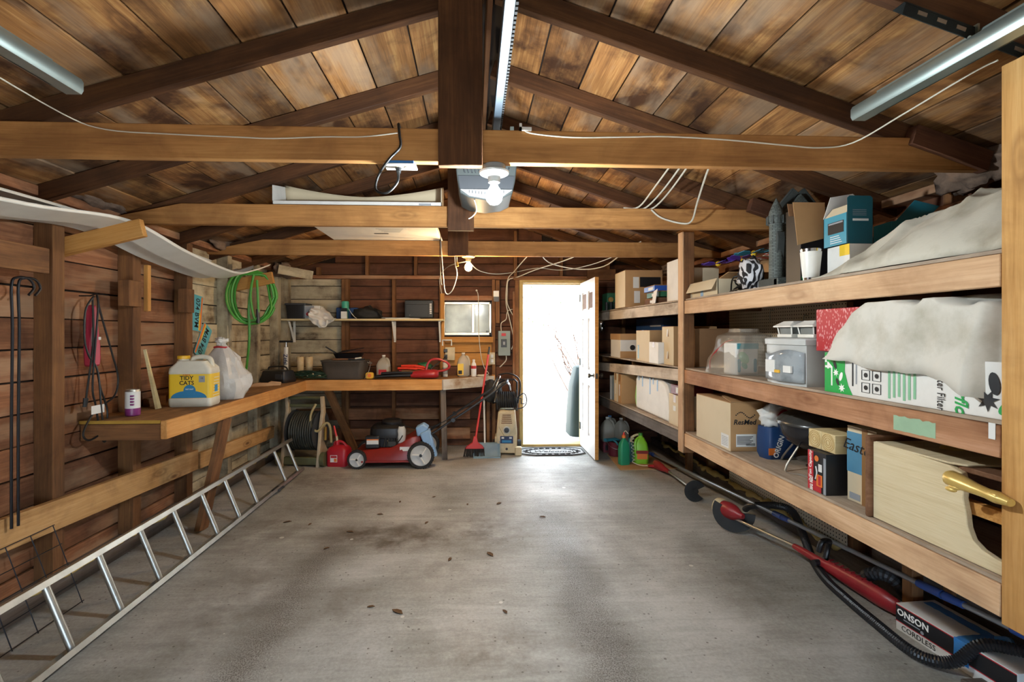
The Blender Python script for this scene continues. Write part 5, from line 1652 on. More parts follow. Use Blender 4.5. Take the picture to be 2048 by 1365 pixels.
t = thing('pressure_washer', 'cream pressure washer with a black hose reel by the door', 'pressure washer', (.385, 5.74, 0), -.08)
MB().prism([(-.115, .02), (.115, .02), (.122, .25), (.10, .50), (.08, .525), (-.08, .525), (-.10, .50), (-.122, .25)], (0, -.07, 0), X3, Z3, (0, .20, 0)).build('body', 'cream_plastic', t, bevel=.015)
MB().prism([(-.085, .49), (.085, .49), (.092, .33), (.03, .225), (-.03, .225), (-.092, .33)], (0, -.085, 0), X3, Z3, (0, .02, 0)).build('front_panel', 'cream_plastic', t, bevel=.006)
mb = MB()
for k in range(5):
    w = .075 - .004 * k
    mb.bx(-w * .85, w * .85, -.088, -.08, .375 + k * .023, .385 + k * .023)
mb.build('grille_slots', 'dark_edge', t)
MB().lathe([(.042, 0), (.042, .008), (.036, .012), (0, .012)], (0, -.085, .30), NY, 24).build('dial_ring', 'light_grey_plastic', t)
MB().lathe([(.030, .012), (.028, .03), (0, .032)], (0, -.085, .30), NY, 24).build('dial', 'black_plastic', t)
np_ = MB().bx(-.075, .075, -.076, -.07, .14, .225).build('name_plate', 'ink_navy', t)
MB().bx(-.055, .055, -.0768, -.076, .150, .178).build('plate_print', 'ink_blue', np_)
MB().bx(-.06, -.03, -.077, -.076, .195, .215).bx(.03, .06, -.077, -.076, .195, .215).build('plate_mark', 'paper_label', np_)
MB().cyl((0, -.075, .075), (0, -.068, .075), .014, n=12).build('hose_port', 'black_plastic', t)
for x in (-.135, .135):
    MB().bx(x - .04, x + .04, -.10, -.02, 0, .10).build('foot', 'cream_plastic', t, bevel=.012)
MB().bx(-.14, -.11, -.06, .12, .08, .22).build('side_pod', 'cream_plastic', t, bevel=.01)
for x in (-.15, .15):
    MB().cyl((x - .02, .10, .075), (x + .02, .10, .075), .075, n=20).build('wheel', 'black_rubber', t)
MB().lathe([(.115, -.12), (.115, -.11), (.07, -.105), (.07, .105), (.115, .11), (.115, .12)], (0, .0, .64), X3, 28).build('reel_drum', 'black_plastic', t)
pts = [(-.10 + .20 * k / 160, .088 * math.cos(2 * PI * k / 20), .64 + .088 * math.sin(2 * PI * k / 20)) for k in range(160)]
MB().tube(pts, .011, 8).build('reel_hose', 'black_rubber', t, sharp=80)
MB().tube([(-.12, .09, .50), (-.12, .09, .84), (-.09, .09, .87), (.09, .09, .87), (.12, .09, .84), (.12, .09, .50)], .012, 8).build('frame_handle', 'black_plastic', t)
MB().tube([(.12, -.02, .66), (.20, -.03, .72), (.235, -.03, .64), (.20, -.03, .56), (.10, -.03, .535), (-.02, -.03, .53)], .007, 8, smooth=5).build('power_cord', 'cable_black', t)
MB().tube([(.13, 0, .60), (.16, .0, .80), (.13, .0, .90), (.02, .02, .95), (-.10, .04, .93)], .009, 8, smooth=5).build('hose_lead', 'cable_black', t)
MB().tube([(.12, -.03, .66), (.17, -.04, .66), (.17, -.04, .60), (.21, -.04, .60)], .008, 8).build('reel_crank', 'dark_grey_plastic', t)
MB().tube([(-.14, -.04, .62), (-.10, -.06, .80), (-.04, -.07, .86), (.02, -.08, .84), (.04, -.07, .76)], .014, 10, smooth=5).build('spray_gun', 'chrome', t)
blobby((-.17, .02, .74), 'cover_bag', 'black_rubber', t, (.11, .08, .14), 3, .35, 2.4)

t = thing('door_mat', 'scrolled black rubber welcome mat at the open door', 'door mat', (.93, 5.80, 0))
def matout(s):
    o = []
    for x, y in ((-.39, -.10), (-.33, -.15), (-.22, -.185), (.22, -.185), (.33, -.15), (.39, -.10), (.39, .10), (.33, .15), (.22, .185), (-.22, .185), (-.33, .15), (-.39, .10)):
        o.append((x * s, y * s))
    return o
mb_ = MB().prism(matout(1), (0, 0, 0), X3, Y3, (0, 0, .009)).build('base', 'mat_light', t)
mb = MB()
mb.tube([(x, y, .009) for x, y in matout(.97)], .009, 6, closed=True)
mb.tube([(x, y * .9, .009) for x, y in matout(.66)], .006, 6, closed=True)
rm = random.Random(9)
for k in range(26):
    a = 2 * PI * k / 26
    cx_, cy_ = .315 * math.cos(a), .145 * math.sin(a)
    mb.tube([(cx_ + .032 * (1 - q / 12) * math.cos(a * 3 + q * .75), cy_ + .022 * (1 - q / 12) * math.sin(a * 3 + q * .75), .010) for q in range(12)], .005, 6)
mb.build('scrollwork', 'mat_rubber', t)
text('lettering', 'Welcome', .115, mb_, (0, -.005, .010), X3, Y3, 'mat_rubber', bold=.002, shear=.35)
# ------------------------------------------------------------------ storage shelves along the right wall
ZT, ZM, ZL = 1.69, 1.165, .68
SX = 1.60
def fx(y):
    return SX - .042 * (y - 3.74)
t = thing('storage_shelves', 'rough timber storage shelves running along the right wall', 'shelves')
board('post', (SX + .019, 1.365, .548), (SX + .019, 1.365, 2.245), .092, .038, 'post_timber', t, up=(0, 1, 0))
board('post', (SX + .040, 3.69, .515), (SX + .040, 3.69, 2.205), .085, .080, 'stud_timber', t, up=(0, 1, 0))
board('lit_post_face', (SX - .006, 3.69, .515), (SX - .006, 3.69, 2.205), .085, .012, 'shelf_fascia', t, up=(0, 1, 0))  # thin pale facing: the lit aisle side of the post, put into colour
for z, mt in ((ZT, 'shelf_fascia'), (ZM, 'shelf_fascia_red'), (ZL, 'shelf_fascia')):
    board('fascia', (SX + .019, .45, z - .064), (SX + .019, 1.317, z - .064), .10, .038, mt, t)
    board('fascia', (SX + .019, 1.413, z - .064), (SX + .019, 3.643, z - .064), .10, .038, mt, t)
    o = MB().bx(-1.595, 1.595, -.34, .34, -.006, .006).build('deck', 'shelf_deck', t)
    o.matrix_local = Matrix.Translation((1.948, 2.045, z - .006)) @ Matrix.Rotation(PI / 2, 4, 'Z')
    m = MB().prism([(fx(3.74), 3.74), (fx(6.1), 6.08), (2.29, 6.08), (2.29, 3.74)], (0, 0, z - .012), X3, Y3, (0, 0, .012))
    m.build('deck', 'shelf_deck', t)
for z, z2, mt in ((ZT, ZT, 'shelf_fascia_pale'), (ZM, ZM - .085, 'shelf_fascia_pale'), (ZL, ZL, 'weathered_board')):
    board('fascia', (SX + .017, 3.737, z - .064), (fx(6.05) + .017, 6.05, z2 - .064), .095, .036, mt, t)
for y in (1.5, 2.6, 3.8, 4.9, 5.9):
    for z in (ZT, ZM, ZL):
        board('crosspiece', (SX + .06 - .042 * max(0, y - 3.74), y, z - .050), (2.29, y, z - .050), .07, .036, 'stud_timber', t)
for y in (2.35, 4.9):
    for z in (.0,):
        board('back_leg', (2.20, y, .0), (2.20, y, ZL - .09), .06, .06, 'stud_timber', t, up=(0, 1, 0))
MB().grid(lambda u, v: V((SX - .0006, 1.62 + .17 * u + .012 * noise.noise(V((v * 8, 0, 2))), ZM - .10 + .055 * v + .014 * noise.noise(V((u * 9, 1, 1))) * (v - .2))), 14, 4).build('paint_smear', 'green_paint', t)
MB().bx(SX - .002, SX - .001, 1.425, 1.445, ZM - .06, ZM - .01).build('paper_scrap', 'paper_label', t)

def carton(label, c, size, rz=0.0, mat='card', tape=True, name='carton', flapmat=None, group=None, cat='box'):
    """closed carton standing on its base: body, two top flaps with a seam, tape"""
    t = thing(name, label, cat, c, rz, group)
    x, y, z = size[0] / 2, size[1] / 2, size[2]
    MB().bx(-x, x, -y, y, 0, z - .006).build('body', mat, t, bevel=.003)
    for s in (-1, 1):
        MB().bx(-x + .001, x - .001, min(0, s * y) + (.001 if s > 0 else 0), max(0, s * y) - (.001 if s < 0 else 0), z - .006, z).build('flap', flapmat or mat, t)
    if tape:
        MB().bx(-x - .0006, x + .0006, -.025, .025, z, z + .0006).bx(-x - .0008, -x, -.025, .025, z * .75, z).bx(x, x + .0008, -.025, .025, z * .75, z).build('tape', 'card_tape', t)
    return t

# ---- near section, low shelf
z = ZL
t = carton('big carton with a medical brand logo on the low shelf by the middle post', (1.815, 3.245, z), (.39, .47, .31), 0, 'card', False)
MB().bx(-.1965, -.195, -.235, .235, .002, .306).build('lit_side_sheet', 'card_light', t)  # paler card: light falling on the aisle face, painted in
MB().bx(-.1975, -.1965, -.215, -.12, .015, .10).build('shipping_label', 'paper_label', t)
mb = MB()
for k in range(6):
    mb.bx(-.1982, -.1975, -.205, -.13, .03 + k * .010, .033 + k * .010)
mb.build('label_print', 'ink_grey', t)
MB().bx(.01, .06, -.2362, -.235, .10, .306).build('tape', 'card_tape', t)
text('lettering', 'ResMed', .045, t, (-.105, -.2355, .185), X3, Z3, 'ink_black', bold=.001, shear=.2)
mb = MB()
for k in range(13):
    u = k / 12
    mb.lathe([(.0045, 0), (.0045, .0006), (0, .0006)], (-.16 + .12 * u, -.2355, .235 + .018 * math.sin(2 * PI * u) - .004), NY, 8)
mb.build('logo_wave', 'ink_black', t)
MB().bx(-.16, -.03, -.2365, -.2355, .03, .11).build('shipping_label', 'paper_label', t)
mb = MB()
for k in range(6):
    mb.bx(-.155, -.05 - .01 * (k % 3), -.2372, -.2365, .092 - k * .009, .096 - k * .009)
for k in range(12):
    mb.bx(-.095 + k * .005, -.0925 + k * .005, -.2372, -.2365, .036, .052)
mb.build('label_print', 'ink_black', t)
MB().bx(.065, .15, -.2365, -.2355, .03, .11).build('shipping_label', 'paper_label', t)
MB().prism([(-.195, 0), (.195, 0), (.17, .16), (-.17, .16)], (0, -.235, .312), X3, (0, .98, .12), (0, 0, .004)).build('raised_flap', 'card', t)

t = thing('charcoal_bag', 'blue charcoal briquette bag with a crumpled top beside the grill', 'bag', (1.83, 2.87, z), .15)
MB().loft([[(x * k, y * k2, zz) for x, y in rr(.20, .11, .03)] for k, k2, zz in ((.95, .9, 0), (1.05, 1.1, .03), (1.06, 1.1, .12), (1.0, 1.0, .19))]).build('body', 'navy_card', t, sharp=60)
blobby((-.01, -.005, .245), 'rolled_top', 'card_white', t, (.10, .05, .075), 15, .4, 2.6)
MB().lathe([(.045, 0), (.045, .002), (0, .002)], (-.02, -.072, .26), (0, -1, .1), 20, sx=1.0, sy=.7).build('brand_badge', 'ink_red', t)
text('lettering', 'K', .035, t, (-.02, -.0755, .26), X3, (0, .1, 1), 'ink_white', bold=.001)
text('lettering', 'ORIGINAL', .05, t, (-.03, -.0625, .10), (.35, 0, .94), (-.94, 0, .35), 'ink_white', bold=.001, squeeze=.8)
MB().bx(-.107, -.06, -.0615, -.0605, .03, .07).build('flame_print', 'ink_orange', t)
t = thing('kettle_grill', 'small black kettle grill with wire legs on the low shelf', 'grill', (1.895, 2.60, z))
MB().lathe([(.06, .115), (.10, .118), (.15, .145), (.185, .19), (.20, .245), (.203, .252), (.195, .252), (.18, .20), (.10, .13), (0, .125)], n=36).build('bowl', 'enamel_black', t)
MB().lathe([(.208, .250), (.208, .258), (.20, .27), (.17, .298), (.12, .318), (.06, .328), (0, .33)], n=36).build('lid', 'enamel_lid', t)
glid = t.children[-1]
MB().tube([(-.04, -.0, .326), (-.04, 0, .345), (.04, 0, .345), (.04, 0, .326)], .006, 8).build('lid_handle', 'black_plastic', glid)
for a in (-2.6, -.5, 1.57):
    ca, sa = math.cos(a), math.sin(a)
    tx, ty = -sa, ca
    MB().tube([(.12 * ca + .05 * tx, .12 * sa + .05 * ty, .13), (.20 * ca + .08 * tx, .20 * sa + .08 * ty, .008), (.21 * ca, .21 * sa, .006), (.20 * ca - .08 * tx, .20 * sa - .08 * ty, .008), (.12 * ca - .05 * tx, .12 * sa - .05 * ty, .13)], .0055, 8, smooth=4).build('wire_leg', 'aluminium', t)
MB().lathe([(.10, .045), (.105, .05), (.06, .058), (0, .06)], n=24).build('ash_catcher', 'aluminium', t)
MB().cyl((0, 0, .055), (0, 0, .125), .012, n=10).build('ash_post', 'aluminium', t)

t = thing('jack_box', 'red and black hydraulic jack box at the front of the low shelf', 'box', (1.70, 2.235, z))
MB().bx(-.08, .08, -.06, .06, 0, .19).build('body', 'black_card', t, bevel=.002)
MB().bx(-.0812, -.08, .022, .06, .002, .188).build('red_panel', 'ink_red', t)
MB().bx(-.0812, -.08, -.03, .022, .002, .05).build('red_panel', 'ink_red', t)
MB().bx(-.0812, -.08, -.06, -.045, .002, .17).build('side_strip', 'ink_grey', t)
text('lettering', '2 Ton Capacity', .024, t, (-.0815, .041, .115), (0, 0, 1), Y3, 'ink_white', bold=.0004)
text('lettering', 'BIG RED', .026, t, (-.0815, .033, .034), (0, 0, 1), Y3, 'ink_white', bold=.0008, squeeze=.7)
MB().bx(-.0818, -.0812, -.038, .0, .03, .085).build('orange_panel', 'ink_orange', t)
MB().bx(-.0824, -.0816, -.028, -.012, .036, .08).build('red_print', 'ink_red', t)
MB().bx(-.0815, -.08, -.035, -.012, .10, .135).build('code_panel', 'paper_label', t)
MB().tube([(-.0815, .005, .12), (-.0815, -.002, .09), (-.0815, .008, .06)], .003, 6, smooth=4).build('jack_picture', 'paper_label', t)
MB().lathe([(.014, 0), (.014, .0008), (0, .0008)], (-.0812, .0, .158), NX, 16).build('round_picture', 'ink_orange', t)
for k, y in enumerate((2.215, 2.305)):
    t = thing('lumber_offcut', ['pale square lumber offcut lying on the jack box, nearer one', 'pale square lumber offcut lying on the jack box, farther one'][k], 'lumber', (1.66, y, z + .192), 0, 'lumber offcuts on the jack box')
    board('beam', (0, 0, .044), (.48, 0, .044), .088, .088, 'pine', t)
    mb = MB()
    for r in (.012, .022, .032, .040):
        mb.tube([(-.0006, r * math.cos(2 * PI * q / 20), .044 + r * math.sin(2 * PI * q / 20)) for q in range(20)], .0012, 4, closed=True)
    mb.build('end_grain', 'straw', t)
t = carton('blue topped carton with a scribbled word behind the dresser', (1.885, 2.055, z), (.39, .16, .335), 0, 'card_light', False)
MB().bx(-.1962, -.195, -.08, .08, .13, .31).build('blue_panel', 'blue_card', t)
MB().bx(-.1968, -.1955, -.035, -.005, .0, .335).build('tape', 'card_tape', t)
text('lettering', 'Easter', .07, t, (-.1968, .015, .245), (0, -.98, -.1), (0, -.1, .98), 'ink_black', shear=.3)
MB().bx(-.1965, -.1955, .005, .065, .012, .04).build('print_block', 'ink_grey', t)

t = thing('side_table', 'bleached wood side table lying on its side at the front of the low shelf', 'table', (1.625, 0, z))
outl = [(1.915, .0), (1.915, .30), (1.905, .312), (1.60, .298), (1.555, .285), (1.545, .25), (1.55, .20), (1.54, .155), (1.535, .11), (1.52, .075), (1.49, .055), (1.45, .045), (1.39, .035), (1.31, .03), (1.30, .0)]
MB().prism(outl, (0, 0, .002), X3, Z3, (0, -.022, 0)).build('apron', 'bleached_oak', t, bevel=.003).rotation_euler = (0, 0, PI / 2)
MB().bx(-.018, .60, 1.917, 1.938, .0, .335).build('table_top', 'dark_edge', t, bevel=.008)
MB().bx(.022, .58, 1.42, 1.915, .285, .303).build('side_apron', 'dark_edge', t, bevel=.004)
MB().prism([(.0, 1.915), (.0, 1.60), (.03, 1.56), (.56, 1.50), (.58, 1.915)], (0, 0, .303), X3, Y3, (0, 0, .008)).build('moulding', 'bleached_oak', t, bevel=.003)
MB().lathe([(.05, 0), (.045, .012), (.02, .02), (0, .022)], (.22, 1.78, .311), Z3, 20, sx=1.3, sy=.7).build('rosette', 'gold_paint', t)
MB().bx(.40, .58, 1.30, 1.915, .002, .29).build('back_apron', 'siding_dark', t)
MB().bx(.03, .06, 1.40, 1.91, .15, .19).build('corner_block', 'stud_fresh', t)
MB().loft([[(-.045 + a * r, y, .262 + dz + b * r * .8) for a, b in [(math.cos(2 * PI * k / 14), math.sin(2 * PI * k / 14)) for k in range(14)]] for y, r, dz in ((1.555, .022, .014), (1.545, .032, .010), (1.52, .032, .006), (1.47, .023, .0), (1.43, .020, -.004), (1.405, .024, -.006), (1.385, .019, -.008), (1.365, .014, -.010))]).build('gilt_leg', 'gold_paint', t, sharp=70)
for k in range(3):
    MB().ball((-.062, 1.53 - k * .012, .240 + .010 * k), .012, (.8, 1.6, .7)).build('carved_leaf', 'gold_paint', t)
for k in range(2):
    MB().ball((-.058, 1.41 - k * .012, .262), .009, (.8, 1.4, 1)).build('carved_leaf', 'gold_paint', t)
MB().bx(-.005, .02, 1.285, 1.302, .0, .045).build('foot_pad', 'sheet_grey', t)

# ---- near section, middle shelf
z = ZM
carton('plain brown carton behind the middle post on the middle shelf', (1.90, 3.86, z), (.36, .26, .30), 0, 'card_dark')
t = thing('wipes_pack', 'teal printed paper pack inside a clear bag on the middle shelf', 'pack', (1.72, 3.07, z), .2)
MB().bx(-.085, .085, -.06, .06, 0, .205).build('pack', 'card_white', t, bevel=.012)
MB().bx(-.08, .08, -.0612, -.06, .165, .20).build('top_print', 'plate_teal', t)
MB().lathe([(.03, 0), (.03, .001), (0, .001)], (-.03, -.0605, .11), NY, 20, sx=1.0, sy=1.5).build('leaf_print', 'ink_pale_green', t)
MB().lathe([(.018, 0), (.018, .001), (0, .001)], (-.025, -.0605, .06), NY, 20, sx=1, sy=1.4).build('print_dot', 'teal_plastic', t)
for xx in (-.065, .055):
    MB().prism(rr(.022, .085, .010), (xx, -.0608, .06), X3, Z3, (0, -.001, 0)).build('print_band', 'teal_card', t)
t = thing('clear_bag', 'crinkled clear plastic bag over the teal pack', 'bag', (1.79, 3.16, z))
def bag2(hh, seed):
    rings = []
    for j in range(14):
        v = j / 13
        w, d = .20 * (1.15 - .55 * v), .235 * (1.12 - .35 * v)
        if v > .85:
            w, d = w * .65, d * .65
        rings.append([(w * (1 + .22 * noise.noise(V((math.cos(a) * 2, math.sin(a) * 2, v * 3 + seed)))) * math.cos(a), d * (1 + .22 * noise.noise(V((math.cos(a) * 2.5, math.sin(a) * 2.5, v * 4 + seed)))) * math.sin(a), .004 + hh * v) for a in [2 * PI * i / 28 for i in range(28)]])
    return rings
MB().loft(bag2(.29, 2.0)).build('film', 'clear_film', t, sharp=30)
MB().tube([(-.15, .16, .02), (-.16, .12, .10), (-.12, .02, .20), (-.10, -.05, .22)], .004, 6, smooth=5).build('red_drawstring', 'ink_red', t)

t = thing('storage_tub', 'silver grey storage tub with a clear curved front on the middle shelf', 'tub', (1.775, 2.485, z))
def tubring(k, zz, grow=0.0):
    o = []
    for i in range(9):
        u = i / 8
        y = -.165 + .33 * u
        o.append(((-.145 - .035 * math.sin(PI * u)) * k - grow, y * k * (1 + grow * 2), zz))
    o += [(.16 * k + grow, .165 * k + grow, zz), (.16 * k + grow, -.165 * k - grow, zz)]
    return o
MB().loft([tubring(.97, 0), tubring(.98, .02), tubring(.99, .205), tubring(1.0, .21)]).build('body', 'light_grey_plastic', t, sharp=50)
MB().loft([tubring(1.0, .205, .006), tubring(1.0, .235, .008), tubring(.97, .242, .0)]).build('lid', 'light_grey_plastic', t, bevel=.003)
MB().grid(lambda u, v: V((-.146 - .035 * math.sin(PI * (.0 + u)) - .012 * (1 if 0 < u < 1 else .4), -.160 + .32 * u, .018 + .150 * v + .014 * v * math.sin(u * 6))), 16, 6).build('front_window', 'tub_window', t, solid=.002)
MB().bx(-.196, -.192, .01, .09, .06, .125).build('price_label', 'paper_label', t)
MB().bx(-.197, -.192, -.03, .012, .06, .075).build('yellow_contents', 'cap_yellow', t)
MB().bx(-.190, -.180, -.11, -.05, .065, .10).build('pale_contents', 'paper_label', t)
for k, (x, y) in enumerate(((-.045, .055), (-.03, -.09))):
    t = thing('post_cap_lamp', ['white solar post cap lamp on the tub lid, farther one', 'white solar post cap lamp on the tub lid, nearer one'][k], 'lamp', (1.775 + x, 2.485 + y, z + .243), 0, 'solar post cap lamps on the tub')
    MB().bx(-.07, .07, -.06, .06, 0, .018).build('base', 'white_plastic', t, bevel=.003)
    MB().loft([ring(.12, .10, .018, .005), ring(.125, .105, .055, .005)]).build('lens', 'sheet_grey', t)
    for sx_ in (-1, 1):
        for sy_ in (-1, 1):
            MB().bar((sx_ * .062, sy_ * .052, .018), (sx_ * .068, sy_ * .058, .056), .006, .006).build('corner_bar', 'white_plastic', t)
    MB().loft([ring(.17, .15, .055, .006), ring(.17, .15, .062, .006), ring(.10, .085, .085, .004), ring(.098, .083, .087, .004)]).build('roof', 'white_plastic', t)
t = thing('gift_box', 'red leaf patterned gift box on top of the green carton', 'box', (1.78, 2.14, z + .182))
MB().bx(-.13, .16, -.14, .14, 0, .198).build('body', 'red_leaf_print', t, bevel=.002)
MB().bx(-.129, .16, -.1412, -.14, .001, .197).build('side_panel', 'ink_red', t)
text('lettering', 'Merry', .07, t, (-.03, -.142, .15), X3, Z3, 'straw', shear=.3)

t = thing('gutter_box', 'long green and white printed carton at the front of the middle shelf', 'box', (1.745, 1.68, z))
MB().bx(-.125, .125, -.50, .50, 0, .178).build('body', 'card_white', t, bevel=.002)
MB().prism([(.50, .0), (.50, .178), (.375, .178), (.38, .10), (.36, .04), (.335, .0)], (-.1262, 0, 0), Y3, Z3, (-.0008, 0, 0)).build('green_panel', 'green_card', t)
D = (0, 0, -1)
text('lettering', 'L4', .06, t, (-.1275, .475, .135), D, (0, -1, 0), 'ink_white', bold=.002)
MB().bx(-.1278, -.1268, .451, .459, .03, .115).build('fine_print', 'ink_white', t)
MB().bx(-.1268, -.1258, .331, .338, .04, .16).build('fine_print', 'ink_black', t)
MB().bx(-.1268, -.1258, .312, .318, .05, .155).build('fine_print', 'ink_grey', t)
text('lettering', 'Amerflow', .062, t, (-.1268, -.13, .075), D, (0, -1, 0), 'ink_green', bold=.001, shear=.25)
text('lettering', 'Gutter Filter', .042, t, (-.1268, -.06, .075), D, (0, -1, 0), 'ink_black', squeeze=.7)
for k in range(6):
    MB().bx(-.1268, -.1258, .146 - k * .022, .156 - k * .022, .012 + .006 * (k % 3), .165 - .012 * (k % 2)).build('fine_print', 'ink_pale_green', t)
mb = MB()
for i in range(2):
    for j in range(3):
        yy, zz = .265 - i * .055, .145 - j * .052
        for q in range(4):
            a, b = [((-.02, -.02), (.02, -.02)), ((.02, -.02), (.02, .02)), ((.02, .02), (-.02, .02)), ((-.02, .02), (-.02, -.02))][q]
            mb.bar((-.1266, yy + a[0], zz + a[1]), (-.1266, yy + b[0], zz + b[1]), .003, .0012, up=(1, 0, 0))
        mb.lathe([(.010, 0), (.010, .0006), (0, .0006)], (-.1262, yy, zz), NX, 10)
mb.build('icons', 'ink_black', t)
def leaf(t, y, zz, s, a, mat, maple=False):
    if maple:
        o = []
        for k in range(14):
            r = s * (1.0 if k % 2 == 0 else .45)
            an = a + 2 * PI * k / 14
            o.append((r * math.cos(an), r * math.sin(an)))
    else:
        o = [(s * 1.2 * math.cos(an) * math.cos(a) - s * .55 * math.sin(an) * math.sin(a), s * 1.2 * math.cos(an) * math.sin(a) + s * .55 * math.sin(an) * math.cos(a)) for an in [2 * PI * k / 16 for k in range(16)]]
    MB().prism(o, (-.1272, y, zz), Y3, Z3, (-.0008, 0, 0)).build('leaf_print', mat, t)
leaf(t, .43, .165, .016, .3, 'ink_white', True)
leaf(t, .435, .125, .016, 1.2, 'ink_black')
leaf(t, .43, .09, .018, .9, 'ink_white', True)
leaf(t, .40, .075, .017, 1.9, 'ink_white')
leaf(t, .42, .05, .014, 1.2, 'ink_black')
leaf(t, .395, .025, .020, .5, 'ink_white', True)
leaf(t, -.235, .11, .030, 1.4, 'ink_black')
leaf(t, -.215, .055, .036, .2, 'ink_black', True)
leaf(t, -.28, .045, .034, -.7, 'ink_green')
leaf(t, -.345, .10, .042, .5, 'ink_black', True)

def drape(name, label, keys_back, x0, x1, y0, y1, zbase, hfun, mat, seed, skirt=None, lift=1.0, top=9.0):
    """canvas heaped on a shelf: a wrinkled height field with a hem, closed underneath"""
    nu, nv = 110, 150
    def P(u, v):
        x = x0 + (x1 - x0) * u
        y = y0 + (y1 - y0) * v
        h = hfun(u, v)
        e = min(1.0, min(u, 1 - u, v, 1 - v) * 9)
        q = V((x * 3.2, y * 3.2, seed))
        qa = V(((x * .8 + y * .6) * 5.5, (y * .8 - x * .6) * 1.8, seed)) + V((noise.noise(q) * 1.2, noise.noise(q + V((4, 4, 4))) * .6, 0))
        fold = 1 - 2.2 * abs(noise.noise(qa))
        qb = V(((x * .5 - y * .85) * 7.5, (y * .5 + x * .85) * 2.6, seed + 7)) + V((noise.noise(q * 1.3) * 1.0, 0, 0))
        fold2 = 1 - 2.2 * abs(noise.noise(qb))
        wr = noise.noise(q * 1.0) * .25 + fold * .38 + fold2 * .24 - .35 + noise.noise(q * 6) * .05
        z_ = zbase + min(top + .01 * noise.noise(q * 2), max(.004, h * (1 + wr * .55 * lift) + wr * .075 * e * lift))
        xx = x + .03 * noise.noise(q * 2.3 + V((5, 0, 0)))
        yy = y + .035 * noise.noise(q * 2.3 + V((0, 9, 0)))
        if skirt:
            xx, z_ = skirt(u, v, xx, z_, q)
        return V((xx, yy, z_))
    t = thing(name, label, 'drop cloth', (0, 0, 0))
    MB().grid(P, nu, nv).build('canvas', mat, t, solid=.004, sharp=180, subd=0)
    return t
def h_top(u, v):
    # v runs from the far end to the front; low nose at the far end, high near the post
    prof = .13 * min(1, v / .05) ** .6 + .10 * min(1, max(0, (v - .05) / .25))
    cross = min(1, u / .22) ** .6 * min(1, (1 - u) / .18) ** .5
    return prof * cross
drape('drop_cloth', 'dirty canvas drop cloth heaped on the top shelf beside the front post', None, 1.615, 2.26, 2.24, .55, ZT, h_top, 'drop_cloth', 3.3, lift=.7, top=.27)
def h_mid(u, v):
    prof = (math.sin(min(1, v / .20) * PI / 2)) ** .6
    cross = min(1, u / .16) ** .55 * min(1, (1 - u) / .2) ** .5
    return .225 * prof * cross * (1 - .08 * v)
def skirt_mid(u, v, x, z_, q):
    if u < .16:
        k = 1 - u / .16
        z_ = z_ - k * (.03 + .10 * min(1, v * 1.8)) * (1 + .35 * noise.noise(q * 3))
        x = min(x, 1.612) - .012 * k + .014 * noise.noise(q * 4) - .006
    yy = q.y / 3.2
    if yy < 1.48:
        x = max(x, 1.598 + .055 * min(1, (1.48 - yy) / .04))
    return x, z_
drape('drop_cloth', 'pale paint spotted canvas drop cloth hanging over the green carton', None, 1.60, 2.25, 2.13, .60, ZM + .182, h_mid, 'drop_cloth_pale', 8.1, skirt_mid, lift=.6, top=.215)

# ---- near section, top shelf
z = ZT
t = thing('open_carton', 'open cardboard carton with spread flaps by the middle post on the top shelf', 'box', (1.86, 3.42, z))
mb = MB()
for x0_, x1_, y0_, y1_ in ((-.21, -.206, -.19, .24), (.206, .21, -.19, .24), (-.21, .21, -.19, -.186), (-.21, .21, .236, .24)):
    mb.bx(x0_, x1_, y0_, y1_, .0, .11)
mb.bx(-.21, .21, -.19, .24, 0, .004)
mb.build('body', 'card_light', t)
MB().prism([(-.18, 0), (.23, 0), (.20, .13), (-.20, .13)], (-.211, 0, .11), Y3, (-.35, 0, -.55), (0, 0, .004)).build('flap', 'card_light', t)
MB().prism([(-.19, 0), (.24, 0), (.22, .15), (-.24, .17)], (.205, 0, .11), Y3, (.12, 0, .99), (.004, 0, 0)).build('flap', 'card', t)
MB().prism([(-.20, 0), (.20, 0), (.17, .12), (-.19, .12)], (0, -.19, .11), X3, (0, -.8, .25), (0, 0, .004)).build('flap', 'card', t)
MB().bx(.199, .201, .05, .09, .12, .25).build('print_band', 'ink_navy', t)
MB().bx(-.2115, -.2105, .02, .06, .0, .10).build('print_band', 'bag_blue', t)
t = thing('open_flap_carton', 'pale carton standing on end left of the middle post on the top shelf', 'box', (1.74, 3.90, z))
MB().bx(-.12, .20, -.12, .10, 0, .26).build('body', 'card_light', t, bevel=.003)
MB().bx(-.122, -.118, -.14, .12, .0, .33).build('flap', 'card_white', t)
def flower(label, c, r, mat, tilt):
    t = thing('pinwheel', label, 'pinwheel', c, .3, 'plastic pinwheels on the open carton')
    mt = Matrix.Rotation(tilt, 4, 'Y')
    for k in range(6):
        a = 2 * PI * k / 6
        m = MB()
        pts = [(r * .15, 0), (r * .55, r * .26), (r * .9, r * .22), (r, 0), (r * .9, -r * .22), (r * .55, -r * .26)]
        m.prism(pts, (0, 0, 0), (math.cos(a), math.sin(a), .12), (-math.sin(a), math.cos(a), .25), (0, 0, .003))
        m.v = [tuple(mt @ V(p)) for p in m.v]
        m.build('petal', mat, t)
    MB().ball((0, 0, .004), r * .16).build('hub', 'label_yellow', t)
flower('purple plastic pinwheel resting on the open carton', (1.79, 3.50, z + .245), .12, 'purple_petal', -.12)
flower('purple plastic pinwheel beside another one over the carton edge', (1.92, 3.40, z + .262), .11, 'purple_petal', .1)
flower('teal plastic pinwheel at the right of the open carton', (1.80, 3.06, z + .25), .12, 'teal_petal', -.1)
t = thing('striped_ribbon', 'red and white striped ribbon lying behind the pinwheels', 'ribbon', (2.02, 3.25, z + .275), 1.3)
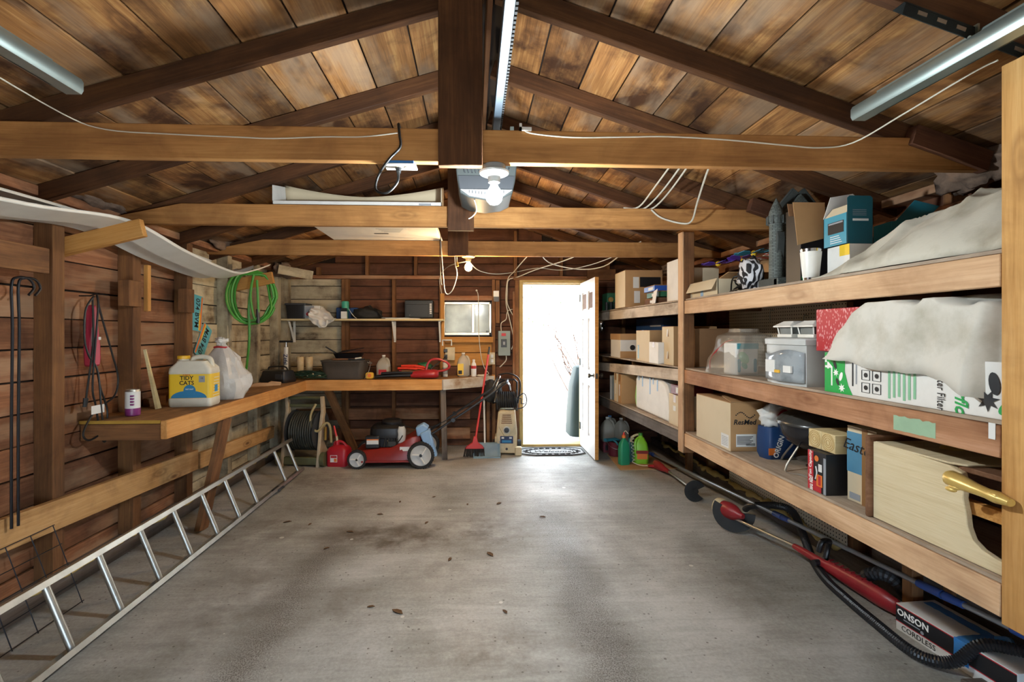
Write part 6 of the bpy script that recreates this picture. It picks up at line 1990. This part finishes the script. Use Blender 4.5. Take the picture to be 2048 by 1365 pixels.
for k in range(14):
    MB().box((-.21 + k * .03, 0, .012 * math.sin(k)), (.016, .05, .004), Matrix.Rotation(.5, 4, 'Z')).build('stripe', 'ink_red' if k % 2 == 0 else 'paper_label', t)
t = thing('zebra_cloth', 'bundled zebra striped cloth next to the castle prop', 'cloth', (1.71, 2.94, z))
blobby((0, 0, .10), 'bundle', 'zebra_cloth', t, (.065, .09, .105), 21, .4, 2.4, flat=.003)
t = thing('cable_heap', 'dark cables spilling out beside the open carton', 'cable', (1.72, 3.08, z))
mb = MB()
for q in range(3):
    mb.tube([(rc.uniform(-.06, .06), rc.uniform(-.10, .10), .012 + .12 * rc.random() * (.5 + .5 * math.sin(k))) for k in range(9)], .005, 6, smooth=4)
mb.build('cables', 'cable_black', t)

t = thing('castle_prop', 'grey haunted castle decoration with a round turret on the top shelf', 'castle', (1.79, 2.73, z))
MB().bx(-.10, .22, -.085, .10, 0, .055).build('plinth', 'castle_grey', t, bevel=.006)
MB().bx(-.10, -.03, -.09, -.05, 0, .05).build('step', 'castle_brick', t, bevel=.004)
MB().lathe([(.040, .05), (.038, .06), (.035, .36), (.046, .375), (.048, .40), (.046, .405), (.039, .402), (.040, .412), (.034, .44), (.020, .475), (0, .515)], (-.065, -.02, 0), Z3, 20).build('turret', 'castle_brick', t, sharp=40)
mb = MB()
for k in range(10):
    a = 2 * PI * k / 10
    mb.box((-.065 + .046 * math.cos(a), -.02 + .046 * math.sin(a), .385), (.010, .010, .045), Matrix.Rotation(a, 4, 'Z'))
mb.build('battlement', 'castle_grey', t)
MB().prism([(-.01, .05), (.23, .05), (.23, .42), (.11, .555), (-.01, .42)], (0, .02, 0), X3, Z3, (0, .07, 0)).build('gable_wall', 'castle_brick', t, bevel=.004)
for a, b in (((-.02, .02, .41), (.11, .02, .565)), ((.11, .02, .565), (.24, .02, .41))):
    MB().bar(V(a) + V((0, .03, 0)), V(b) + V((0, .03, 0)), .022, .09, up=(0, 1, 0)).build('gable_coping', 'castle_grey', t, bevel=.004)
MB().prism([(-.05, 0), (-.015, 0), (-.03, .24), (-.075, .30), (-.085, .26)], (-.07, .02, .02), (.2, 1, 0), Z3, (.05, 0, 0)).build('buttress', 'castle_grey', t, bevel=.006)
MB().bx(.02, .10, -.075, 0, .055, .13).build('gate_house', 'castle_grey', t, bevel=.004)
MB().lathe([(.022, .40), (.026, .42), (.014, .46), (0, .50)], (.20, .03, 0), Z3, 14).build('finial', 'castle_grey', t)
t = thing('flap_box', 'black printed box with a brown flap hanging open behind the tumbler', 'box', (1.80, 2.535, z))
MB().bx(-.10, .12, -.07, .05, 0, .40).build('body', 'black_card', t, bevel=.002)
MB().prism([(-.09, .0), (.08, .0), (.05, -.20), (-.105, -.24)], (-.06, -.08, .42), X3, (.0, .25, .97), (0, -.003, 0)).build('flap', 'card', t)
MB().prism([(-.10, .0), (.08, .0), (.085, .07), (-.10, .07)], (-.05, -.05, .355), X3, (0, .2, .97), (0, -.003, 0)).build('flap', 'card_dark', t)
MB().lathe([(.019, 0), (.019, .001), (0, .001)], (.095, -.0705, .385), NY, 20).build('round_sticker', 'paper_label', t)
MB().lathe([(.020, 0), (.020, .001), (0, .001)], (-.075, -.0705, .03), NY, 24).build('round_logo', 'ink_green', t)
MB().lathe([(.016, .001), (.016, .0015), (0, .0015)], (-.075, -.0705, .03), NY, 24).build('round_logo_centre', 'ink_black', t)
text('lettering', '30', .022, t, (-.075, -.0722, .03), X3, Z3, 'jug_lime', bold=.001)
MB().bx(-.035, .0, -.0712, -.07, .09, .16).build('picture', 'ink_orange', t)
MB().bx(-.078, -.05, -.0712, -.07, .07, .16).build('picture', 'straw', t)
t = thing('tumbler', 'white tumbler with a steel rim on the edge of the top shelf', 'tumbler', (1.648, 2.315, z))
MB().lathe([(.034, .012), (.036, .02), (.046, .135), (.046, .138)], n=28).build('body', 'white_plastic', t)
MB().lathe([(.033, 0), (.034, .012)], n=28).build('foot_ring', 'chrome', t)
MB().lathe([(.046, .138), (.0475, .152), (.044, .153), (.042, .13), (0, .12)], n=28).build('rim', 'chrome', t)
t = thing('book_box', 'small white and yellow box under the teal lantern box', 'box', (1.775, 2.20, z))
MB().bx(-.07, .09, -.06, .08, 0, .15).build('body', 'card_white', t, bevel=.002)
MB().bx(-.0712, -.07, -.06, .0, .10, .15).build('edge_print', 'label_yellow', t)
t = thing('lantern_box', 'teal lantern box with open flaps on the top shelf', 'box', (1.765, 2.23, z + .152))
mb = MB()
for q in ((-.06, .06, -.075, -.072), (-.06, .06, .072, .075), (-.06, -.057, -.075, .075), (.057, .06, -.075, .075)):
    mb.bx(*q, 0, .145)
mb.bx(-.06, .06, -.075, .075, 0, .003)
mb.build('body', 'teal_card', t)
MB().prism([(-.06, 0), (.06, 0), (.06, .21), (.05, .22), (-.05, .22), (-.06, .21)], (0, -.0755, 0), X3, Z3, (0, -.0015, 0)).build('front_panel', 'teal_card_dark', t)
MB().bx(-.0612, -.06, -.055, .045, .06, .115).build('picture', 'ink_black', t)
MB().bx(-.0616, -.0608, -.05, .04, .105, .112).build('caption', 'ink_grey', t)
for k in range(4):
    MB().bx(-.0614, -.06, -.045 + .006 * k, .03, .015 + k * .010, .018 + k * .010).build('caption', 'paper_label', t)
MB().bx(-.035, .04, -.0778, -.077, .105, .115).build('caption', 'paper_label', t)
for k in range(4):
    MB().bx(-.035, .03, -.0778, -.077, .13 + k * .008, .132 + k * .008).build('caption', 'ink_grey', t)
MB().prism([(-.07, 0), (.07, 0), (.05, .05), (-.05, .05)], (-.058, 0, .145), Y3, (.5, 0, .85), (.003, 0, 0)).build('flap', 'card_light', t)
MB().prism([(-.06, 0), (.06, 0), (.06, .12), (.045, .13), (-.06, .11)], (.0, .075, .145), X3, (.25, -.1, .95), (0, .003, 0)).build('flap', 'card_white', t)
t = thing('lantern_box', 'teal box flap sticking up behind the canvas on the top shelf', 'box', (2.06, 2.26, z), -.1)
MB().bx(-.09, .09, -.06, .06, 0, .27).build('body', 'teal_card', t, bevel=.002)
MB().prism([(-.07, 0), (.06, 0), (.115, .07), (-.0, .10)], (.0, -.06, .27), X3, (.15, 0, .97), (0, .003, 0)).build('flap', 'teal_card', t)
MB().bx(-.05, .04, -.0612, -.06, .20, .245).build('caption', 'ink_grey', t)

# ---- far section
t = carton('tall brown carton with torn tape at the far end of the top shelf', (1.70, 4.98, z), (.38, .34, .37), 0, 'card')
MB().bx(-.1915, -.19, -.17, .17, .0, .365).build('lit_side_sheet', 'card_light', t)  # aisle face painted lighter for the daylight from the door
MB().bx(-.11, -.05, -.1712, -.17, .19, .30).bx(-.1, -.04, -.1712, -.17, .04, .16).build('tape', 'paper_label', t)
MB().bx(-.04, .17, -.1715, -.17, .20, .30).build('dark_print', 'black_card', t)
for k, (m_, zz, sx_, lab) in enumerate((('game_green', 0.0, .40, 'dark green board game box at the bottom of the game stack'), ('game_green', .062, .36, 'second green board game box in the stack on the top shelf'), ('game_blue', .115, .42, 'bright blue board game box on top of the game stack'))):
    t = thing('game_box', lab, 'game box', (1.80, 4.36, z + zz), .08 - .05 * k, 'board games on the top shelf')
    MB().bx(-sx_ / 2, sx_ / 2, -.14, .14, 0, .045).build('lid', m_ if k != 0 else 'dark_edge', t, bevel=.002)
    MB().bx(-sx_ / 2 + .004, sx_ / 2 - .004, -.136, .136, .045, .052).build('tray', 'card_dark', t)
    MB().bx(-sx_ / 2 - .0008, -sx_ / 2, -.10, .02, .01, .035).build('end_label', 'paper_label', t)
    MB().bx(-sx_ * .2, sx_ * .2, -.1408, -.14, .014, .03).build('side_label', 'ink_grey', t)
t = thing('torn_flap', 'white card flap leaning on the game boxes', 'card', (1.575, 4.22, z), -.2)
MB().prism([(-.09, 0), (.09, 0), (.07, .11), (-.11, .12)], (0, 0, 0), Y3, (.12, 0, .99), (.004, 0, 0)).build('card', 'card_white', t)
t = carton('weathered wooden crate end behind the board games', (2.0, 4.25, z), (.20, .20, .32), 0, 'card_dark', False, 'crate', cat='crate')
for k in range(4):
    board('slat', (-.085 + k * .055, -.106, .01), (-.085 + k * .055, -.106, .31), .05, .012, 'weathered_board', t, up=(1, 0, 0))
t = thing('green_case', 'dark green case with jars at the far end of the top shelf', 'case', (1.66, 5.62, z))
MB().bx(-.14, .16, -.10, .12, 0, .20).build('case', 'game_green', t, bevel=.01)
for k in range(4):
    MB().cyl((-.15 + k * .05, -.13, 0), (-.15 + k * .05, -.13, .09), .02, n=12).build('jar', 'safe_grey', t)
MB().cyl((-.10, -.13, .12), (-.10, -.10, .12), .028, n=16).build('dial', 'straw', t)

z = ZM
t = carton('cream carton with a blank white parcel in front on the far middle shelf', (1.76, 4.50, z), (.36, .36, .29), 0, 'card')
MB().bx(-.1815, -.18, -.18, .18, .0, .285).build('lit_side_sheet', 'card_light', t)  # door light on the aisle side, put in as paler card
MB().bx(-.182, -.1815, .10, .14, .02, .15).build('print_mark', 'jug_teal_dark', t)
t = carton('small white parcel leaning on the far middle shelf edge', (1.60, 4.20, z), (.06, .22, .185), 0, 'card_white')
t = carton('tall pale carton with punched hand holes next to the middle post', (1.80, 4.01, z), (.36, .24, .32), 0, 'card', False)
MB().bx(-.1815, -.18, -.12, .12, .0, .315).build('lit_side_sheet', 'card_light', t)  # lighter copy of the card: painted daylight on the aisle face
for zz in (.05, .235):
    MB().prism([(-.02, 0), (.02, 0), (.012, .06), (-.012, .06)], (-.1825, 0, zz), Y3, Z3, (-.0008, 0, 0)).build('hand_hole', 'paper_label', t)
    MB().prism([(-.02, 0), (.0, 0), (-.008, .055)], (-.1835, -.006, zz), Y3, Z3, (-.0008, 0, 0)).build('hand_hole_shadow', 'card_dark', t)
t = carton('white and brown file box at the far end of the middle shelf', (1.72, 5.25, z), (.36, .36, .25), 0, 'card_white', False)
MB().bx(-.185, .185, -.185, .185, .19, .256).build('lid', 'card', t, bevel=.003)
MB().bx(-.1815, .18, -.1815, -.18, .0, .07).build('lower_print', 'card', t)
MB().cyl((-.05, -.18, .11), (-.05, -.1825, .11), .028, n=16).build('hand_hole', 'ink_black', t)
t = carton('dark blue printed carton stored behind the file box', (2.02, 5.15, z), (.30, .80, .42), 0, 'navy_card', False)
MB().bx(-.1512, -.15, -.30, .10, .25, .28).build('orange_stripe', 'ink_orange', t)
MB().bx(-.1512, -.15, -.35, -.05, .33, .345).build('print_line', 'ink_grey', t)
t = thing('chrome_ornament', 'shiny crinkled foil ornament hanging at the end of the shelf', 'ornament', (1.53, 5.82, z + .30))
blobby((0, 0, .08), 'foil', 'chrome', t, (.045, .04, .09), 31, .5, 4)

z = ZL
t = thing('foam_panel', 'rounded white tub end wrapped in plastic on the far low shelf', 'tub', (1.78, 4.42, z))
MB().prism([(-.44, 0), (.40, 0), (.40, .30), (.36, .335), (-.25, .345), (-.36, .31), (-.43, .22), (-.46, .10)], (-.16, 0, 0), Y3, Z3, (.36, 0, 0)).build('shell', 'card_white', t, bevel=.02)
MB().prism([(.44, .02), (.47, .10), (.44, .22), (.40, .28), (.38, .02)], (-.15, -.01, 0), Y3, Z3, (.30, 0, 0)).build('end_cap', 'jug_lime', t, bevel=.01)
for k, y in enumerate((.30, .20, .0, -.08, -.18)):
    MB().bx(-.1625, -.1605, y - .012, y + .012, .335 - .05 - .05 * (k % 3), .335).build('tape', 'bag_blue', t)
t = carton('upright tan carton between the white tub and the middle post', (1.79, 3.87, z), (.34, .24, .25), 0, 'card_light')
MB().bx(-.1712, -.17, -.02, .03, .12, .16).build('label', 'paper_label', t)
t = carton('small dark red carton on top of the upright tan carton', (1.76, 3.87, z + .252), (.26, .20, .075), 0, 'tank_red', False)
MB().bx(-.131, -.13, -.06, .0, .015, .06).build('label', 'paper_label', t)
for k, (y, mt, lab) in enumerate(((5.28, 'card_light', 'thin pale carton standing on edge at the far low shelf'), (5.13, 'card', 'brown carton standing on edge beside the white tub'), )):
    t = carton(lab, (1.72, y, z), (.34, .11, .31), 0, mt)
    MB().bx(-.1712, -.17, -.01, .02, .08, .2).build('label', 'paper_label', t)
t = thing('paper_stack', 'white folders standing at the end of the low shelf', 'folders', (1.66, 5.45, z), .1)
for k in range(5):
    MB().bx(-.12, .12, -.03 + k * .012, -.024 + k * .012, 0, .27 - .01 * (k % 2)).build('folder', 'paper_label' if k % 2 else 'sheet_grey', t)

# ------------------------------------------------------------------ floor under the shelves
t = thing('floor_board', 'brown card sheet on the floor under the bottles', 'card sheet', (1.78, 5.30, 0))
MB().prism([(-.26, -.30), (.35, -.28), (.35, .35), (-.22, .35)], (0, 0, 0.0), X3, Y3, (0, 0, .012)).build('sheet', 'card', t)
t = thing('bleach_jug', 'green bottle with an orange spray trigger on the card sheet', 'bottle', (1.615, 5.19, .012), .2)
MB().loft([ring(.105, .08, 0, .02), ring(.11, .085, .02, .02), ring(.11, .085, .16, .02), ring(.10, .075, .22, .02), ring(.055, .05, .26, .015), ring(.035, .035, .275, .01), ring(.035, .035, .29, .01)]).build('body', 'jug_green', t, sharp=50)
MB().cyl((0, 0, .285), (0, 0, .315), .022, n=14).build('collar', 'ink_orange', t)
MB().cyl((0, 0, .315), (.0, 0, .345), .014, .008, n=12).build('spray_cap', 'broom_red', t)
MB().tube([(0, 0, .34), (.02, 0, .36), (.04, -.02, .33)], .004, 6, smooth=4).build('tube', 'cable_white', t)
t = thing('weed_jug', 'lime green jug with an orange label on the card sheet', 'jug', (1.815, 5.24, .012), -.1)
MB().loft([ring(.15, .10, 0, .03), ring(.155, .105, .02, .03), ring(.155, .105, .15, .03), ring(.13, .09, .22, .03), ring(.07, .06, .275, .02), ring(.04, .04, .285, .012), ring(.04, .04, .30, .012)]).build('body', 'jug_lime', t, sharp=50)
MB().tube([(-.02, -.02, .28), (-.055, -.03, .255), (-.07, -.04, .19), (-.06, -.045, .14)], .013, 8, smooth=4).build('handle', 'jug_lime', t)
MB().cyl((0, 0, .30), (0, 0, .325), .022, n=14).build('cap', 'hose_green', t)
MB().bx(-.05, .06, -.0535, -.0525, .05, .11).build('label_sheet', 'ink_orange', t)
MB().bx(-.06, .07, -.0535, -.0525, .11, .145).build('label_header', 'mower_red', t)
t = thing('sprayer_wand', 'pale sprayer bottle with a coiled hose and red wand on the card sheet', 'sprayer', (1.72, 5.30, .012))
MB().loft([ring(.10, .08, 0, .02), ring(.11, .085, .02, .03), ring(.11, .085, .14, .03), ring(.06, .05, .22, .02), ring(.04, .04, .26, .015)]).build('bottle', 'jug_teal_dark', t, sharp=50)
MB().tube([(.0, -.02, .22), (.02, -.03, .28), (.08, -.02, .30), (.12, 0, .27)], .013, 8, smooth=4).build('handle', 'cream_plastic', t)
MB().tube([(.018 * math.cos(k * .9) - .0, -.07 - .001 * k + .018 * math.sin(k * .9), .30 - k * .0052) for k in range(56)], .0035, 6).build('coiled_hose', 'cable_white', t)
MB().tube([(.0, -.13, .02), (.02, -.19, .015), (.06, -.24, .018), (.10, -.27, .025)], .004, 6, smooth=4).build('hose_tail', 'cable_white', t)
MB().loft([[(.10 + .10 * k / 6, -.28 - .02 * k / 6 + .022 * math.cos(a), .024 + .018 * (1 - .25 * abs(k - 3) / 3) * math.sin(a)) for a in [2 * PI * i / 10 for i in range(10)]] for k in range(7)]).build('wand_grip', 'tool_red', t)
for k, (x, y, lab) in enumerate(((1.62, 5.86, 'clear gallon jug nearest the door behind the green bottle'), (1.77, 5.80, 'clear gallon jug with a grey tint beside the other jugs'), (1.68, 5.97, 'clear gallon jug with a blue cap against the rear wall'))):
    t = thing('gallon_jug', lab, 'jug', (x, y, .12), .4 * k, 'gallon jugs on the floor by the door')
    gallon(t, 'clear_jug', .27, .15, capmat=['white_plastic', 'white_plastic', 'tape_blue'][k])
t = thing('low_crate', 'dark red bottles crate under the gallon jugs', 'crate', (1.70, 5.88, 0))
MB().bx(-.16, .16, -.14, .16, 0, .118).build('crate', 'tank_red', t, bevel=.006)
mb = MB()
for k in range(5):
    mb.bx(-.14 + k * .06, -.10 + k * .06, -.1412, -.14, .03, .09)
mb.build('crate_slots', 'black_card', t)
t = thing('rubber_gloves', 'teal rubber glove lying over the jugs by the door', 'glove', (1.60, 5.55, .20), .3)
mb = MB()
mb.loft([[(x * 1.0, y * .04, z_ * .018) for y, z_ in [(math.cos(2 * PI * k / 10), math.sin(2 * PI * k / 10)) for k in range(10)]] for x in (-.10, -.05, 0, .04)])
for k, y in enumerate((-.03, -.01, .012, .033)):
    finger(mb, [(.03, y, 0), (.08, y * 1.2, -.01), (.11, y * 1.4, -.05)], .010)
finger(mb, [(-.02, -.035, 0), (.0, -.07, -.02), (.01, -.08, -.05)], .010)
mb.build('glove', 'glove_teal', t, sharp=60)
t = thing('bucket', 'dark bucket supporting the teal glove under the shelf', 'bucket', (1.63, 5.58, 0))
MB().lathe([(.07, 0), (.085, .165), (.09, .168), (.09, .175), (.08, .175), (.066, .02), (0, .015)], n=24).build('pail', 'tank_red', t)
MB().tube([(-.088, 0, .16), (-.06, -.05, .12), (0, -.09, .10), (.06, -.05, .12), (.088, 0, .16)], .003, 6, smooth=4).build('bail', 'aluminium', t)

# string trimmers
def trimmer(label, head, hand, tail, bodycol, guardr, headcol, big):
    t = thing('string_trimmer', label, 'string trimmer', head, 0, 'string trimmers on the floor')
    h = V((0, 0, 0))
    g = V(hand) - V(head)
    e = V(tail) - V(head)
    d = g.normalized()
    MB().cyl(h + d * .04, g, .011, n=12).build('shaft', 'aluminium', t)
    up = V((0, 0, 1))
    side = d.cross(up).normalized()
    nz = side.cross(d).normalized()
    a0, a1 = (PI * .85, PI * 2.0) if big else (PI * .15, PI * 1.75)
    poly = [(guardr * math.cos(a), guardr * math.sin(a)) for a in [a0 + (a1 - a0) * k / 20 for k in range(21)]]
    gd = V((.45, .85, -.2)).normalized() if big else d
    gs = gd.cross(up).normalized()
    gn = gs.cross(gd).normalized()
    MB().prism(poly + [(0, 0)], h + d * (.05 if big else -.02) + nz * (.045 if big else 0), gs, gn, gd * .008).build('guard', 'black_rubber', t, bevel=.002)
    if big:
        MB().lathe([(.035, -.02), (.055, .0), (.060, .05), (.052, .10), (.028, .14), (.018, .17)], h + nz * .04 - d * .04, d, 18).build('motor_head', headcol, t)
        MB().lathe([(.060, -.03), (.066, .0), (.060, .02)], h + nz * .04 - d * .06, d, 18).build('spool', 'cream_plastic', t)
    else:
        MB().lathe([(.025, -.03), (.030, .0), (.020, .04)], h + nz * .0, d, 14).build('spool', headcol, t)
    f = (e - g)
    L = f.length
    fd = f.normalized()
    s2 = fd.cross(up).normalized()
    n2 = s2.cross(fd).normalized()
    secs = [(0, .016, .016), (.10 * L, .020, .022), (.35 * L, .022, .026), (.38 * L, .026, .035), (.60 * L, .030, .045), (.85 * L, .035, .050), (.97 * L, .028, .040), (L, .012, .02)]
    MB().loft([[g + fd * s + s2 * (a * math.cos(q)) + n2 * (b * math.sin(q)) for q in [2 * PI * i / 12 for i in range(12)]] for s, a, b in secs]).build('body', bodycol, t, sharp=60)
    if big:
        for k in range(9):
            c = g + fd * (L * (.40 + .05 * k)) + n2 * .045
            MB().bar(c - s2 * .015, c + s2 * .015, .006, .006).build('body_rib', bodycol, t)
        c = g + fd * (L * .30)
        MB().tube([c - s2 * .03 + n2 * .02, c - s2 * .045 + n2 * .09, c - s2 * .02 + n2 * .14 + fd * .03, c + s2 * .05 + n2 * .15 + fd * .05, c + s2 * .06 + n2 * .09 + fd * .04], .015, 10, smooth=4).build('loop_handle', 'black_plastic', t)
        MB().cyl(c - s2 * .05, c + s2 * .05, .018, n=12).build('handle_clamp', 'black_plastic', t)
trimmer('large red string trimmer with a dark guard lying along the right wall', (1.84, 3.46, .105), (2.02, 2.99, .085), (2.12, 2.33, .055), 'tool_dark_red', .14, 'tool_dark_red', True)
trimmer('small string trimmer with a round guard farther back on the floor', (1.87, 4.06, .09), (1.92, 4.72, .06), (1.90, 5.05, .055), 'tool_dark_red', .09, 'black_rubber', False)

t = thing('extension_pole', 'long grey extension pole with blue grips lying along the wall', 'pole', (0, 0, 0))
a, b = V((2.00, 5.45, .06)), V((2.20, 1.72, .235))
MB().cyl(a, b, .013, n=14).build('tube', 'pole_grey', t)
for f0, f1 in ((.565, .605), (.848, .905), (.955, 1.0), (.0, .03)):
    p, q = a.lerp(b, f0), a.lerp(b, f1)
    mb = MB().cyl(p, p.lerp(q, .55), .019, .021, n=14).cyl(p.lerp(q, .6), q, .021, .017, n=14)
    mb.build('grip', 'pole_blue', t)
def ribbed(name, label, pts, r, pitch, mat, cat='hose'):
    P = smooth_path(pts, 24)
    # resample evenly
    out = [P[0]]
    acc = 0
    for p, q in zip(P[:-1], P[1:]):
        seg = (q - p).length
        while acc + seg >= pitch / 2:
            u = (pitch / 2 - acc) / seg
            p = p.lerp(q, u)
            out.append(p)
            seg = (q - p).length
            acc = 0
        acc += seg
    t = thing(name, label, cat, (0, 0, 0))
    MB().tube(out, r, 12, rfun=lambda u, i: r * (1.0 if i % 2 else .86)).build('hose', mat, t, sharp=20)
    return t
ribbed('vacuum_hose', 'black ribbed vacuum hose snaking along the floor by the right wall', [(2.12, 3.72, .05), (2.10, 3.60, .12), (2.15, 3.38, .20), (2.19, 3.26, .20), (2.15, 3.10, .12), (2.085, 2.92, .045), (2.005, 2.70, .028), (1.965, 2.49, .028), (1.94, 2.27, .028), (1.925, 2.08, .028), (1.96, 2.0, .03), (2.02, 1.955, .055), (2.09, 1.915, .145), (2.18, 1.86, .158), (2.28, 1.78, .16)], .025, .011, 'black_plastic')
ribbed('drain_pipe', 'grey corrugated pipe bent over behind the red trimmer', [(2.16, 2.62, .03), (2.16, 2.58, .10), (2.18, 2.52, .14), (2.21, 2.46, .13), (2.24, 2.40, .06), (2.25, 2.36, .03)], .035, .022, 'dark_grey_plastic')

t = thing('tool_carton', 'long cordless tool carton sealed with blue tape on the floor', 'box', (2.165, 2.03, 0), .07)
MB().bx(-.105, .105, -.25, .25, 0, .125).build('body', 'card_white', t, bevel=.002)
bp_ = MB().bx(-.1062, -.105, -.249, .249, .045, .120).build('black_panel', 'black_card', t)
MB().bx(-.1066, -.1058, -.249, .249, .042, .046).bx(-.1066, -.1058, -.249, .249, .119, .123).build('red_line', 'ink_red', t)
text('lettering', 'ONSON', .042, bp_, (-.1065, .165, .090), (0, -1, 0), Z3, 'ink_white', bold=.001)
text('lettering', 'CORDLESS', .034, t, (-.1055, .14, .021), (0, -1, 0), Z3, 'ink_black')
MB().bx(-.1068, -.106, .13, .21, .062, .067).build('fine_print', 'ink_grey', bp_)
MB().lathe([(.008, 0), (.008, .0006), (0, .0006)], (-.1063, .12, .056), NX, 12).build('round_mark', 'ink_grey', t)
MB().grid(lambda u, v: V((-.108 + .16 * u, -.07 + .05 * v + .01 * noise.noise(V((u * 5, v * 4, 2))), .128 + .004 * noise.noise(V((u * 9, v * 9, 1))))), 14, 5).build('tape', 'tape_blue', t)
MB().grid(lambda u, v: V((-.1085 - .003 * noise.noise(V((u * 6, v * 6, 4))), -.08 + .06 * v, .03 + .098 * u)), 8, 5).build('tape', 'tape_blue', t)
MB().grid(lambda u, v: V((.02 + .05 * v, -.10 + .33 * u, .128 + .006 * abs(noise.noise(V((u * 12, v * 5, 7)))))), 18, 4).build('tape', 'tape_blue', t)
MB().tube([(.05, -.06, .128), (.06, -.10, .15), (.04, -.14, .135), (.05, -.20, .13)], .012, 6, smooth=4, rfun=lambda u, i: .014 * (1 - .6 * u)).build('tape_twist', 'tape_blue', t)
for k, (x, y0, y1, zz, lab) in enumerate(((2.335, 1.45, 2.75, .12, 'weathered grey plank standing on edge against the right wall'), (2.03, 1.40, 1.90, .012, 'short grey plank lying on the floor under the vacuum hose'))):
    o = board('scrap_plank', (x, y0, zz), (x, y1, zz), .22 if k == 0 else .024, .024 if k == 0 else .10, 'weathered_board')
    tag(o, lab, 'plank')
t = thing('battery_pack', 'dark tool case at the lower right corner beyond the hose', 'case', (2.15, 1.72, 0), .1)
MB().bx(-.10, .10, -.10, .04, 0, .06).build('case', 'black_card', t, bevel=.004)

# leaves blown in over the floor
rl_ = random.Random(31)
spots = [(868, 995), (853, 1047), (653, 1098), (800, 1005), (935, 1010), (998, 1008), (700, 1065), (760, 1030), (742, 1215), (795, 1225), (1010, 1225), (1085, 1035), (620, 1050), (575, 1045), (980, 1110), (900, 1120)]
def floor_at(px, py):
    u = (px - 992.0) / 974.3
    v = -(py - 665.3) / 974.3
    dx, dy = u * .999 + .0449, .999 - u * .0449
    k = -1.435 / v
    return dx * k, dy * k
for k, (px, py) in enumerate(spots):
    x, y = floor_at(px, py)
    s = rl_.uniform(.014, .03)
    a = rl_.uniform(0, 6.28)
    pl_ = [(s * 1.3, 0), (s * .5, s * .5), (-s * .6, s * .45), (-s * 1.3, s * .05), (-s * .5, -s * .5), (s * .5, -s * .4)]
    m = MB()
    vs_ = [(px_ * math.cos(a) - py_ * math.sin(a), px_ * math.sin(a) + py_ * math.cos(a), .002 + .3 * abs(py_)) for px_, py_ in pl_]
    m.add(vs_ + [(p[0], p[1], p[2] + .0015) for p in vs_], [(0, 1, 2, 3), (0, 3, 4, 5), (9, 8, 7, 6), (11, 10, 9, 6)] + [(i, (i + 1) % 6, 6 + (i + 1) % 6, 6 + i) for i in range(6)])
    o = m.build('dry_leaf', 'leaf_dry')
    o.location = (x, y, 0)
    tag(o, 'small dry brown leaf scrap lying on the concrete floor', 'leaf', 'dry leaves scattered on the floor')

# outside the open back door
t = thing('covered_grill', 'dark green covered shape standing outside behind the door leaf', 'cover', (1.62, 7.1, -.05))
MB().loft([[(x * k, y * k, zz) for x, y in rr(.5, .5, .1)] for k, zz in ((1.0, 0), (.96, .3), (.85, .7), (.6, .98), (.35, 1.0))]).build('tarp', 'tarp_green', t, sharp=60)
t = thing('shrub', 'bare twiggy shrub overhanging outside the back door', 'shrub', (1.9, 8.3, -.05))
mb = MB()
rt = random.Random(17)
for k in range(26):
    p = V((rt.uniform(-.1, .1), rt.uniform(-.1, .1), 0))
    pts = [p]
    dirv = V((rt.uniform(-.35, .25), rt.uniform(-.25, .1), 1.0))
    for q in range(6):
        p = p + dirv * .45 + V((rt.uniform(-.08, .08), rt.uniform(-.08, .08), 0))
        dirv = dirv + V((rt.uniform(-.25, .2), rt.uniform(-.15, .12), rt.uniform(-.25, .0)))
        pts.append(p)
    mb.tube(pts, .008, 5, rfun=lambda u, i: .012 * (1 - .8 * u))
mb.build('branches', 'twig', t)
mb = MB()
for k in range(160):
    c = V((rt.uniform(-1.0, .7), rt.uniform(-.5, .4), rt.uniform(1.5, 2.8)))
    u_ = V((rt.uniform(-1, 1), rt.uniform(-1, 1), rt.uniform(-1, 1))).normalized() * .035
    w_ = u_.orthogonal().normalized() * .018
    mb.add([c - u_, c + w_, c + u_, c - w_], [(0, 1, 2, 3)])
mb.build('leaves', 'foliage', t)['kind'] = 'stuff'
